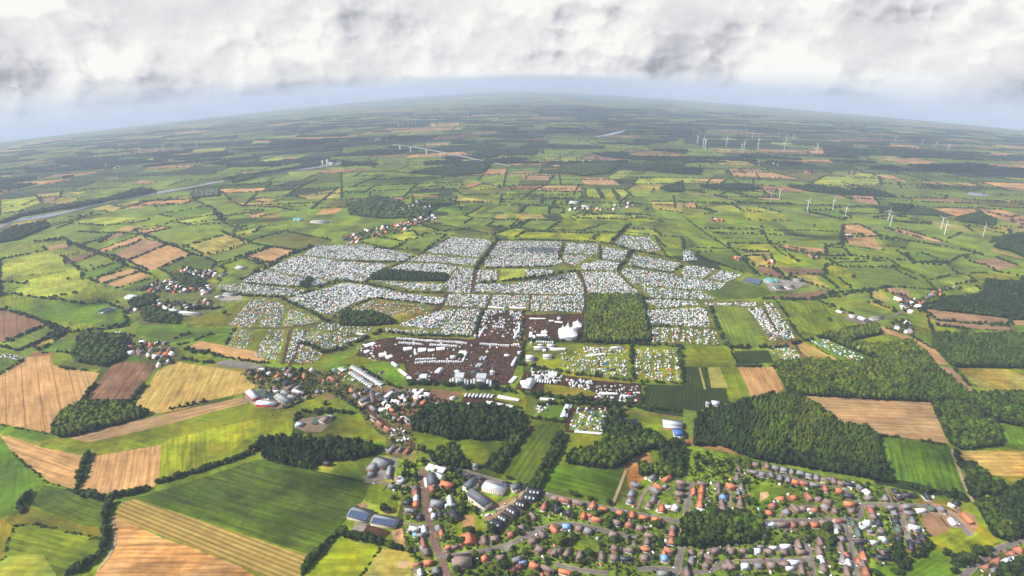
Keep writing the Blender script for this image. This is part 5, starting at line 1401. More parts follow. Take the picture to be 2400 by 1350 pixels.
# px end points, width m, height m, kind, label
MARQ = '''
Q 900,355 1010,355|13|7|arch|white round-roofed marquee in the middle of the arena
Q 1020,350 1120,350|11|5|peaks|white peaked marquee left of the oval tent
Q 1140,335 1255,335|10|5|arch|oval white tent in the upper arena
Q 700,335 825,325|14|5|peaks|white peaked marquee block at the upper left of the arena
Q 1150,650 1215,590|15|5|gable|tilted white marquee alone on the mud before the stages
Q 1325,445 1405,445|12|6|gable|beige-white hall tent beside the arena tree
Q 2140,560 2200,450|8|6|gable|long white tent on the right edge of the arena
Q 2110,780 2190,700|8|5|peaks|zigzag white tents right of the twin stages
Q 380,420 490,410|13|6|arch|white dome marquee on the left rim of the arena
Q 475,455 560,430|14|7|peaks|cluster of white peaked tents left of the arena tree
Q 190,380 260,360|11|6|peaks|white tent at the far left rim of the arena
Q 200,300 330,260|13|6|peaks|white tent group at the upper left rim of the arena
Q 560,520 630,570|9|6|gable|white marquee at the corner of the green wedge
Q 650,610 755,690|7|4|arch|long narrow white tent along the green wedge
Q 770,710 820,750|8|5|arch|short white round tent left of the stages
Q 1440,375 1530,385|13|5|peaks|white peaked tents above the arena tree
Q 2210,390 2270,385|9|6|gable|white marquee at the right rim of the arena
Q 150,200 70,215|6|4|gable|narrow white tent outside the upper left arena
Q 90,130 240,150|5|4|gable|long white tent strip left of the arena hedge
Q 860,990 970,900|11|9|arch|half-round white hall tent in the village fair
Q 430,1030 600,900|14|9|gable|long white hall with pale roof by the church
Q 380,1150 505,1150|13|8|arch|white dome marquee near the church
Q 240,1010 400,930|11|7|gable|white canopy roof beside the church tower
Q 1930,1080 2150,1120|14|8|peaks|large zigzag white marquee on the lower fairground
Q 1445,1090 1590,1065|9|6|peaks|smaller zigzag marquee on the lower fairground
Q 1800,1035 1910,1085|7|4|arch|curved white tent row on the lower fairground
Q 1945,960 2240,1020|8|6|peaks|long row of white peaked tents on the lower fairground
Q 1325,1000 1390,975|9|5|gable|white tent on the grass of the lower fairground
Q 835,900 880,905|12|7|arch|small white dome tent behind the fair
Q 1130,1055 1215,1060|4|4|peaks|white awning above the dark village wood
R 180,805 290,805|22|12|gable|big square white hall tent right of the arena
R 405,780 530,780|17|9|gable|second white hall tent beside the market mud
R 285,665 450,665|11|6|gable|long white warehouse tent below the circus tent
R 460,635 560,640|14|8|gable|tall white hall tent below the circus tent
R 340,625 415,625|8|5|gable|beige tent left of the tall hall tent
R 490,675 710,680|7|5|arch|low long white tent in the backstage row
R 400,690 450,690|9|5|peaks|white peaked tent in the backstage area
R 190,1190 260,1090|22|10|gable|big white hall tent tilted towards the lower left
R 110,1130 200,1120|14|9|peaks|white tents beside the tilted hall tent
R 305,1050 395,1040|13|7|gable|white square tent on the lower mud
R 470,1020 595,1025|16|9|arch|white rounded hall tent on the lower mud
R 430,1070 505,1070|8|5|gable|pale grey tent beside the trucks
R 540,1105 610,1105|8|5|gable|white tent right of the parked trucks
R 295,555 500,560|5|4|peaks|stall row along the bottom of the market square
R 290,500 300,540|8|5|gable|left arm of the square white market building
R 320,490 470,495|7|5|peaks|long arm of the square white market building
R 385,450 465,460|12|7|peaks|peaked white tent on top of the market building
R 250,450 240,545|8|5|peaks|tall stall row left of the market building
R 220,268 450,275|4|4|peaks|white gate canopy above the market mud
R 560,310 670,325|6|4|peaks|white stalls behind the circus tent
R 480,300 550,300|6|4|peaks|small white tents left of the round tower
R 795,395 920,400|5|4|gable|lower annex of the second circus tent
R 960,760 1240,735|5|4|peaks|white caterers tents at the top of the caravan meadow
R 1300,660 1460,655|7|5|gable|white tents round the container yard
R 1140,1255 1370,1270|6|5|peaks|white tent row beside the lower camper field
R 1430,1290 1600,1300|5|4|gable|second white tent row beside the lower camper field
R 360,1330 560,1345|6|5|peaks|white tents above the dark maize field
F 1080,690 1120,705|10|5|arch|white party tent in the mown green field
E 40,700 180,705|8|4|gable|white tents at the foot of the colourful camp
F 0,640 60,640|5|3|gable|white service tents by the dark crop square
E 1030,660 1150,672|6|4|peaks|white stalls at the top of the market
E 1180,665 1300,672|6|4|peaks|second white stall row at the top of the market
J 555,80 575,190|9|5|gable|long white roof beside the fair street
B 600,590 730,625|14|5|peaks|white umbrellas of the beer garden on the fair street
B 850,165 900,150|8|5|gable|white tent over the village wood
B 1040,130 1210,180|6|4|peaks|white tent along the wood edge
'''
for l in MARQ.strip().split('\n'):
    r, wd, hh, kd, lab = l.split('|'); a, b = gpts(r); marquee((a+b)/2+(a-b)*.47, (a+b)/2+(b-a)*.47, float(wd)*.82, float(hh)*.8, kd, lab, group='white festival marquees')
def stage(r, wname, hgt, dep, label):
    a, b = gpts(r); L = float(np.linalg.norm(b-a)); c = (a+b)/2; o = link('stage', None, loc=(c[0], c[1], gz(*c)+.5), rz=rotz_from(a, b), label=label, category='stage', group='festival stages')
    w3 = L*.42
    m1 = MB(); m1.box(-w3/2, w3/2, -dep/2, dep/2, 0, 1.8, (.1,.1,.1)); 
    for x_ in (-w3/2, w3/2-1.2):
        for y_ in (-dep/2, dep/2-1.2): m1.box(x_, x_+1.2, y_, y_+1.2, 1.8, hgt*.8, (.3,.3,.3))
    link('frame', m1.mesh('frame'), STEEL, o)
    m2 = MB(); m2.arch(-w3/2-.8, w3/2+.8, -dep/2-.8, dep/2+.8, hgt*.8, hgt*.2, 8, (.8,.8,.8)); link('roof', m2.mesh('roof'), CANG, o)
    m3 = MB(); m3.box(-w3/2+.6, w3/2-.6, -dep/2-.3, -dep/2+.2, 1.5, hgt*.78, (.5,.5,.5))
    for i in range(5): m3.box(-w3/2+.6+i*w3/5, -w3/2+1.0+i*w3/5, -dep/2-.5, -dep/2-.3, 1.5, hgt*.78, (.5,.5,.5))
    link('rear_wall', m3.mesh('rear_wall'), CANG, o)
    for s in (-1, 1):
        mw = MB(); x0 = s*(w3/2+1.4); x1 = s*(L/2*.74)
        mw.box(min(x0, x1), max(x0, x1), -dep/2, -dep/2+2, 0, hgt*.72, (.4,.4,.4)); x0, x1 = s*(L/2*.8), s*(L/2)
        mw.box(min(x0, x1), max(x0, x1), -dep/2, -dep/2+1.5, 0, hgt*.6, (.4,.4,.4)); link('wing', mw.mesh('wing'), CANG, o)
stage('Q 1330,775 1580,785', '', 20, 16, 'left one of the twin grey main stages')
stage('Q 1600,785 1880,795', '', 20, 16, 'right one of the twin grey main stages')
stage('Q 890,765 1070,765', '', 15, 14, 'smaller stage with arched white roof left of the twins')
def tower(r, h, wd, dark, label):
    p = gpt(r); o = link('delay_tower', None, loc=(p[0], p[1], gz(*p)+.5), label=label, category='tower', group='sound and light towers')
    m1 = MB(); m1.box(-wd/2, wd/2, -wd/3, wd/3, 0, h*.35, (.1,.1,.1)); m1.cyl(0, 0, h*.35, h, .5, .3, 4, (.1,.1,.1)); link('mast', m1.mesh('mast'), DARKM if dark else STEEL, o)
    m2 = MB(); m2.box(-wd/2-.4, wd/2+.4, -wd/3-.4, wd/3+.4, h*.35, h*.42, (.1,.1,.1)); link('platform_roof', m2.mesh('platform_roof'), DARKM if dark else CANV, o)
for r, h, wd, dk, lab in [('Q 1420,660', 17, 9, 0, 'tall lighting mast left of the black control tower'), ('Q 1650,655', 13, 15, 1, 'black control tower before the twin stages'), ('Q 1880,665', 17, 8, 0, 'tall lighting mast right of the black control tower'),
                          ('Q 910,660', 5, 14, 1, 'low control booth before the smaller stage'), ('Q 1815,380', 9, 6, 0, 'small mast in the upper arena'), ('Q 1655,180', 15, 5, 0, 'white lookout mast on the arena hedge'),
                          ('R 255,610', 14, 4, 0, 'white mast right of the arena hedge'), ('R 620,280', 12, 8, 0, 'entrance tower with white top behind the circus tent'), ('Q 2070,420', 5, 10, 0, 'white bar pavilion at the right of the arena')]: tower(r, h, wd, dk, lab)
SCR = paint('screen', (.10,.16,.2), .4)
for i, (r, lab) in enumerate([('Q 1735,460', 'left upper light stand pair in the arena'), ('Q 1780,460', 'right upper light stand pair in the arena'), ('Q 1685,555', 'left lower light stand in the arena'), ('Q 1722,555', 'right lower light stand in the arena')]):
    p = gpt(r); o = link('bar_tent', None, loc=(p[0], p[1], gz(*p)+.5), rz=1.1, label=lab.replace('light stand', 'grey bar tent').replace(' pair', ''), category='tent', group='grey bar tents')
    m1 = MB(); m1.box(-5, 5, -2, 2, 0, 2.8); link('wall', m1.mesh('wall'), STEEL, o); m2 = MB(); m2.arch(-5.2, 5.2, -2.2, 2.2, 2.8, 1.4, 6); link('roof', m2.mesh('roof'), CANG, o)
# circus tent: swept canvas over three king poles
def circus(r, L, Wd, hh, n, label, rz):
    p = gpt(r); o = link('circus_tent', None, loc=(p[0], p[1], gz(*p)+.5), rz=rz, label=label, category='circus tent')
    V = []; Fq = []; nu, nv = 36, 18; xs = [(-L/2*.55+i*(L*.55)/max(n-1, 1)) if n > 1 else 0 for i in range(n)]
    for j in range(nv+1):
        for i in range(nu):
            t = 2*math.pi*i/nu; rr_ = 1-j/nv; k = (abs(math.cos(t))**3+abs(math.sin(t))**3)**(-1/3); x_ = L/2*k*math.cos(t)*rr_; y_ = Wd/2*k*math.sin(t)*rr_
            z_ = hh*.26+(1-rr_)**.9*hh*.42
            for q in xs: z_ += hh*.36*math.exp(-math.hypot(x_-q, y_*.9)/(L*.045+.5))
            V.append((x_, y_, z_*(1-.05*math.cos(t*9)*rr_)))
    for j in range(nv):
        for i in range(nu): Fq.append((j*nu+i, j*nu+(i+1) % nu, (j+1)*nu+(i+1) % nu, (j+1)*nu+i))
    me = mk_mesh('canopy', V, [np.array(Fq)]); link('canopy', me, CANV, o)
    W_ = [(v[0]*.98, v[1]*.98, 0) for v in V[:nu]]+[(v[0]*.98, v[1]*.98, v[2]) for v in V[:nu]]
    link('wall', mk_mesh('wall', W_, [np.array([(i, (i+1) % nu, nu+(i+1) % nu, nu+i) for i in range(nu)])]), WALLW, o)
    for q in xs:
        m1 = MB(); m1.cyl(q, 0, hh*.9, hh*1.12, .3, .15, 5); link('king_pole', m1.mesh('king_pole'), STEEL, o)
s_ = S(*pts('R 735,500')[0][:2])
circus('R 735,490', 250/5.624*s_, 50, 31, 3, 'huge white circus tent with three peaks', 0)
circus('R 862,365', 125/5.624*s_, 30, 17, 1, 'smaller white circus tent behind the big one', 0)
# stalls: rows of small white peaked stalls, each a thing
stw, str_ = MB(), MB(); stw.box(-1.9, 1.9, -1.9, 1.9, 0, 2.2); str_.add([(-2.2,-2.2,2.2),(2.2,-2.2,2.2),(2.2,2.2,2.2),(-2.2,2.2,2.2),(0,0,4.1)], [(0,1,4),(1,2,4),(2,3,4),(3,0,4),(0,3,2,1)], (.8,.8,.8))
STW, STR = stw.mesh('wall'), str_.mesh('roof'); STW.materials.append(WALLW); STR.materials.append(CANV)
SROWS = [('Q 620,195 800,205 1000,225 1200,235 1400,245 1555,262', 44, 'the long upper stall row of the arena'), ('Q 650,250 960,275', 20, 'the second stall row at the upper left of the arena'), ('Q 1060,280 1430,300', 22, 'the second stall row at the upper middle of the arena'),
         ('Q 1715,265 2110,295', 24, 'the stall row at the upper right of the arena'), ('Q 2155,280 2250,287', 6, 'the short stall row at the right corner of the arena'), ('Q 860,520 1100,505 1300,505 1490,510', 32, 'the curved stall row in the middle of the arena'),
         ('Q 1490,505 1540,380', 8, 'the slanting stall row beside the arena tree'), ('Q 870,475 1150,465', 14, 'the green-backed stall row in the arena'), ('Q 860,345 860,395 885,415', 5, 'the few stalls left of the round marquee'),
         ('R 320,575 560,590', 14, 'the stall row below the market square'), ('R 30,610 110,615', 6, 'the small stall row at the arena corner'), ('R 30,420 60,530', 7, 'the stall column in the upper market'),
         ('R 100,340 90,470', 8, 'the second stall column in the upper market'), ('Q 1890,40 2040,50', 9, 'the stall block inside the upper market'), ('Q 2170,190 2240,60', 9, 'the stall column right of the upper market'), ('Q 1700,180 1790,30', 10, 'the stall column left of the upper market')]
ns = 0
for r, n, where in SROWS:
    ln = np.array(gpts(r)); seg = np.linalg.norm(np.diff(ln, axis=0), axis=1).sum(); n = min(n, max(2, int(seg/4.6))); P0 = along(ln, seg/n, .05)[:n]; P0 = P0[np.argsort(proj(P0[:, 0], P0[:, 1])[0])]
    an = math.atan2(*(ln[-1]-ln[0])[::-1])
    for i, p in enumerate(P0):
        o = link('stall', None, loc=(p[0], p[1], gz(*p)+.45), rz=an, label='white stall, %s in %s' % (nth(i), where), category='stall', group='white market stalls')
        k = random.uniform(.9, 1.2); o.scale = (k, k*random.choice([1, 1.3]), k); link('wall', STW, None, o); link('roof', STR, None, o); ns += 1
print('stalls', ns)
# trucks and coaches
bx, cb, wl_ = MB(), MB(), MB(); bx.box(-5.6, 3.4, -1.25, 1.25, .9, 3.9, bottom=True); cb.box(3.7, 5.8, -1.2, 1.2, .6, 3.0, bottom=True); cb.box(5.1, 5.84, -1.1, 1.1, 1.8, 2.7)
for x_ in (-4.4, -3.1, 4.6):
    for y_ in (-1.15, 1.0): wl_.box(x_-.5, x_+.5, y_, y_+.25, 0, 1.0)
TB, TCb, TW = bx.mesh('cargo_box'), cb.mesh('cab'), wl_.mesh('wheels'); TB.materials.append(TRK); TCb.materials.append(TRK); TW.materials.append(RUB)
def truck(p, rz, label, group, k=1.0, cabm=None, boxm=None):
    o = link('truck', None, loc=(p[0], p[1], gz(*p)+.45), rz=rz, label=label, category='truck', group=group); o.scale = (k, k, k)
    a = link('cargo_box', TB, None, o); b = link('cab', TCb, None, o); link('wheels', TW, None, o)
    for ob, mt in ((a, boxm), (b, cabm)):
        if mt: ob.material_slots[0].link = 'OBJECT'; ob.material_slots[0].material = mt
BLUP = paint('blue_paint', (.05,.12,.35), .4, .4); REDP = paint('red_paint', (.45,.04,.04), .4, .4)
for r, n, where, gr, rot in [('N 1510,20 1900,260', 16, 'the diagonal truck row beside the green wedge', 'parked white trucks', .75), ('N 1480,90 1760,280', 10, 'the second truck row beside the green wedge', 'parked white trucks', .75),
                             ('B 1600,155 1560,245', 7, 'the coach park stack', 'coaches in the coach park', .02), ('R 300,1090 530,1115', 7, 'the truck line on the lower mud', 'parked trucks', 1.4), ('B 870,85 1080,95', 8, 'the row at the top of the lower fairground', 'trucks on the lower fairground', 1.2),
                             ('B 1660,345 1840,360', 9, 'the row at the foot of the small tent camp', 'vans below the small tent camp', .05), ('N 1340,30 1400,70', 3, 'the little group left of the truck rows', 'parked white trucks', .8)]:
    ln = gpts(r); P0 = along(ln, np.linalg.norm(ln[1]-ln[0])/n, .1)[:n]; P0 = P0[np.argsort(proj(P0[:, 0], P0[:, 1])[0])]
    for i, p in enumerate(P0): truck(p, rot, 'white truck, %s from left in %s' % (nth(i), where), gr, 1.0, random.choice([None, None, BLUP, REDP]))
# ================================================================== ROADS, HOUSES, FARMS
ROADS = '''
11 f J 500,-60 510,0 520,120 545,300 560,480 590,640 620,760 650,880 700,1020 760,1130 800,1250 840,1400|road
7 m N 2260,1100 2340,1020 2230,970 2080,850 1900,720 1780,640 1700,560 1640,480|road
9 f N 1860,440 2080,330 2300,300|road
7 g B 620,520 700,570 1000,655 1300,745 1500,795 1900,885 2100,925 2300,955 C 0,975|road
6 g J 700,1110 1100,1060 1400,1010 1560,980 1700,930 1850,840 2000,760 2200,670 K 0,665 200,665 450,700 700,775 1000,835|road
7 g K 1720,610 1685,750 1690,900 1660,1080 1620,1200 1590,1400|road
7 g K 1720,620 1745,480 1760,300 1790,110 N 6000,0|skip
7 g K 1720,620 1745,480 1760,300 1790,120|road
5 g K 0,1190 120,1240 380,1290 700,1320|road
6 g K 1100,1270 1300,1255 1560,1265 1700,1290 1900,1325 2080,1320 2140,1200 2250,1165 L 0,1205 450,1190 900,1180|road
5 y K 1090,480 1120,380 1180,230 1320,140|road
5 y K 2320,240 2310,400 2320,610|road
6 g L 340,210 480,235 700,285 900,335 1100,380 1350,430 1420,480 1460,560 1500,660 1490,720 1440,742 1150,742 700,750 380,762|road
4 y L 600,735 580,680 620,640 800,590 1000,570 1130,640 1135,735|road
6 g L 1480,580 1700,572 1960,575 M 700,420 1000,425 1250,450 1380,510 1480,610 1640,800|road
6 g M 680,430 740,560 790,700 830,840|road
6 g L 1315,750 1345,900 1370,1050 1400,1200 1440,1400|road
6 g L 890,1010 925,1120 945,1250 965,1400|road
4 g L 1350,972 1570,970|road
4 y M 540,180 580,300 615,412|road
5 p C 1890,460 1900,500 1930,580 1985,720 2040,835|track
7 g C 1940,1390 2050,1275 2150,1200 2290,1130 2420,1090|road
4 y L 60,400 40,560 60,740|road
6 y B 160,690 330,700 560,740|road
5 p B 2000,610 1975,680 1940,770 1905,855|track
5 p A 760,860 740,930 745,1000|track
6 y N 600,240 610,330|road
5 y J 0,640 300,660 560,700|road
6 p J 1480,480 1700,400 1830,270 1850,210|road
6 y J 1300,180 1390,100 1330,40|road
4 p A 690,1310 800,1180 815,1080 790,960|track
12 y I 30,900 250,940 560,1000 800,1040 1100,1100 1400,1160 1700,1235 1950,1295|road
7 y F 1350,790 1280,760 1420,740 1560,690 1620,640 1740,580 1850,520|road
6 y F 580,460 760,490 1050,545|road
6 y H 2150,920 2260,870 2400,820|road
7 m E 900,870 930,640 950,400|track
6 m E 1650,400 1700,480 1720,580 1710,700|track
6 m E 640,700 750,570 860,480 820,400|track
6 m E 0,650 720,655 1010,680 1330,690|track
5 m E 930,560 1330,570 1710,582 2110,600|track
5 m E 500,285 380,365 160,480|track
5 m E 1530,200 1530,310 1650,400|track
6 m E 1335,575 1320,690|track
5 m E 1060,570 1010,680|track
5 m E 1950,430 2120,590|track
5 m E 600,800 850,675|track
5 m E 770,860 860,680|track
7 m D 1990,1060 2040,820 2110,760|track
7 m D 2030,1080 2120,900 2150,830|track
6 m D 1700,808 2000,810 2270,770|track
6 m F 570,670 700,900|track
6 m E 2230,680 2260,790|track
5 m E 1820,1010 1810,1110|track
'''
RC = dict(g=(146,136,130), y=(166,148,134), p=(205,180,145), m=(98,76,68), f=(150,120,110))
ROADL = []
for l in ROADS.strip().split('\n'):
    r, nm = l.split('|')
    if nm == 'skip': continue
    wd, c, rr2 = r.split(' ', 2); ln = gpts(rr2); ribbon(nm, ln, float(wd)*.82, RC[c], z=.6)
    if c in 'g': ribbon('pavement', np.array(ln), float(wd)*.82+2.2, (176,164,148), z=.55)
    ROADL.append((np.array(ln), float(wd)))
sheet('parking_area', gpts('K 900,815 1000,830 1110,820 1050,980 1020,960 930,900'), (165,156,150), 'yard',  z=.5)
sheet('parking_area', gpts('L 860,1005 930,1010 940,1180 900,1180'), (160,152,146), 'yard',  z=.5)
sheet('parking_area', gpts('J 1560,960 1700,900 1740,980 1680,1030 1600,1040'), (165,156,150), 'yard',  z=.5)
sheet('parking_area', gpts('M 770,830 850,800 900,860 880,910 800,890'), (165,156,150), 'yard',  z=.5)
sheet('farmyard', gpts('N 90,360 200,310 380,290 640,320 880,380 930,400 840,460 600,530 500,560 180,500 60,440'), (178,160,140), 'yard', z=.3)
sheet('farmyard', gpts('N 760,700 1180,640 1260,690 1180,790 1080,870 860,860 740,800'), (160,140,118), 'yard', z=.3)
sheet('farmyard', gpts('F 560,470 860,470 870,500 780,545 620,550'), (178,168,160), 'yard', z=.3)
sheet('farmyard', gpts('D 1500,590 1700,570 1710,610 1560,620'), (185,175,165), 'yard', z=.3)
sheet('farmyard', gpts('F 1130,730 1250,720 1400,770 1300,790 1150,755'), (150,135,125), 'yard', z=.3)
ROOF = dict(o=(.50,.16,.07), r=(.30,.115,.075), b=(.19,.135,.115), g=(.19,.185,.195), d=(.035,.038,.048), w=(.62,.63,.66), l=(.16,.3,.55), t=(.07,.12,.09))
RNAME = dict(o='orange', r='red-brown', b='brown', g='grey', d='black', w='pale', l='blue', t='green')
ROOFM = {k: paint('roof_'+RNAME[k], v, .75 if k not in 'dl' else .45, .3, .5, .22) for k, v in ROOF.items()}
BRICK = paint('brick_wall', (.30,.13,.08), .85, .1, 2, .2); RENDERW = paint('white_wall', (.58,.55,.50), .8, .15, 1, .1); BRICK2 = paint('dark_brick_wall', (.17,.09,.06), .85)
PANEL = paint('solar_glass', (.045,.065,.13), .25, .6)
HP_ = {}
def house_parts(v):
    if v in HP_: return HP_[v]
    L, Wd, eave, ridge, hip = [(11.5,8.5,3.0,8.2,0),(10.5,9.5,2.8,7.6,.55),(12.5,8.0,3.0,7.2,.35),(10,10,3.6,7.4,1.0),(17,8.5,3.2,8.0,0),(8,6,2.6,5.2,0)][v]
    a = MB(); a.box(-L/2, L/2, -Wd/2, Wd/2, 0, eave)
    if hip < .5: a.add([(-L/2,-Wd/2,eave),(-L/2,Wd/2,eave),(-L/2,0,ridge-.25),(L/2,-Wd/2,eave),(L/2,Wd/2,eave),(L/2,0,ridge-.25)], [(0,2,1),(3,4,5)] , (.5,)*3)
    r = MB(); r.gable(-L/2, L/2, -Wd/2, Wd/2, eave-.15, ridge, hip=hip, over=.55)
    if v in (0, 4, 1):
        for x_ in ((0,) if v < 4 else (-4.5, 4.5)):                    # dormers
            r.add([(x_-1.4,-Wd/2+.2,eave+.4),(x_+1.4,-Wd/2+.2,eave+.4),(x_+1.4,-Wd/2+.2,eave+1.9),(x_,-Wd/2+.2,eave+2.9),(x_-1.4,-Wd/2+.2,eave+1.9),(x_,-.6,eave+2.9),(x_-1.4,-.9,eave+1.9),(x_+1.4,-.9,eave+1.9)],
                  [(0,1,2,4),(4,2,3),(2,7,5,3),(3,5,6,4)], (.5,)*3)
    c = MB(); c.box(1.2, 2.0, .1, .8, ridge-2.4, ridge+.7)
    w_ = MB()
    for s in (-1, 1):
        for x_ in np.arange(-L/2+1.4, L/2-1.2, 2.6): w_.box(x_, x_+1.2, s*(Wd/2+.02)-.05, s*(Wd/2+.02)+.05, .9, 2.2)
        if hip < .5: w_.box(s*(L/2+.02)-.05, s*(L/2+.02)+.05, -.7, .7, eave+.6, eave+2.0)
    HP_[v] = (a.mesh('wall'), r.mesh('roof'), c.mesh('chimney'), None); return HP_[v]
def setm(o, m_):
    if not o.data.materials: o.data.materials.append(m_)
    o.material_slots[0].link = 'OBJECT'; o.material_slots[0].material = m_
HPOS = []
def house(px, py, c, v=None, k=1.0, ang=None):
    p = P(px, py); HPOS.append((px, py, c, v, k, ang, p))
HS = '''
K 1060,180,g 1010,290,g 985,385,g 1280,80,g 1475,90,o4 1360,200,o 1455,185,g5 1660,150,b 1655,225,d 1640,300,b 1640,375,b5 1320,255,g 1300,365,g2 1235,440,b 1410,490,o 1500,460,w5 1585,470,w 1930,160,b 1830,230,o5 1830,268,o5 1935,240,o4 1925,335,o4 1915,425,o4 2150,185,b 2315,195,o 2160,265,b2 2220,335,l3 2200,410,b2 2215,480,b 2190,550,b2 1930,520,w 1560,740,b3 1550,820,r 1540,920,r 1240,840,b2 1215,920,b 1190,1020,o2 1500,1040,r 1445,1060,o5 790,1010,b3 990,1030,b1 1450,1140,l3 1180,1130,b 940,1150,d2 780,1130,b 620,1120,b 330,1110,b 160,1080,b 40,1040,b 140,1325,o4 860,540,o 1020,570,o 1170,600,o2 1335,630,o2 820,670,b 980,700,r3 1120,740,b1 1210,730,b5 380,580,o 545,630,o2 470,570,r5 500,450,o 640,490,o2 310,410,b4 130,380,r4 190,540,d 40,500,d 10,350,b 155,720,l1 320,745,b 440,780,g1 770,830,b1 1800,1060,b1 1940,1060,b5 2110,1040,b2 2310,1040,b 2030,1140,b 1800,1180,g2 1990,1230,b 2300,1240,b 1420,1345,g2 1740,1335,b
J 110,190,g1 410,230,b 420,290,r2 425,355,w2 420,430,o 310,410,d 350,510,g4 470,600,d 650,160,g4 640,230,r 1110,45,d4 1270,85,d2 870,390,w4 735,560,d2 720,745,g1 760,810,o5 850,990,o5 940,990,b5 1320,910,b 1460,880,b 1670,820,r1 1810,740,b1 1960,590,b 2110,470,r 2270,500,d 2250,350,b2 2080,830,b 2240,770,o 1960,910,b1 1540,1130,b1 1330,1140,o3 1760,1160,g 1735,1270,r4 1830,1200,l5 1980,1240,o 2160,1290,b4 2250,1060,b 2050,1020,b1 520,950,r4 510,1010,g5 420,830,l5 400,760,w 530,770,w2 490,840,g 690,1310,g 590,1200,o 560,1060,b 480,1330,w5 440,1220,r5
L 330,150,b 450,170,b 545,190,g 635,210,g 720,230,g 815,250,g 905,270,g 990,295,g 1075,320,b 1125,310,g5 1175,335,b 1255,360,b1 1350,370,d2 1455,400,g1 1540,450,w1 1340,500,d 1560,520,g2 1740,520,g1 1850,445,d1 1890,515,d1 300,240,g2 395,260,g 495,275,g 590,300,g 680,320,g 760,345,o1 850,360,r2 960,375,g2 1085,420,r 1235,440,o1 1340,590,o 1375,660,b 600,530,o1 740,510,o1 905,510,r 1010,530,b1 1110,560,b1 510,600,r1 475,680,o3 660,670,g 755,640,b 840,630,b 910,640,w5 965,650,r 1080,620,g1 1190,660,b1 485,815,w4 620,810,b4 735,810,r3 855,800,b1 970,810,o1 1070,790,b1 1230,770,r2 1220,840,g3 1210,875,w5 1385,800,t2 1545,790,w1 1500,835,w5 1660,795,d1 1440,900,t4 1580,880,g5 1690,880,b1 1590,620,b2 1585,660,r2 1610,720,b3 1800,620,g2 1840,690,g1 1850,775,d1 1880,870,t1 1880,960,d1 1470,1000,d4 1475,1085,d2 1615,1000,w5 1720,970,w3 1500,1160,o2 1450,1210,o5 1490,1240,b 1530,1330,r2 1710,1165,d4 1745,1100,d5 1270,965,g3 1260,1060,b4 1310,1140,r3 1275,1190,g2 1330,1230,w1 1320,1320,b4 1030,1000,b2 1020,1100,b2 1040,1195,w1 1065,1290,b1 795,1030,b2 820,1110,b2 650,1050,w2 630,1110,b1 520,1060,w5 470,1100,b1 345,1095,w1 385,1050,g5 190,1095,b1 60,1090,b1 40,1270,b4 210,1260,w1 360,1260,g1 500,1250,b1 640,1240,b2 740,1225,w2 810,1225,b2 700,1285,w5 830,1310,b4 140,210,b 125,300,b2 50,395,o2 170,400,b2 200,450,t5 140,460,g5 160,520,r5 160,575,b2 155,635,b 200,700,b3
M 800,460,g2 830,550,g 885,650,g2 900,740,w 1135,490,t1 1260,490,g1 1460,410,d 1400,435,w5 1070,330,d 820,310,d2 1415,660,w2 1605,620,o4 1015,870,d2 860,980,d4 960,920,d 2090,510,g4 2150,480,d5 1990,1180,r2 2190,1080,r 2290,1030,o3 2110,1180,w4 1850,1260,r2 1940,1310,g2 2250,1150,w 995,510,w2
N 235,155,o2 295,185,r5 145,100,b1 1040,350,g1 1120,210,r2 1300,250,r5 1490,340,o4 1690,330,d2 1860,770,r4 1960,840,r4 2020,590,o2 1770,570,g4 2130,720,r 2050,700,g 2240,730,g4 1780,700,b4 2010,1110,g4 2120,1110,g2 2220,1130,r2 1170,1300,d 1870,90,b5 600,60,g4 480,290,b3 1540,410,g4 2150,520,b2 640,110,b
'''
t_ = None
for w0 in HS.split():
    if w0 in TILE: t_ = TILE[w0]; continue
    a, b_, c = w0.split(','); v = int(c[1]) if len(c) > 1 else random.choice([0, 0, 1])
    house(t_[0]+float(a)/t_[2], t_[1]+float(b_)/t_[2], c[0], v)
LM = [('round wood', 'K 2050,800'), ('sand playground', 'L 430,480'), ('sand arena', 'J 1110,640'), ('village crossroads', 'K 1700,610'), ('blue-marked crossing', 'K 1600,1290'), ('fair street bend', 'J 690,980'), ('big spruce wood', 'C 700,480'),
      ('grey stone building with the long roof', 'J 1300,380'), ('paved car park of the curved street', 'K 1010,890'), ('square bright meadow', 'B 1700,700'), ('large light green tree', 'B 1530,1120'), ('empty plots', 'M 1200,650'),
      ('cul-de-sac end', 'M 840,850'), ('lower right road', 'C 2150,1200'), ('church tower', 'N 1770,440'), ('grey farm barns', 'N 400,430'), ('lower right meadow', 'C 1750,1300'), ('long straight street end', 'L 900,1080'), ('village green field', 'L 560,370'), ('solar barns', 'B 200,940')]
LM = [(a, np.array(gpt(b))) for a, b in LM]
HPOS.sort(key=lambda h: h[1])
near = [min(range(len(LM)), key=lambda i: np.linalg.norm(LM[i][1]-h[6])) for h in HPOS]
SIZES = {0:'gabled', 1:'hip-roofed', 2:'low', 3:'square', 4:'long', 5:'small'}
cnt = {}; order = sorted(range(len(HPOS)), key=lambda i: np.linalg.norm(LM[near[i]][1]-HPOS[i][6])); LABH = {}
for i in order:
    h = HPOS[i]; key = (near[i], h[2], h[3]); k = cnt.get(key, 0); cnt[key] = k+1
    LABH[i] = '%s house with %s roof, %snearest to the %s' % (SIZES[h[3]], RNAME[h[2]], '' if k == 0 else nth(k)+' ', LM[near[i]][0])
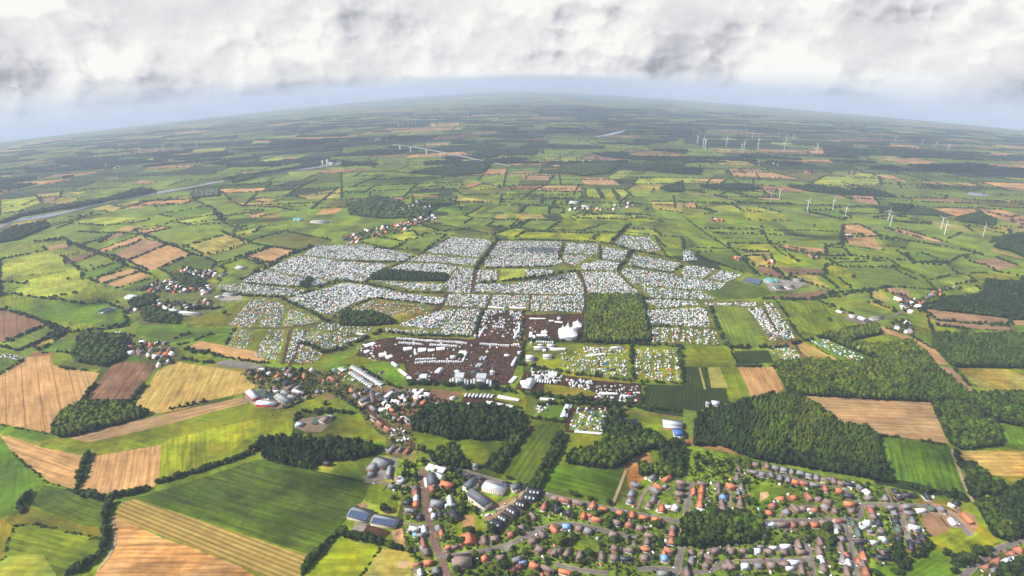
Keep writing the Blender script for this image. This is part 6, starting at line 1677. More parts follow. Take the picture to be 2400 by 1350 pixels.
def road_ang(p):
    best = (1e9, 0)
    for ln, w0 in ROADL:
        for a, b_ in zip(ln[:-1], ln[1:]):
            ab = b_-a; t = np.clip(np.dot(p-a, ab)/(np.dot(ab, ab)+1e-9), 0, 1); d = np.linalg.norm(a+ab*t-p)
            if d < best[0]: best = (d, math.atan2(ab[1], ab[0]))
    return best
for i, h in enumerate(HPOS):
    p = h[6]; d, an = road_ang(p); v = h[3]
    if v in (0,) and random.random() < .75: an += math.pi/2
    o = link('house', None, loc=(p[0], p[1], gz(*p)+.65), rz=an+random.uniform(-.06, .06), label=LABH[i], category='house', group='village houses')
    k = random.uniform(.84, .98)*(1.0 if v != 4 else .95); o.scale = (k, k*random.uniform(.9, 1.05), k*.88); a, r, c, w_ = house_parts(v)
    a = link('wall', a, None, o); r = link('roof', r, None, o); c = link('chimney', c, None, r)
    setm(a, random.choice([BRICK, BRICK, BRICK2, RENDERW]) if h[2] not in 'wl' else RENDERW); setm(r, ROOFM[h[2]]); setm(c, BRICK2)
print('houses', len(HPOS))
# long special buildings
def hall(r, wd, eave, ridge, rm, wm, label, cat='barn', name='barn', hip=0.0, extra=None):
    a, b_ = gpts(r); L = float(np.linalg.norm(b_-a)); c = (a+b_)/2; o = link(name, None, loc=(c[0], c[1], gz(*c)+.4), rz=rotz_from(a, b_), label=label, category=cat)
    m1 = MB(); m1.box(-L/2, L/2, -wd/2, wd/2, 0, eave); 
    if hip < .3: m1.add([(-L/2,-wd/2,eave),(-L/2,wd/2,eave),(-L/2,0,ridge-.3),(L/2,-wd/2,eave),(L/2,wd/2,eave),(L/2,0,ridge-.3)], [(0,2,1),(3,4,5)], (.5,)*3)
    link('wall', m1.mesh('wall'), wm, o); m2 = MB(); m2.gable(-L/2, L/2, -wd/2, wd/2, eave-.1, ridge, hip=hip, over=.6); link('roof', m2.mesh('roof'), rm, o)
    if extra == 'panels':
        m3 = MB(); n = int(L/4)
        for i in range(n):
            x0 = -L/2+.8+i*(L-1.6)/n; x1 = x0+(L-1.6)/n-.35; f = lambda y_: eave-.1+(ridge-eave+.1)*(1-abs(y_)/(wd/2+.6))+.18
            m3.add([(x0,-wd/2+.3,f(wd/2-.3)),(x1,-wd/2+.3,f(wd/2-.3)),(x1,-.5,f(.5)),(x0,-.5,f(.5))], [(0,1,2,3)], (.1,.1,.1))
        link('solar_panel_rows', m3.mesh('solar_panel_rows'), PANEL, o)
    if extra == 'windows':
        for x_ in np.arange(-L/2+1.5, L/2-1.5, 3):
            for z_ in np.arange(1.2, eave-1, 2.9): m3 = MB(); m3.box(x_, x_+1.3, -wd/2-.06, -wd/2+.04, z_, z_+1.4); link('window', m3.mesh('window'), GLS, o)
    if extra == 'skylights':
        for x_ in np.linspace(-L/4, L/4, 3): m3 = MB(); m3.box(x_-.9, x_+.9, -wd/4-.8, -wd/4+.8, eave+.5, ridge-.2+.3); link('skylight', m3.mesh('skylight'), CANV, o)
    return o
RW, RG, RDK, RGR = paint('light_sheet_roof', (.46,.48,.50), .5, .4, .3, .15), paint('mid_grey_roof', (.22,.225,.23), .7, .25, .3, .2), ROOFM['d'], paint('green_black_silage', (.05,.075,.06), .8)
REDW = paint('red_wall', (.35,.03,.05)); CREAM = paint('cream_wall', (.6,.52,.42)); WHT = CANV; CONC = paint('concrete', (.42,.38,.33), .85, .1, .3, .25); SLAT = paint('slate', (.1,.11,.125), .6, .3, .5, .2)
for q in [('N 140,345 230,440', 14, 4.5, 7, RW, REDW, 'grey-roofed farm barn with red side wall'), ('N 250,500 490,515', 13, 4.5, 7, WHT, REDW, 'long white-roofed barn at the meadow edge'), ('N 510,400 650,480', 14, 4, 7, RG, CONC, 'long grey cowshed in the farmyard'),
          ('N 580,345 650,385', 9, 4, 6.5, RG, CONC, 'small grey shed in the farmyard'), ('N 660,410 760,430', 11, 4, 6.5, RG, BRICK2, 'middle grey shed of the farmyard'), ('N 720,335 860,375', 9, 4, 6.5, RW, BRICK, 'light grey barn at the right of the farmyard'),
          ('N 640,315 730,270', 10, 4, 7, ROOFM['b'], BRICK2, 'brown-roofed barn by the village lane'), ('N 740,315 820,280', 9, 4, 7, RG, BRICK, 'grey-roofed barn beside the village lane'), ('N 455,345 540,335', 6, 3, 4.5, WHT, CONC, 'low white-roofed shed in the farmyard'),
          ('N 1190,170 1280,205', 11, 4, 7, ROOFM['r'], BRICK, 'long red-roofed barn behind the tent rows'), ('N 1090,750 1180,690', 16, 4, 7, ROOFM['b'], CONC, 'pink-brown barn of the stable yard'), ('N 1160,680 1240,680', 9, 3.5, 5.5, RW, REDW, 'white-roofed shed of the stable yard'),
          ('N 760,780 840,780', 11, 3.5, 5.5, RW, CONC, 'light blue-grey shed of the stable yard'), ('B 70,915 205,945', 19, 4, 7.5, RG, CONC, 'left of the two solar-roofed barns'), ('B 225,965 395,990', 16, 4, 7, RG, CONC, 'right of the two solar-roofed barns'),
          ('B 235,555 330,580', 20, 4, 7, RG, BRICK, 'grey-roofed school hall in the paved yard'), ('B 205,620 240,580', 14, 4, 6.5, RG, BRICK, 'narrow grey wing of the school in the yard'), ('B 190,650 230,645', 11, 3.5, 5.5, RG, BRICK2, 'low grey annex at the corner of the school yard'),
          ('B 345,590 330,670', 7, 3, 4.2, RG, CONC, 'long low shed on the right of the school yard'), ('B 1935,290 2080,300', 20, 6, 7, RDK, CONC, 'flat dark sports hall'), ('B 2260,285 2395,300', 15, 5, 6.5, RW, BRICK, 'white-roofed school block with red walls'), ('B 2265,310 2390,325', 9, 4, 5, RW, BRICK, 'lower school wing with pinkish roof'),
          ('B 2335,360 2400,365', 19, 6, 8, BLUP, CANV, 'school building with blue and white roof'), ('J 900,1210 1150,1180', 19, 4.5, 8, ROOFM['b'], BRICK2, 'big grey-brown hall at the bottom of the village'), ('J 1110,850 1110,960', 19, 4, 9, ROOFM['o'], BRICK, 'large orange-roofed barn in the garden village'),
          ('J 620,60 640,190', 13, 6, 11, SLAT, BRICK, 'blue-grey slate roofed hall beside the fair street'), ('J 665,40 800,85', 10, 3.5, 5.5, WHT, CONC, 'long white shed above the car park'), ('J 760,155 910,190', 12, 3.5, 6.5, ROOFM['o'], BRICK, 'orange-red striped roof hall near the fair street'),
          ('J 625,420 780,430', 14, 4, 7.5, RG, BRICK2, 'grey-roofed double house by the fair street'), ('J 810,450 940,440', 7, 3, 5, RW, CONC, 'light-roofed long shed behind the double house'), ('J 890,530 960,640', 16, 4, 7, RDK, BRICK2, 'black-roofed building left of the sand arena'),
          ('J 630,580 680,580', 9, 3.5, 4.5, WHT, CONC, 'white flat kiosk beside the fair street'), ('J 200,80 260,125', 12, 3.5, 5, RW, CONC, 'white flat-roofed shed above the village lane'), ('J 620,490 625,520', 5, 3, 4, WHT, CONC, 'small white kiosk on the fair street'),
          ('N 1600,500 1740,450', 14, 6, 11, SLAT, CREAM, 'blue-grey roofed nave beside the church tower'), ('D 905,590 980,600', 24, 4, 6, RW, CANV, 'glasshouse with pale roof in the left meadow'), ('D 1190,690 1260,695', 12, 4, 6, WHT, REDW, 'white and pink striped barn in the hamlet'),
          ('D 1270,705 1410,715', 12, 4, 6, RW, CONC, 'long pale barn in the hamlet'), ('D 1520,600 1560,590', 12, 4, 6, WHT, CONC, 'white shed at the left camp entrance'), ('D 1580,575 1660,580', 16, 4, 6, RG, CONC, 'grey farm hall at the left camp entrance'),
          ('F 1170,730 1210,735', 14, 4, 6, WHT, CONC, 'white barn beside the mown field'), ('F 1235,740 1280,755', 14, 4, 6, WHT, CONC, 'second white barn beside the mown field'), ('F 1270,770 1330,780', 14, 4, 6, RDK, CONC, 'dark roofed barn beside the mown field'), ('F 1320,750 1400,740', 10, 4, 6, RG, CONC, 'grey long barn at the hamlet entrance'),
          ('F 640,530 700,530', 22, 5, 7, ROOFM['t'], CONC, 'green-roofed hall of the biogas farm'), ('F 725,530 770,525', 18, 5, 8, RG, CONC, 'grey hall of the biogas farm'), ('F 780,475 830,480', 16, 4, 7, RG, CONC, 'grey farmhouse barn right of the biogas domes'),
          ('F 1510,615 1560,615', 10, 4, 6, WHT, CONC, 'pale barn at the hamlet on the right'), ('F 1540,650 1560,680', 12, 4, 6, RW, CONC, 'silver barn at the hamlet on the right'), ('F 1145,155 1190,160', 14, 4, 6, RW, REDW, 'small barn between the two tan squares'),
          ('D 1670,385 1720,390', 22, 4, 6, RW, CONC, 'pale hall in the meadow left of the tents'), ('D 1550,445 1590,430', 12, 4, 6, RG, CONC, 'grey shed beside the upper left camp'), ('G 2200,1115 2300,1115', 24, 5, 7, RW, CONC, 'pale halls of the far biogas farm'), ('D 2190,65 2300,70', 20, 5, 7, RG, CONC, 'grey halls of the far biogas farm'),
          ('H 1610,975 1670,980', 40, 5, 7, RW, CONC, 'pale roofed farm hall in the far village'), ('H 1690,1005 1750,1010', 30, 5, 7, RW, CONC, 'long pale hall in the far village'), ('C 160,150 190,155', 12, 4, 7, RG, CONC, 'dark grey barn beside the orchard'), ('C 205,145 255,150', 14, 4, 7, RW, CREAM, 'pale farmhouse beside the orchard'),
          ('B 1265,335 1310,310', 10, 4, 7, ROOFM['o'], BRICK, 'orange-roofed cottage at the top of the dark maize field'), ('B 920,590 960,590', 9, 4, 7, RG, RENDERW, 'grey cottage beside the garden copse'), ('B 1740,880 1741,881', 3, 2, 3, RG, CONC, 'x')]:
    if q[-1] == 'x': continue
    hall(q[0], *q[1:6], q[6], extra='panels' if 'solar' in q[6] else None)
for q in [('J 1090,250 1200,150', 14, 8, 14, SLAT, CREAM, 'tall stone building wing with slate roof', 'windows'), ('J 1150,310 1370,470', 15, 8, 14, SLAT, CREAM, 'long stone building with slate roof and gables', 'windows'), ('J 1320,190 1590,260', 15, 7, 7.5, RW, CREAM, 'pale flat-roofed block with striped facade', 'windows'),
          ('J 1680,230 1780,200', 12, 5, 9, SLAT, CREAM, 'dark-roofed yellow house on the building site', 'windows')]: hall(*q[:6], q[6], 'building', 'building', extra=q[7])
for i, q in enumerate([('J 1890,265 2080,290', 'upper'), ('J 1830,330 2030,370', 'second'), ('J 1730,420 1880,460', 'third'), ('J 1620,490 1760,570', 'fourth'), ('J 1510,590 1640,660', 'fifth'), ('J 1400,670 1560,740', 'lowest')]):
    hall(q[0], 14, 4, 7.5, RDK, BRICK2, '%s black-roofed terrace of the new building site' % q[1], 'terrace', 'terraced_house', hip=.6, extra='skylights')
hall('J 1560,160 1670,175', 9, 3.5, 5, RDK, CONC, 'low black shed behind the striped block')
# church tower
p = gpt('N 1775,475'); o = link('church_tower', None, loc=(p[0], p[1], gz(*p)+.4), rz=.5, label='dark scaffolded church tower', category='church tower')
m1 = MB(); m1.box(-3.2, 3.2, -3.2, 3.2, 0, 21); link('shaft', m1.mesh('shaft'), BRICK2, o)
m2 = MB(); m2.add([(-3.5,-3.5,21),(3.5,-3.5,21),(3.5,3.5,21),(-3.5,3.5,21),(0,0,29)], [(0,1,4),(1,2,4),(2,3,4),(3,0,4),(0,3,2,1)], (.1,.1,.1)); link('spire', m2.mesh('spire'), SLAT, o)
m3 = MB()
for z_ in np.arange(2, 22, 2.2): m3.box(-4, 4, -4, -3.8, z_, z_+.15); m3.box(-4, 4, 3.8, 4, z_, z_+.15); m3.box(-4, -3.8, -3.8, 3.8, z_, z_+.15); m3.box(3.8, 4, -3.8, 3.8, z_, z_+.15)
for a_ in (-4, 0, 3.85):
    for b_ in (-4, 3.85): m3.box(a_, a_+.15, b_, b_+.15, 0, 23)
link('scaffold', m3.mesh('scaffold'), STEEL, o)
# solar field and biogas domes, silos, basin
def slab_thing(name, r, h, m_, label, cat):
    poly = np.array(gpts(r)); c = poly.mean(0); o = poly-c; n = len(o)
    V = [(q[0], q[1], 0) for q in o]+[(q[0], q[1], h) for q in o]; mb = MB(); mb.add(V, [tuple(range(n, 2*n))] if n < 5 else [], (.1,.1,.1)); mb.add(V, [(i, (i+1) % n, n+(i+1) % n, n+i) for i in range(n)], (.1,.1,.1))
    link(name, mb.mesh(name), m_, loc=(c[0], c[1], gz(*c)+.4), label=label, category=cat)
slab_thing('solar_array', 'F 420,475 440,455 560,475 535,508', 2.2, PANEL, 'block of dark blue solar panels above the right tents', 'solar panels')
slab_thing('silage_clamp', 'N 215,340 340,310 405,390 290,425', 3, RGR, 'dark green covered silage clamp in the farmyard', 'silage clamp')
slab_thing('silage_clamp', 'N 1000,690 1075,685 1030,770 955,765', 2.5, RGR, 'pair of dark covered silage heaps in the stable yard', 'silage clamp')
slab_thing('silage_clamp', 'N 730,385 850,430 830,455 760,440', 2.5, RGR, 'dark silage clamp on the right of the farmyard', 'silage clamp')
DOME = paint('dome_cover', (.12,.3,.28), .5, .3); 
for r, R0, lab, mt in [('F 612,480', 16, 'left teal biogas dome', DOME), ('F 650,483', 10, 'small teal biogas dome beside the big one', DOME), ('G 2085,1098', 14, 'left teal dome of the far biogas farm', DOME), ('G 2110,1100', 12, 'right teal dome of the far biogas farm', DOME),
                       ('N 430,410', 11, 'round slurry tank in the farmyard', CONC), ('D 752,690', 17, 'round concrete basin in the left meadow', CONC)]:
    p = gpt(r); o = link('tank', None, loc=(p[0], p[1], gz(*p)+.4), label=lab, category='tank', group='round farm tanks'); m1 = MB(); m1.cyl(0, 0, 0, 3.5, R0, R0, 20, cap=False); link('wall', m1.mesh('wall'), CONC, o)
    m2 = MB(); 
    if mt is DOME:
        for j in range(3): m2.cyl(0, 0, 3.5+[0, 3, 5][j], 3.5+[3, 5, 6][j], R0*[1, .82, .5][j], R0*[.82, .5, .05][j], 20, cap=j == 2)
    else: m2.cyl(0, 0, 2.4, 2.5, R0*.98, R0*.98, 20)
    link('cover', m2.mesh('cover'), mt if mt is DOME else GLS, o)
# garden shrubs, small trees, hedgelets through the village
VILL = [gpts('B 400,560 560,540 700,570 1000,660 1500,810 1900,890 2400,980 C 0,960 20,700 100,480 500,560 1240,700 1640,760 1690,1000 1740,1090 1500,1180 1380,1340 1380,1390 B 560,1390 460,1170 440,1000 420,700'),
        gpts('C 2050,1260 2240,1160 2420,1110 2420,1390 1990,1390'), gpts('D 1680,1130 1850,1080 2400,1120 B 0,0 560,120 700,260 500,330 560,500 330,400 170,260 120,180 0,120 A 2300,40 2150,120 2000,170'), gpts('B 480,60 900,150 1300,170 1250,190 700,180 560,230')]
hp = np.array([h[6] for h in HPOS])
def clear(W, rad=6.5):
    keep = np.ones(len(W), bool)
    for i in range(0, len(W), 4000):
        d = np.linalg.norm(W[i:i+4000, None]-hp[None], axis=2).min(1); keep[i:i+4000] &= d > rad
    for ln, wd in ROADL:
        for a, b_ in zip(ln[:-1], ln[1:]):
            ab = b_-a; t = np.clip(((W-a)@ab)/(ab@ab+1e-9), 0, 1); keep &= np.linalg.norm(a+t[:, None]*ab-W, axis=1) > wd/2+1.5
    return W[keep]
OPEN = [np.array(gpts(r)) for r in ('J 900,680 990,540 1200,530 1390,720 1300,740 960,860', 'J 1200,400 1250,180 1700,130 2100,260 2100,330 1500,760 1260,520', 'K 170,890 600,900 500,1080 300,1000', 'L 250,330 700,410 880,440 620,490 420,570 360,660 310,580', 'C 1560,1300 1780,1165 1940,1290 1870,1390 1570,1390',
        'C 1640,790 1940,840 2220,1110 1950,1265 1740,1090', 'B 200,700 400,690 390,880 170,830', 'J 560,900 400,760 480,480 700,480 860,1350 740,1350')]
def notopen(W):
    k = np.ones(len(W), bool)
    for o_ in OPEN: k &= ~inpoly(W[:, 0], W[:, 1], o_)
    return W[k]
SH = []
for v in VILL: SH.append(notopen(clear(sample_poly(v, 5.2, .48), 5.5)))
SH = np.concatenate(SH); SH = SH[RNG.random(len(SH)) < .85]; n = len(SH)
cols = np.array([alb(TC[k]) for k in ('d', 'm', 'o', 'y', 'm', 'b')])[RNG.choice(6, n, p=[.38, .3, .14, .08, .06, .04])]
big = RNG.random(n) < .26
merge_instances('shrubbery', T_MID, np.column_stack([SH, gz(SH[:, 0], SH[:, 1])+.1]), np.column_stack([RNG.uniform(2, 4.4, n)*(1+.8*big)]*2+[RNG.uniform(1.4, 3.2, n)*(1+1.3*big)]), RNG.uniform(0, 6, n), cols, LEAF, kind='stuff', label='garden shrubs and small trees between the houses', category='shrubs')
# drives, terraces and patios by the houses
for h in HPOS:
    if random.random() < .75:
        p = h[6]; d, an = road_ang(p); a_ = random.uniform(-.2, .2)+an+random.choice([0, 1.57]); u_ = np.array([math.cos(a_), math.sin(a_)]); v_ = np.array([-u_[1], u_[0]]); c_ = p+v_*random.choice([-1, 1])*random.uniform(3, 7)+u_*random.uniform(-3, 3); a0, b0 = random.uniform(3, 6.5), random.uniform(1.6, 3.4)
        sheet('driveway', [c_-u_*a0-v_*b0, c_+u_*a0-v_*b0, c_+u_*a0+v_*b0, c_-u_*a0+v_*b0], random.choice([(186,164,146), (170,150,140), (200,180,160), (176,130,110)]), 'yard', z=.2)
# garden hedgelets: clipped rows off the streets
GH = []
for h in HPOS[::1]:
    p = h[6]; d, an = road_ang(p)
    if random.random() < .6:
        a_ = an+random.choice([0, math.pi/2]); s_ = random.choice([-1, 1])*9; q = p+np.array([-math.sin(a_), math.cos(a_)])*s_; GH.append(along([q-9*np.array([math.cos(a_), math.sin(a_)]), q+9*np.array([math.cos(a_), math.sin(a_)])], 1.6, .3))
GH = clear(np.concatenate(GH), 4.5); n = len(GH)
merge_instances('shrubbery', T_FAR, np.column_stack([GH, gz(GH[:, 0], GH[:, 1])+.1]), np.column_stack([RNG.uniform(1.6, 2.2, n)]*2+[RNG.uniform(1.3, 2.0, n)]), RNG.uniform(0, 6, n), tcol(n, TC['d'], .2), LEAF, kind='stuff', label='clipped garden hedges between the houses', category='shrubs')
# village trees one can tell apart
W = np.concatenate([notopen(clear(sample_poly(v, 15, .48), 8.5)) for v in VILL[:2]]); RNG.shuffle(W)
nv = min(len(W), 300-NT[0]); W = W[:nv]
ll = [min(range(len(LM)), key=lambda i: np.linalg.norm(LM[i][1]-q)) for q in W]; oc = {}
kk_ = [random.choice([0, 1, 2, 3, 4, 1, 0, 2, 5]) for _ in W]
for i in sorted(range(nv), key=lambda i: np.linalg.norm(LM[ll[i]][1]-W[i])):
    kk = kk_[i]; nm = {0: 'dark round', 1: 'green round', 2: 'very dark', 3: 'mid-green', 4: 'light green', 5: 'grey-green'}[kk]; key = (ll[i], nm); c = oc.get(key, 0); oc[key] = c+1; s = random.uniform(5.5, 10.5)
    tree(W[i][0], W[i][1], s, s*random.uniform(.85, 1.1), kk, '%s garden tree, %snearest to the %s' % (nm, '' if c == 0 else nth(c)+' ', LM[ll[i]][0]), 'garden trees of the village')
print('trees', NT, nv)
# sheds and parked cars in the gardens and along the streets
cbm, cgm = MB(), MB(); cbm.box(-2.1, 2.1, -.85, .85, .25, .85, bottom=True); cgm.add([(-1.5,-.8,.85),(1.0,-.8,.85),(1.0,.8,.85),(-1.5,.8,.85),(-1.1,-.65,1.42),(.4,-.65,1.42),(.4,.65,1.42),(-1.1,.65,1.42)], [(0,1,5,4),(1,2,6,5),(2,3,7,6),(3,0,4,7),(4,5,6,7)], (.1,)*3)
CB, CG = cbm.mesh('body'), cgm.mesh('cabin'); CARM = [paint('car_%s' % n, c, .3, .5) for n, c in (('white', (.75,.75,.76)), ('black', (.02,.02,.025)), ('silver', (.4,.42,.44)), ('red', (.45,.03,.02)), ('blue', (.03,.07,.22)))]
CNM = ['white', 'black', 'silver', 'red', 'blue']; cc_ = {}; cars = []
for ri, (ln, wd) in enumerate(ROADL):
    if wd < 5.5 or wd > 8 or np.linalg.norm(ln.mean(0)) > 1050: continue
    for p in along(ln, 34, .9):
        d, an = road_ang(p); s_ = random.choice([-1, 1]); cars.append((p+np.array([-math.sin(an), math.cos(an)])*s_*(wd/2-.6), an))
for p, an in cars[:110]:
    li = min(range(len(LM)), key=lambda i: np.linalg.norm(LM[i][1]-p)); k = random.choice([0, 0, 0, 1, 2, 2, 3, 4]); cc_.setdefault((li, k), []).append((p, an))
for (li, k), L_ in cc_.items():
    L_.sort(key=lambda t: np.linalg.norm(LM[li][1]-t[0]))
    for i, (p, an) in enumerate(L_):
        o = link('street_car', None, loc=(p[0], p[1], gz(*p)+.7), rz=an, label='%s car on the street, %snearest to the %s' % (CNM[k], '' if i == 0 else nth(i)+' ', LM[li][0]), category='car', group='cars on the village streets')
        b_ = link('body', CB, None, o); g_ = link('cabin', CG, None, o); setm(b_, CARM[k]); setm(g_, GLS)
shw, shr = MB(), MB(); shw.box(-1.6, 1.6, -1.3, 1.3, 0, 1.9); shr.gable(-1.6, 1.6, -1.3, 1.3, 1.9, 2.8, over=.2); SW, SR = shw.mesh('wall'), shr.mesh('roof'); SHM = [CANV, RW, ROOFM['b'], ROOFM['t'], ROOFM['o']]; SHN = ['white', 'silver', 'brown', 'green', 'orange']; sh_ = {}
for h in HPOS:
    for _ in range(1 if random.random() < .8 else 0):
        p = h[6]+RNG.uniform(-1, 1, 2)*11
        if len(clear(p[None], 6.2)): li = min(range(len(LM)), key=lambda i: np.linalg.norm(LM[i][1]-p)); k = random.choice([0, 0, 0, 1, 2, 3, 4]); sh_.setdefault((li, k), []).append(p)
for (li, k), L_ in sh_.items():
    L_.sort(key=lambda t: np.linalg.norm(LM[li][1]-t))
    for i, p in enumerate(L_):
        o = link('garden_shed', None, loc=(p[0], p[1], gz(*p)+.3), rz=random.uniform(0, 3), label='%s garden shed, %snearest to the %s' % (SHN[k], '' if i == 0 else nth(i)+' ', LM[li][0]), category='shed', group='garden sheds'); a_ = link('wall', SW, None, o); r_ = link('roof', SR, None, o); setm(a_, RENDERW); setm(r_, SHM[k])
# far villages: one stuff object each
fv_w = house_parts(0)
def far_houses(r, spc, label, keep=.7):
    W = sample_poly(np.array(gpts(r)), spc, .4); W = W[RNG.random(len(W)) < keep]; n = len(W)
    V = [(-5,-4,0),(5,-4,0),(5,4,0),(-5,4,0),(-5,-4,3),(5,-4,3),(5,4,3),(-5,4,3),(-5,0,7.5),(5,0,7.5)]
    T = (np.array(V, float), [(np.array([(0,1,5,4),(1,2,6,5),(2,3,7,6),(3,0,4,7)]), np.array([(1.4,.9,.8)]*4)), (np.array([(4,5,9,8),(6,7,8,9)]), np.ones((2, 3))), (np.array([(5,6,9),(7,4,8)]), np.array([(1.4,.9,.8)]*2))])
    pal = np.array([ROOF[k] for k in 'orbgdwww'])[RNG.integers(0, 8, n)]*1.1
    s = RNG.uniform(.7, 1.2, n); merge_instances('houses', [T], np.column_stack([W, gz(W[:, 0], W[:, 1])+.3]), np.column_stack([s, s*RNG.uniform(.8, 1.2, n), s]), RNG.uniform(0, 6, n), pal, TENTM, kind='stuff', label=label, category='houses')
    W2 = sample_poly(np.array(gpts(r)), spc*.62, .45); W2 = W2[RNG.random(len(W2)) < .6]; scatter('shrubbery', W2, T_FAR, 7.5, 7, TC['d'], .25, kind='stuff', label='trees between the '+label, category='trees')
for r, s_, lab in [('D 1200,430 1300,385 1400,410 1500,400 1540,420 1500,450 1420,450 1280,430', 14, 'roofs of the upper left village'), ('D 950,545 1050,500 1250,470 1350,500 1520,530 1480,580 1350,560 1100,560', 16, 'roofs of the left hamlet'), ('D 900,690 1000,640 1200,620 1350,640 1480,600 1500,640 1280,690 1060,680', 17, 'roofs of the middle left hamlet'),
                   ('D 700,860 860,850 950,860 930,890 860,890', 14, 'roofs beside the churchyard trees'), ('D 900,900 1100,900 1280,960 1220,1060 1100,1080 1000,1000 900,1000', 18, 'roofs of the lower left village'), ('N 100,60 400,40 700,40 1080,60 1150,150 900,170 700,250 480,260 330,150', 16, 'roofs of the village above the farm'),
                   ('E 0,170 200,110 500,60 640,40 700,20 640,60 400,130 200,170 60,230', 18, 'roofs of the ribbon village at the upper left'), ('E 430,60 640,20 680,40 500,70', 14, 'far roofs of the ribbon village'), ('H 1570,1040 1640,1005 1760,1020 1900,1000 2000,960 2100,980 1980,1030 1750,1040', 26, 'roofs of the far village'),
                   ('F 1490,605 1560,600 1640,600 1700,590 1760,560 1850,520 1980,510 1960,540 1860,550 1740,610 1660,660 1700,700 1560,700 1530,650', 17, 'roofs of the hamlet on the right'), ('F 1430,770 1500,750 1600,760 1620,840 1560,840 1450,800', 17, 'roofs below the hamlet on the right'), ('F 880,295 960,305 960,330 900,325', 14, 'white farm buildings in the upper right meadows'),
                   ('F 200,38 280,50 300,62 210,58', 12, 'white farm cottage in the upper meadows'), ('F 370,310 400,310 400,335 370,330', 9, 'cottage at the dark maize square'), ('F 600,340 640,340 640,355 600,355', 9, 'farmhouse at the straw patch'), ('H 520,970 560,980 420,1060 380,1030', 26, 'roofs inside the wooded village'), ('H 560,1010 640,995 640,1010 580,1030', 18, 'roofs beside the upper left village'),
                   ('I 1600,590 1900,620 1880,650 1650,630', 50, 'pale roofs of the far right town'), ('I 480,690 700,690 680,720 500,715', 34, 'roofs of the far farm group'), ('G 700,700 860,720 760,760 690,740', 40, 'roofs of the far left town'), ('H 240,530 340,540 320,570 240,560', 40, 'roofs of the far town beyond the canal'),
                   ('F 40,10 2,2 30,30', 20, 'roofs'), ('Q 420,920 700,900 1060,900 1100,1000 940,1100 700,1130 640,1060 600,1160 420,1060', 13, 'sheds and stalls of the village fair'), ('Q 520,1220 900,1230 1000,1290 600,1350 520,1290', 15, 'small roofs in the church quarter'), ('J 0,640 20,60 60,0 300,0 330,60', 18, 'roofs left of the fair street')]:
    if lab != 'roofs': far_houses(r, s_, lab)
# ================================================================== TURBINES, CANAL, BRIDGE
TWR = paint('turbine_white', (.60,.62,.64), .5, .3, .2, .05)
m1 = MB(); m1.cyl(0, 0, 0, .70, .018, .010, 10); TT = m1.mesh('tower'); TT.materials.append(TWR)
m1 = MB(); m1.box(-.03, .022, -.014, .014, .695, .722, bottom=True); TN = m1.mesh('nacelle'); TN.materials.append(TWR)
m1 = MB(); m1.cyl(0, 0, 0, .02, .014, .006, 8)
for a in (0, 2*math.pi/3, 4*math.pi/3):
    c, s = math.cos(a), math.sin(a)
    pr = [(0, -.006), (.03, -.013), (.06, -.014), (.30, -.004), (.30, 0), (.06, .006), (0, .006)]
    V = [(r*c-w*s, r*s+w*c, z) for z in (.006, .012) for r, w in pr]; n = len(pr)
    m1.add(V, [(0,1,2,6),(2,3,4,5),(2,5,6)], (.8,)*3); m1.add(V, [(n,n+6,n+2,n+1),(n+2,n+5,n+4,n+3),(n+2,n+6,n+5)], (.8,)*3); m1.add(V, [(i, (i+1) % n, n+(i+1) % n, n+i) for i in range(n)], (.8,)*3)
TR_ = m1.mesh('rotor'); TR_.materials.append(TWR)
TURB = [('the near group', 'I', [(615,982,95),(678,953,85),(875,1037,100),(1053,1028,92),(1140,1087,100),(1443,1105,98),(1457,1146,100),(1816,1160,100),(1840,1200,100),(2110,1216,98)]),
        ('the second group', 'I', [(103,570,80),(143,590,80),(156,603,90),(306,585,78),(411,622,70),(430,608,75),(528,600,85),(712,615,80),(940,627,80)]),
        ('the faint group behind the second', 'I', [(73,505,45),(127,500,35),(188,487,35),(447,512,45),(489,525,50),(529,520,35),(595,520,32),(620,528,32),(672,525,42),(730,537,50),(778,532,42)]),
        ('the hazy group on the right', 'I', [(1147,460,40),(1165,455,34),(1222,460,38),(1250,460,38),(1301,462,32),(1352,462,32),(1346,535,38),(1387,540,38),(1491,555,45),(1585,560,30),(1680,572,45),(1760,590,36),(1779,582,40),(1862,605,36),(1875,600,44)]),
        ('the hazy group on the far left', 'G', [(676,675,50),(710,678,70),(718,650,45),(840,655,60),(848,640,50),(952,635,50),(984,622,50),(1104,615,34),(1155,610,50),(1233,590,40),(1250,605,45),(1265,595,40),(1386,597,54),(278,990,34)]),
        ('the left hazy group beyond the bridge', 'H', [(402,460,60),(432,445,50),(471,440,45),(497,430,50),(521,430,55)]), ('the right hazy group beyond the bridge', 'H', [(757,370,26),(785,375,35),(803,375,35),(863,385,45),(887,385,45)])]
for where, tl, L_ in TURB:
    L_ = sorted(L_)
    for i, (a, b, h) in enumerate(L_):
        px, py = pts('%s %g,%g' % (tl, a, b))[0]; p = P(px, py); hw = h/TILE[tl][2]*mpp(*p)*1.03
        o = link('wind_turbine', None, loc=(p[0], p[1], gz(*p)), rz=R_(random.uniform(8, 40)), label='white wind turbine, %s in %s' % (nth(i), where), category='wind turbine', group='white wind turbines'); o.scale = (hw*1.05,)*3
        link('tower', TT, None, o); link('nacelle', TN, None, o); r = link('rotor', TR_, None, o); r.location = (.026, 0, .71); r.rotation_euler = (random.uniform(0, 2), math.radians(90), 0); r.rotation_mode = 'ZYX'; r.rotation_euler = (0, math.radians(90), 0)
        r.rotation_mode = 'QUATERNION'; r.rotation_quaternion = (Matrix.Rotation(math.radians(90), 3, 'Y') @ Matrix.Rotation(random.uniform(0, 2.1), 3, 'Z')).to_quaternion()
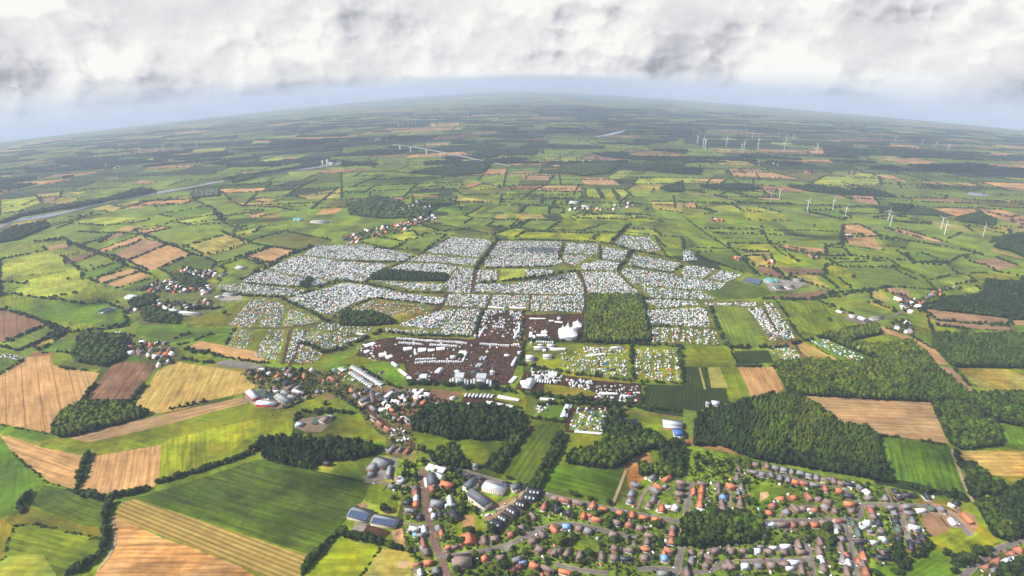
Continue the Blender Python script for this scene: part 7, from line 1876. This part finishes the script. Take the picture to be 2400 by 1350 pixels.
# canal
wm, nt, b = newmat('canal_water'); b.inputs['Base Color'].default_value = (.09,.095,.11,1); b.inputs['Roughness'].default_value = .12; b.inputs['Specular IOR Level'].default_value = .6
geo = N_(nt, 'ShaderNodeNewGeometry').outputs['Position']; bp = N_(nt, 'ShaderNodeBump'); bp.inputs['Strength'].default_value = .25; nt.links.new(noise(nt, geo, .3, 3), bp.inputs['Height']); nt.links.new(bp.outputs[0], b.inputs['Normal'])
for r in ('G 0,1145 60,1110 160,1085 300,1060 440,1040 600,1010 720,985 960,925 1230,880 1400,855 1450,840 1610,815 1615,822 1450,852 1240,892 980,940 800,972 620,1010 450,1055 320,1085 200,1100 90,1115 0,1160', 'G 1610,815 1850,770 2060,744 2250,718 2400,694 2400,704 2250,730 2060,755 1850,781 1615,822',
          'H 1775,517 1850,497 1930,478 1990,464 2008,460 1975,484 1900,502 1830,514', 'H 1205,622 1280,615 1370,624 1290,632', 'I 2010,905 2150,915 2130,935 2000,925'):
    sheet('water', gpts(r), (150,150,160), mat=wm, z=.8)
# high road bridge over the canal and its embankment
dk = np.array(gpts('H 365,608 500,622 750,657 1000,693 1190,716')); zt = [46, 44, 30, 12, 2]
o = link('bridge', None, loc=(0, 0, 0), label='high pale road bridge with pylons crossing the canal', category='bridge'); V = []; Fq = []
for i, (p, z_) in enumerate(zip(dk, zt)):
    t = dk[min(i+1, 4)]-dk[max(i-1, 0)]; t /= np.linalg.norm(t); nrm = np.array([-t[1], t[0]])*6
    for s, zz in ((1, 0), (-1, 0), (-1, -4), (1, -4)): V.append((p[0]+nrm[0]*s, p[1]+nrm[1]*s, gz(*p)+z_+zz))
for i in range(4):
    for j in range(4): Fq.append((4*i+j, 4*i+(j+1) % 4, 4*i+4+(j+1) % 4, 4*i+4+j))
link('deck', mk_mesh('deck', V, [np.array(Fq)]), paint('road_deck', (.26,.26,.26)), o)
for r, z_ in (('H 415,614', 45), ('H 490,621', 44), ('H 600,636', 37), ('H 700,650', 31)):
    p = gpt(r)
    m_ = MB()
    for s in (-7, 5): m_.box(p[0]-4, p[0]+4, p[1]+s, p[1]+s+3, gz(*p), gz(*p)+z_-3.5)
    m_.box(p[0]-3.5, p[0]+3.5, p[1]-4, p[1]+5, gz(*p)+z_-8, gz(*p)+z_-5); link('pylon', m_.mesh('pylon'), STEEL, o)
# silos by the canal
p = gpt('G 2290,712')
for i, (r, w_, h_) in enumerate([('G 2272,708', 12, 26), ('G 2305,706', 14, 32), ('G 2335,704', 34, 12)]):
    p = gpt(r); m_ = MB(); m_.box(-w_/2, w_/2, -w_/2, w_/2, 0, h_); m_.box(-w_/3, w_/3, -w_/3, w_/3, h_, h_*1.1)
    link('silo', m_.mesh('silo'), CONC, loc=(p[0], p[1], gz(*p)), label=['left pale tower block of the canal works', 'taller right tower of the canal works', 'low hall of the canal works'][i], category='silo', group='canal works')
# electricity mast in the pasture
p = gpt('N 445,650'); o = link('water_mast', None, loc=(p[0], p[1], gz(*p)+.4), label='dark lone pole with wide head below the white barn', category='mast'); m_ = MB(); m_.cyl(0, 0, 0, 11, .5, .35, 6); link('pole', m_.mesh('pole'), DARKM, o)
m_ = MB(); m_.cyl(0, 0, 11, 12.5, 1.8, 1.8, 8); link('head', m_.mesh('head'), DARKM, o)
# ================================================================== LIGHT, AIR, SKY
SUN_AZ, SUN_EL = R_(-102), R_(42)                        # measured from straight ahead, clockwise
sd = Vector((math.sin(SUN_AZ)*math.cos(SUN_EL), math.cos(SUN_AZ)*math.cos(SUN_EL), math.sin(SUN_EL)))
sl = bpy.data.lights.new('sun', 'SUN'); sl.energy = 5.0; sl.angle = R_(.55); sl.color = (1, .95, .86)
so = bpy.data.objects.new('sun', sl); sc.collection.objects.link(so); so.rotation_euler = (-sd).to_track_quat('-Z', 'Y').to_euler()
so.location = (0, 0, 3000)
w = bpy.data.worlds.new('World'); sc.world = w; w.use_nodes = True; nt = w.node_tree
w.cycles.sampling_method = 'MANUAL'; w.cycles.sample_map_resolution = 256
bg = nt.nodes['Background']; wout = nt.nodes['World Output']
sky = N_(nt, 'ShaderNodeTexSky'); sky.sky_type = 'NISHITA'; sky.sun_disc = False; sky.sun_elevation = SUN_EL
sky.sun_rotation = SUN_AZ; sky.altitude = 500
bg.inputs['Strength'].default_value = .10
nt.links.new(sky.outputs[0], bg.inputs['Color'])
# clouds, laid out by compass direction and height above the horizon (radians)
tc = N_(nt, 'ShaderNodeTexCoord').outputs['Generated']
sp = N_(nt, 'ShaderNodeSeparateXYZ'); nt.links.new(tc, sp.inputs[0]); x, y, z = sp.outputs
az = math_(nt, 'ARCTAN2', x, y)
rr = math_(nt, 'SQRT', math_(nt, 'ADD', math_(nt, 'MULTIPLY', x, x), math_(nt, 'MULTIPLY', y, y)))
elv = math_(nt, 'ARCTAN2', z, rr)
az_s = np.radians(np.linspace(0, 50, 26)); dd = np.array([dip_of(q) for q in az_s]); best = None
for pw in np.linspace(.4, 2.2, 46):
    A = np.column_stack([np.ones(26), np.sin(az_s)**pw]); co, rs, *_ = np.linalg.lstsq(A, dd, rcond=None); e = float(np.abs(A@co-dd).max())
    if best is None or e < best[0]: best = (e, pw, co)
print('dip fit', best)
sabs = math_(nt, 'ABSOLUTE', math_(nt, 'SINE', az)); dip = math_(nt, 'MULTIPLY_ADD', math_(nt, 'POWER', sabs, float(best[1])), float(best[2][1]), float(best[2][0]))
hv = math_(nt, 'ADD', elv, dip)                           # height above the visible horizon
def cvec(su, sv, ou=0., ov=0., w_=0.):
    c = N_(nt, 'ShaderNodeCombineXYZ')
    nt.links.new(math_(nt, 'MULTIPLY_ADD', az, su, ou), c.inputs[0]); nt.links.new(math_(nt, 'MULTIPLY_ADD', hv, sv, ov), c.inputs[1])
    c.inputs[2].default_value = w_; return c.outputs[0]
def puff(vec, scale):                                    # rounded cauliflower lumps
    n = N_(nt, 'ShaderNodeTexVoronoi', feature='F1', voronoi_dimensions='2D'); n.inputs['Scale'].default_value = scale; nt.links.new(vec, n.inputs['Vector'])
    d = math_(nt, 'MINIMUM', n.outputs['Distance'], 1.0); return math_(nt, 'SQRT', math_(nt, 'SUBTRACT', 1.02, math_(nt, 'MULTIPLY', d, d)))
def warp(vec, amp, scale):
    nz = N_(nt, 'ShaderNodeTexNoise'); nz.noise_dimensions = '2D'; nz.inputs['Scale'].default_value = scale; nz.inputs['Detail'].default_value = 4; nz.inputs['Roughness'].default_value = .6; nt.links.new(vec, nz.inputs['Vector'])
    wv = N_(nt, 'ShaderNodeVectorMath', operation='MULTIPLY_ADD'); nt.links.new(nz.outputs['Color'], wv.inputs[0]); wv.inputs[1].default_value = (amp, amp, 0); nt.links.new(vec, wv.inputs[2]); return wv.outputs[0]
def dens(k):                                              # k: step towards the sun, as a share of lump size
    tot = None
    for sc_, wt, am in ((5.5, 1.0, .10), (12., .8, .045), (25., .5, .02), (55., .22, .009)):
        st = k/sc_; v = warp(cvec(1., 1.1, .9*st, -1.1*st), am, sc_*.8); q = math_(nt, 'MULTIPLY', puff(v, sc_), wt)
        tot = q if tot is None else math_(nt, 'ADD', tot, q)
    return tot
relief = math_(nt, 'MULTIPLY', math_(nt, 'SUBTRACT', dens(0.), dens(.22)), 1.0)  # sunlit and shaded sides of the lumps, put into the sky colour
soft = maprange(nt, noise(nt, cvec(1., 1.8, 7.), 5., 4, .6), .38, .62, .25, 1.0, True)
relief = math_(nt, 'MULTIPLY', relief, soft)
relief = math_(nt, 'ADD', relief, math_(nt, 'MULTIPLY', math_(nt, 'SUBTRACT', noise(nt, cvec(1., 1.3), 30., 6, .68), .5), .20))
broad = noise(nt, cvec(1., 2.6, 3.1, 1.7, 4.), 3.4, 4, .55)
def blob(a0, h0, ra, rh, k):                              # one broad dark or bright mass: centre, size, strength
    u = math_(nt, 'DIVIDE', math_(nt, 'SUBTRACT', az, a0), ra); v = math_(nt, 'DIVIDE', math_(nt, 'SUBTRACT', hv, h0), rh)
    e = math_(nt, 'EXPONENT', math_(nt, 'MULTIPLY', math_(nt, 'ADD', math_(nt, 'MULTIPLY', u, u), math_(nt, 'MULTIPLY', v, v)), -1.0))
    return math_(nt, 'MULTIPLY', e, k)
val = math_(nt, 'MULTIPLY_ADD', relief, SKR, .815)
val = math_(nt, 'ADD', val, math_(nt, 'MULTIPLY', math_(nt, 'SUBTRACT', broad, .5), .32))
def px2(px, py):                                          # where a cloud seen in the survey picture stands
    d = ROTN @ np.array([(px-CX)/F, (CY-py)/F, -1.0]); a = math.atan2(d[0], d[1]); e = math.atan2(d[2], math.hypot(d[0], d[1]))
    return a, e+dip_of(a)
for (bx, by, wx, wy, k) in [(1620,95,120,50,-.2),(1560,160,170,22,-.16),(1900,225,170,14,-.26),(1300,190,200,10,-.12),(250,60,90,50,-.15),(60,180,60,45,-.2),
                            (300,235,250,14,-.14),(750,200,200,14,-.14),(2300,200,110,45,-.16),(2150,60,120,40,-.12),(1420,60,130,50,.16),(300,110,110,50,.13),
                            (2260,110,90,45,.14),(40,40,140,40,.1),(560,110,160,60,.1),(900,120,200,60,.06),(1800,110,90,40,.1),(2000,280,250,12,-.1)]:
    a0, h0 = px2(bx, by); val = math_(nt, 'ADD', val, blob(a0, h0, wx/F*.9, wy/F, k))
rmp = N_(nt, 'ShaderNodeValToRGB'); nt.links.new(val, rmp.inputs[0]); el = rmp.color_ramp.elements
for i, (p, c) in enumerate([(.30, (128,132,146)), (.52, (178,180,190)), (.74, (224,224,228)), (.98, (252,251,248))]):
    e = el[i] if i < 2 else el.new(p)
    e.position = p; e.color = (*lin(c), 1)
# pale air between the cloud base and the horizon
band = N_(nt, 'ShaderNodeValToRGB'); nt.links.new(maprange(nt, hv, -.02, .05, 0, 1), band.inputs[0]); el = band.color_ramp.elements
for i, (p, c) in enumerate([(0, (214,206,196)), (.45, (222,218,212)), (1., (226,227,228))]):
    e = el[i] if i < 2 else el.new(p)
    e.position = p; e.color = (*lin(c), 1)
edge = math_(nt, 'ADD', math_(nt, 'ADD', hv, math_(nt, 'MULTIPLY', math_(nt, 'SUBTRACT', noise(nt, cvec(1., 14.), 5, 5, .6), .5), .03)), math_(nt, 'MULTIPLY', math_(nt, 'SUBTRACT', noise(nt, cvec(1., 2.), 9, 6, .6), .5), .05))
cf = maprange(nt, edge, .010, .032, 0, 1, True)
cl = mixc(nt, cf, band.outputs[0], rmp.outputs[0])
bg2 = N_(nt, 'ShaderNodeBackground'); nt.links.new(cl, bg2.inputs['Color']); bg2.inputs['Strength'].default_value = SKYK
# overhead the cloud breaks up and blue sky shows through
gap = math_(nt, 'MAXIMUM', maprange(nt, elv, .2, .55, 0, .88, True), maprange(nt, noise(nt, cvec(1., 1.), 7, 5, .6), .74, .8, 0, .3))
mx = N_(nt, 'ShaderNodeMixShader'); nt.links.new(gap, mx.inputs[0]); nt.links.new(bg2.outputs[0], mx.inputs[1]); nt.links.new(bg.outputs[0], mx.inputs[2])
nt.links.new(mx.outputs[0], wout.inputs['Surface'])
# cumulus drifting overhead, above the picture: they throw the soft shade that lies on the land
cm, nt, b = newmat('cloud_mass'); b.inputs['Base Color'].default_value = (.9,.9,.9,1)
geo = N_(nt, 'ShaderNodeNewGeometry').outputs['Position']; lw = N_(nt, 'ShaderNodeAttribute', attribute_name='Col').outputs['Fac']
nz = noise(nt, geo, .0035, 5, .6); al = maprange(nt, math_(nt, 'ADD', math_(nt, 'MULTIPLY', nz, .9), lw), .75, 1.2, 0, .88, True)
nt.links.new(al, b.inputs['Alpha'])
CLD = [(1000,325,1300,560),(1350,310,1700,900),(700,345,1200,600),(380,310,1500,800),(120,380,900,400),(1650,300,1500,700),(2050,395,1500,330),(2330,400,700,330),(1500,395,420,240),(900,425,420,200),(1250,262,3000,1400),
       (500,440,420,110),(2200,440,500,140),(155,715,75,50),(745,1140,75,34),(1230,588,150,45),(2150,1085,45,40),(1960,320,1200,500),(1000,480,200,90),(1750,480,300,90),(560,520,260,80),(1260,655,90,30),(1900,560,170,60)]
HC = 2300; V = []; Fq = []; cw = []; off = 0
for (qx, qy, ra, rb) in CLD:
    p = P(qx, qy); k = HC/math.tan(SUN_EL); cx, cy = p[0]+math.sin(SUN_AZ)*k, p[1]+math.cos(SUN_AZ)*k; n1_, n2_ = 10, 32; hh = min(ra, rb)*.35+30
    V.append((cx, cy, HC+hh)); cw.append(.75)
    for i in range(1, n1_+1):
        r = i/n1_
        for j in range(n2_):
            t = 2*math.pi*j/n2_; w_ = 1+.16*math.sin(3*t+qx)+.1*math.sin(7*t+qy)
            V.append((cx+ra*1.15*r*w_*math.cos(t), cy+rb*1.15*r*w_*math.sin(t), HC+hh*math.cos(r*math.pi/2)*(1+.3*math.sin(5*t+9*r)))); cw.append(.75*(1-r**2))
    for j in range(n2_): Fq.append((off, off+1+j, off+1+(j+1) % n2_, off+1+(j+1) % n2_))
    for i in range(n1_-1):
        for j in range(n2_): a = off+1+i*n2_; Fq.append((a+j, a+n2_+j, a+n2_+(j+1) % n2_, a+(j+1) % n2_))
    off = len(V)
tri = np.array([f[:3] for f in Fq if f[2] == f[3]]); qd = np.array([f for f in Fq if f[2] != f[3]])
me = mk_mesh('clouds', V, [tri, qd]); ca = me.color_attributes.new('Col', 'FLOAT_COLOR', 'POINT'); cw = np.array(cw)
ca.data.foreach_set('color', np.repeat(cw, 4).astype(np.float32)); me.shade_smooth(); link('clouds', me, cm, kind='stuff', label='cumulus masses overhead', category='clouds')
# haze: a closed box following the land
hm = bpy.data.materials.new('haze'); hm.use_nodes = True; nt = hm.node_tree
nt.nodes.remove(nt.nodes['Principled BSDF'])
pv = N_(nt, 'ShaderNodeVolumePrincipled'); nt.links.new(pv.outputs[0], nt.nodes['Material Output'].inputs['Volume'])
pv.inputs['Color'].default_value = (.62, .755, .94, 1); pv.inputs['Density'].default_value = HAZE; pv.inputs['Anisotropy'].default_value = .0
gx = np.linspace(-28000, 28000, 81); gy = np.linspace(-500, 34000, 21); V = []; Fq = []
for zt in (0, 1):
    for yy in gy:
        for xx in gx: V.append((xx, yy, float(gz(xx, yy))+(H+8 if zt else -12-.0006*math.hypot(xx, yy))))
nx, ny = len(gx), len(gy); n1 = nx*ny
for j in range(ny-1):
    for i in range(nx-1):
        k = j*nx+i; Fq.append((k, k+nx, k+nx+1, k+1)); Fq.append((n1+k, n1+k+1, n1+k+nx+1, n1+k+nx))
for j in range(ny-1):
    a = j*nx; Fq.append((a, n1+a, n1+a+nx, a+nx)); a = j*nx+nx-1; Fq.append((a, a+nx, n1+a+nx, n1+a))
for i in range(nx-1):
    Fq.append((i, i+1, n1+i+1, n1+i)); a = (ny-1)*nx+i; Fq.append((a, n1+a, n1+a+1, a+1))
link('haze', mk_mesh('haze', V, [np.array(Fq)]), hm, kind='stuff')
sc.view_settings.view_transform = 'Standard'; sc.view_settings.look = 'None'; sc.view_settings.gamma = 1
sc.view_settings.exposure = EXPO
sc.render.engine = 'CYCLES'; sc.cycles.max_bounces = 4; sc.cycles.diffuse_bounces = 2; sc.cycles.transparent_max_bounces = 8
sc.cycles.volume_bounces = 0; sc.cycles.use_denoising = True
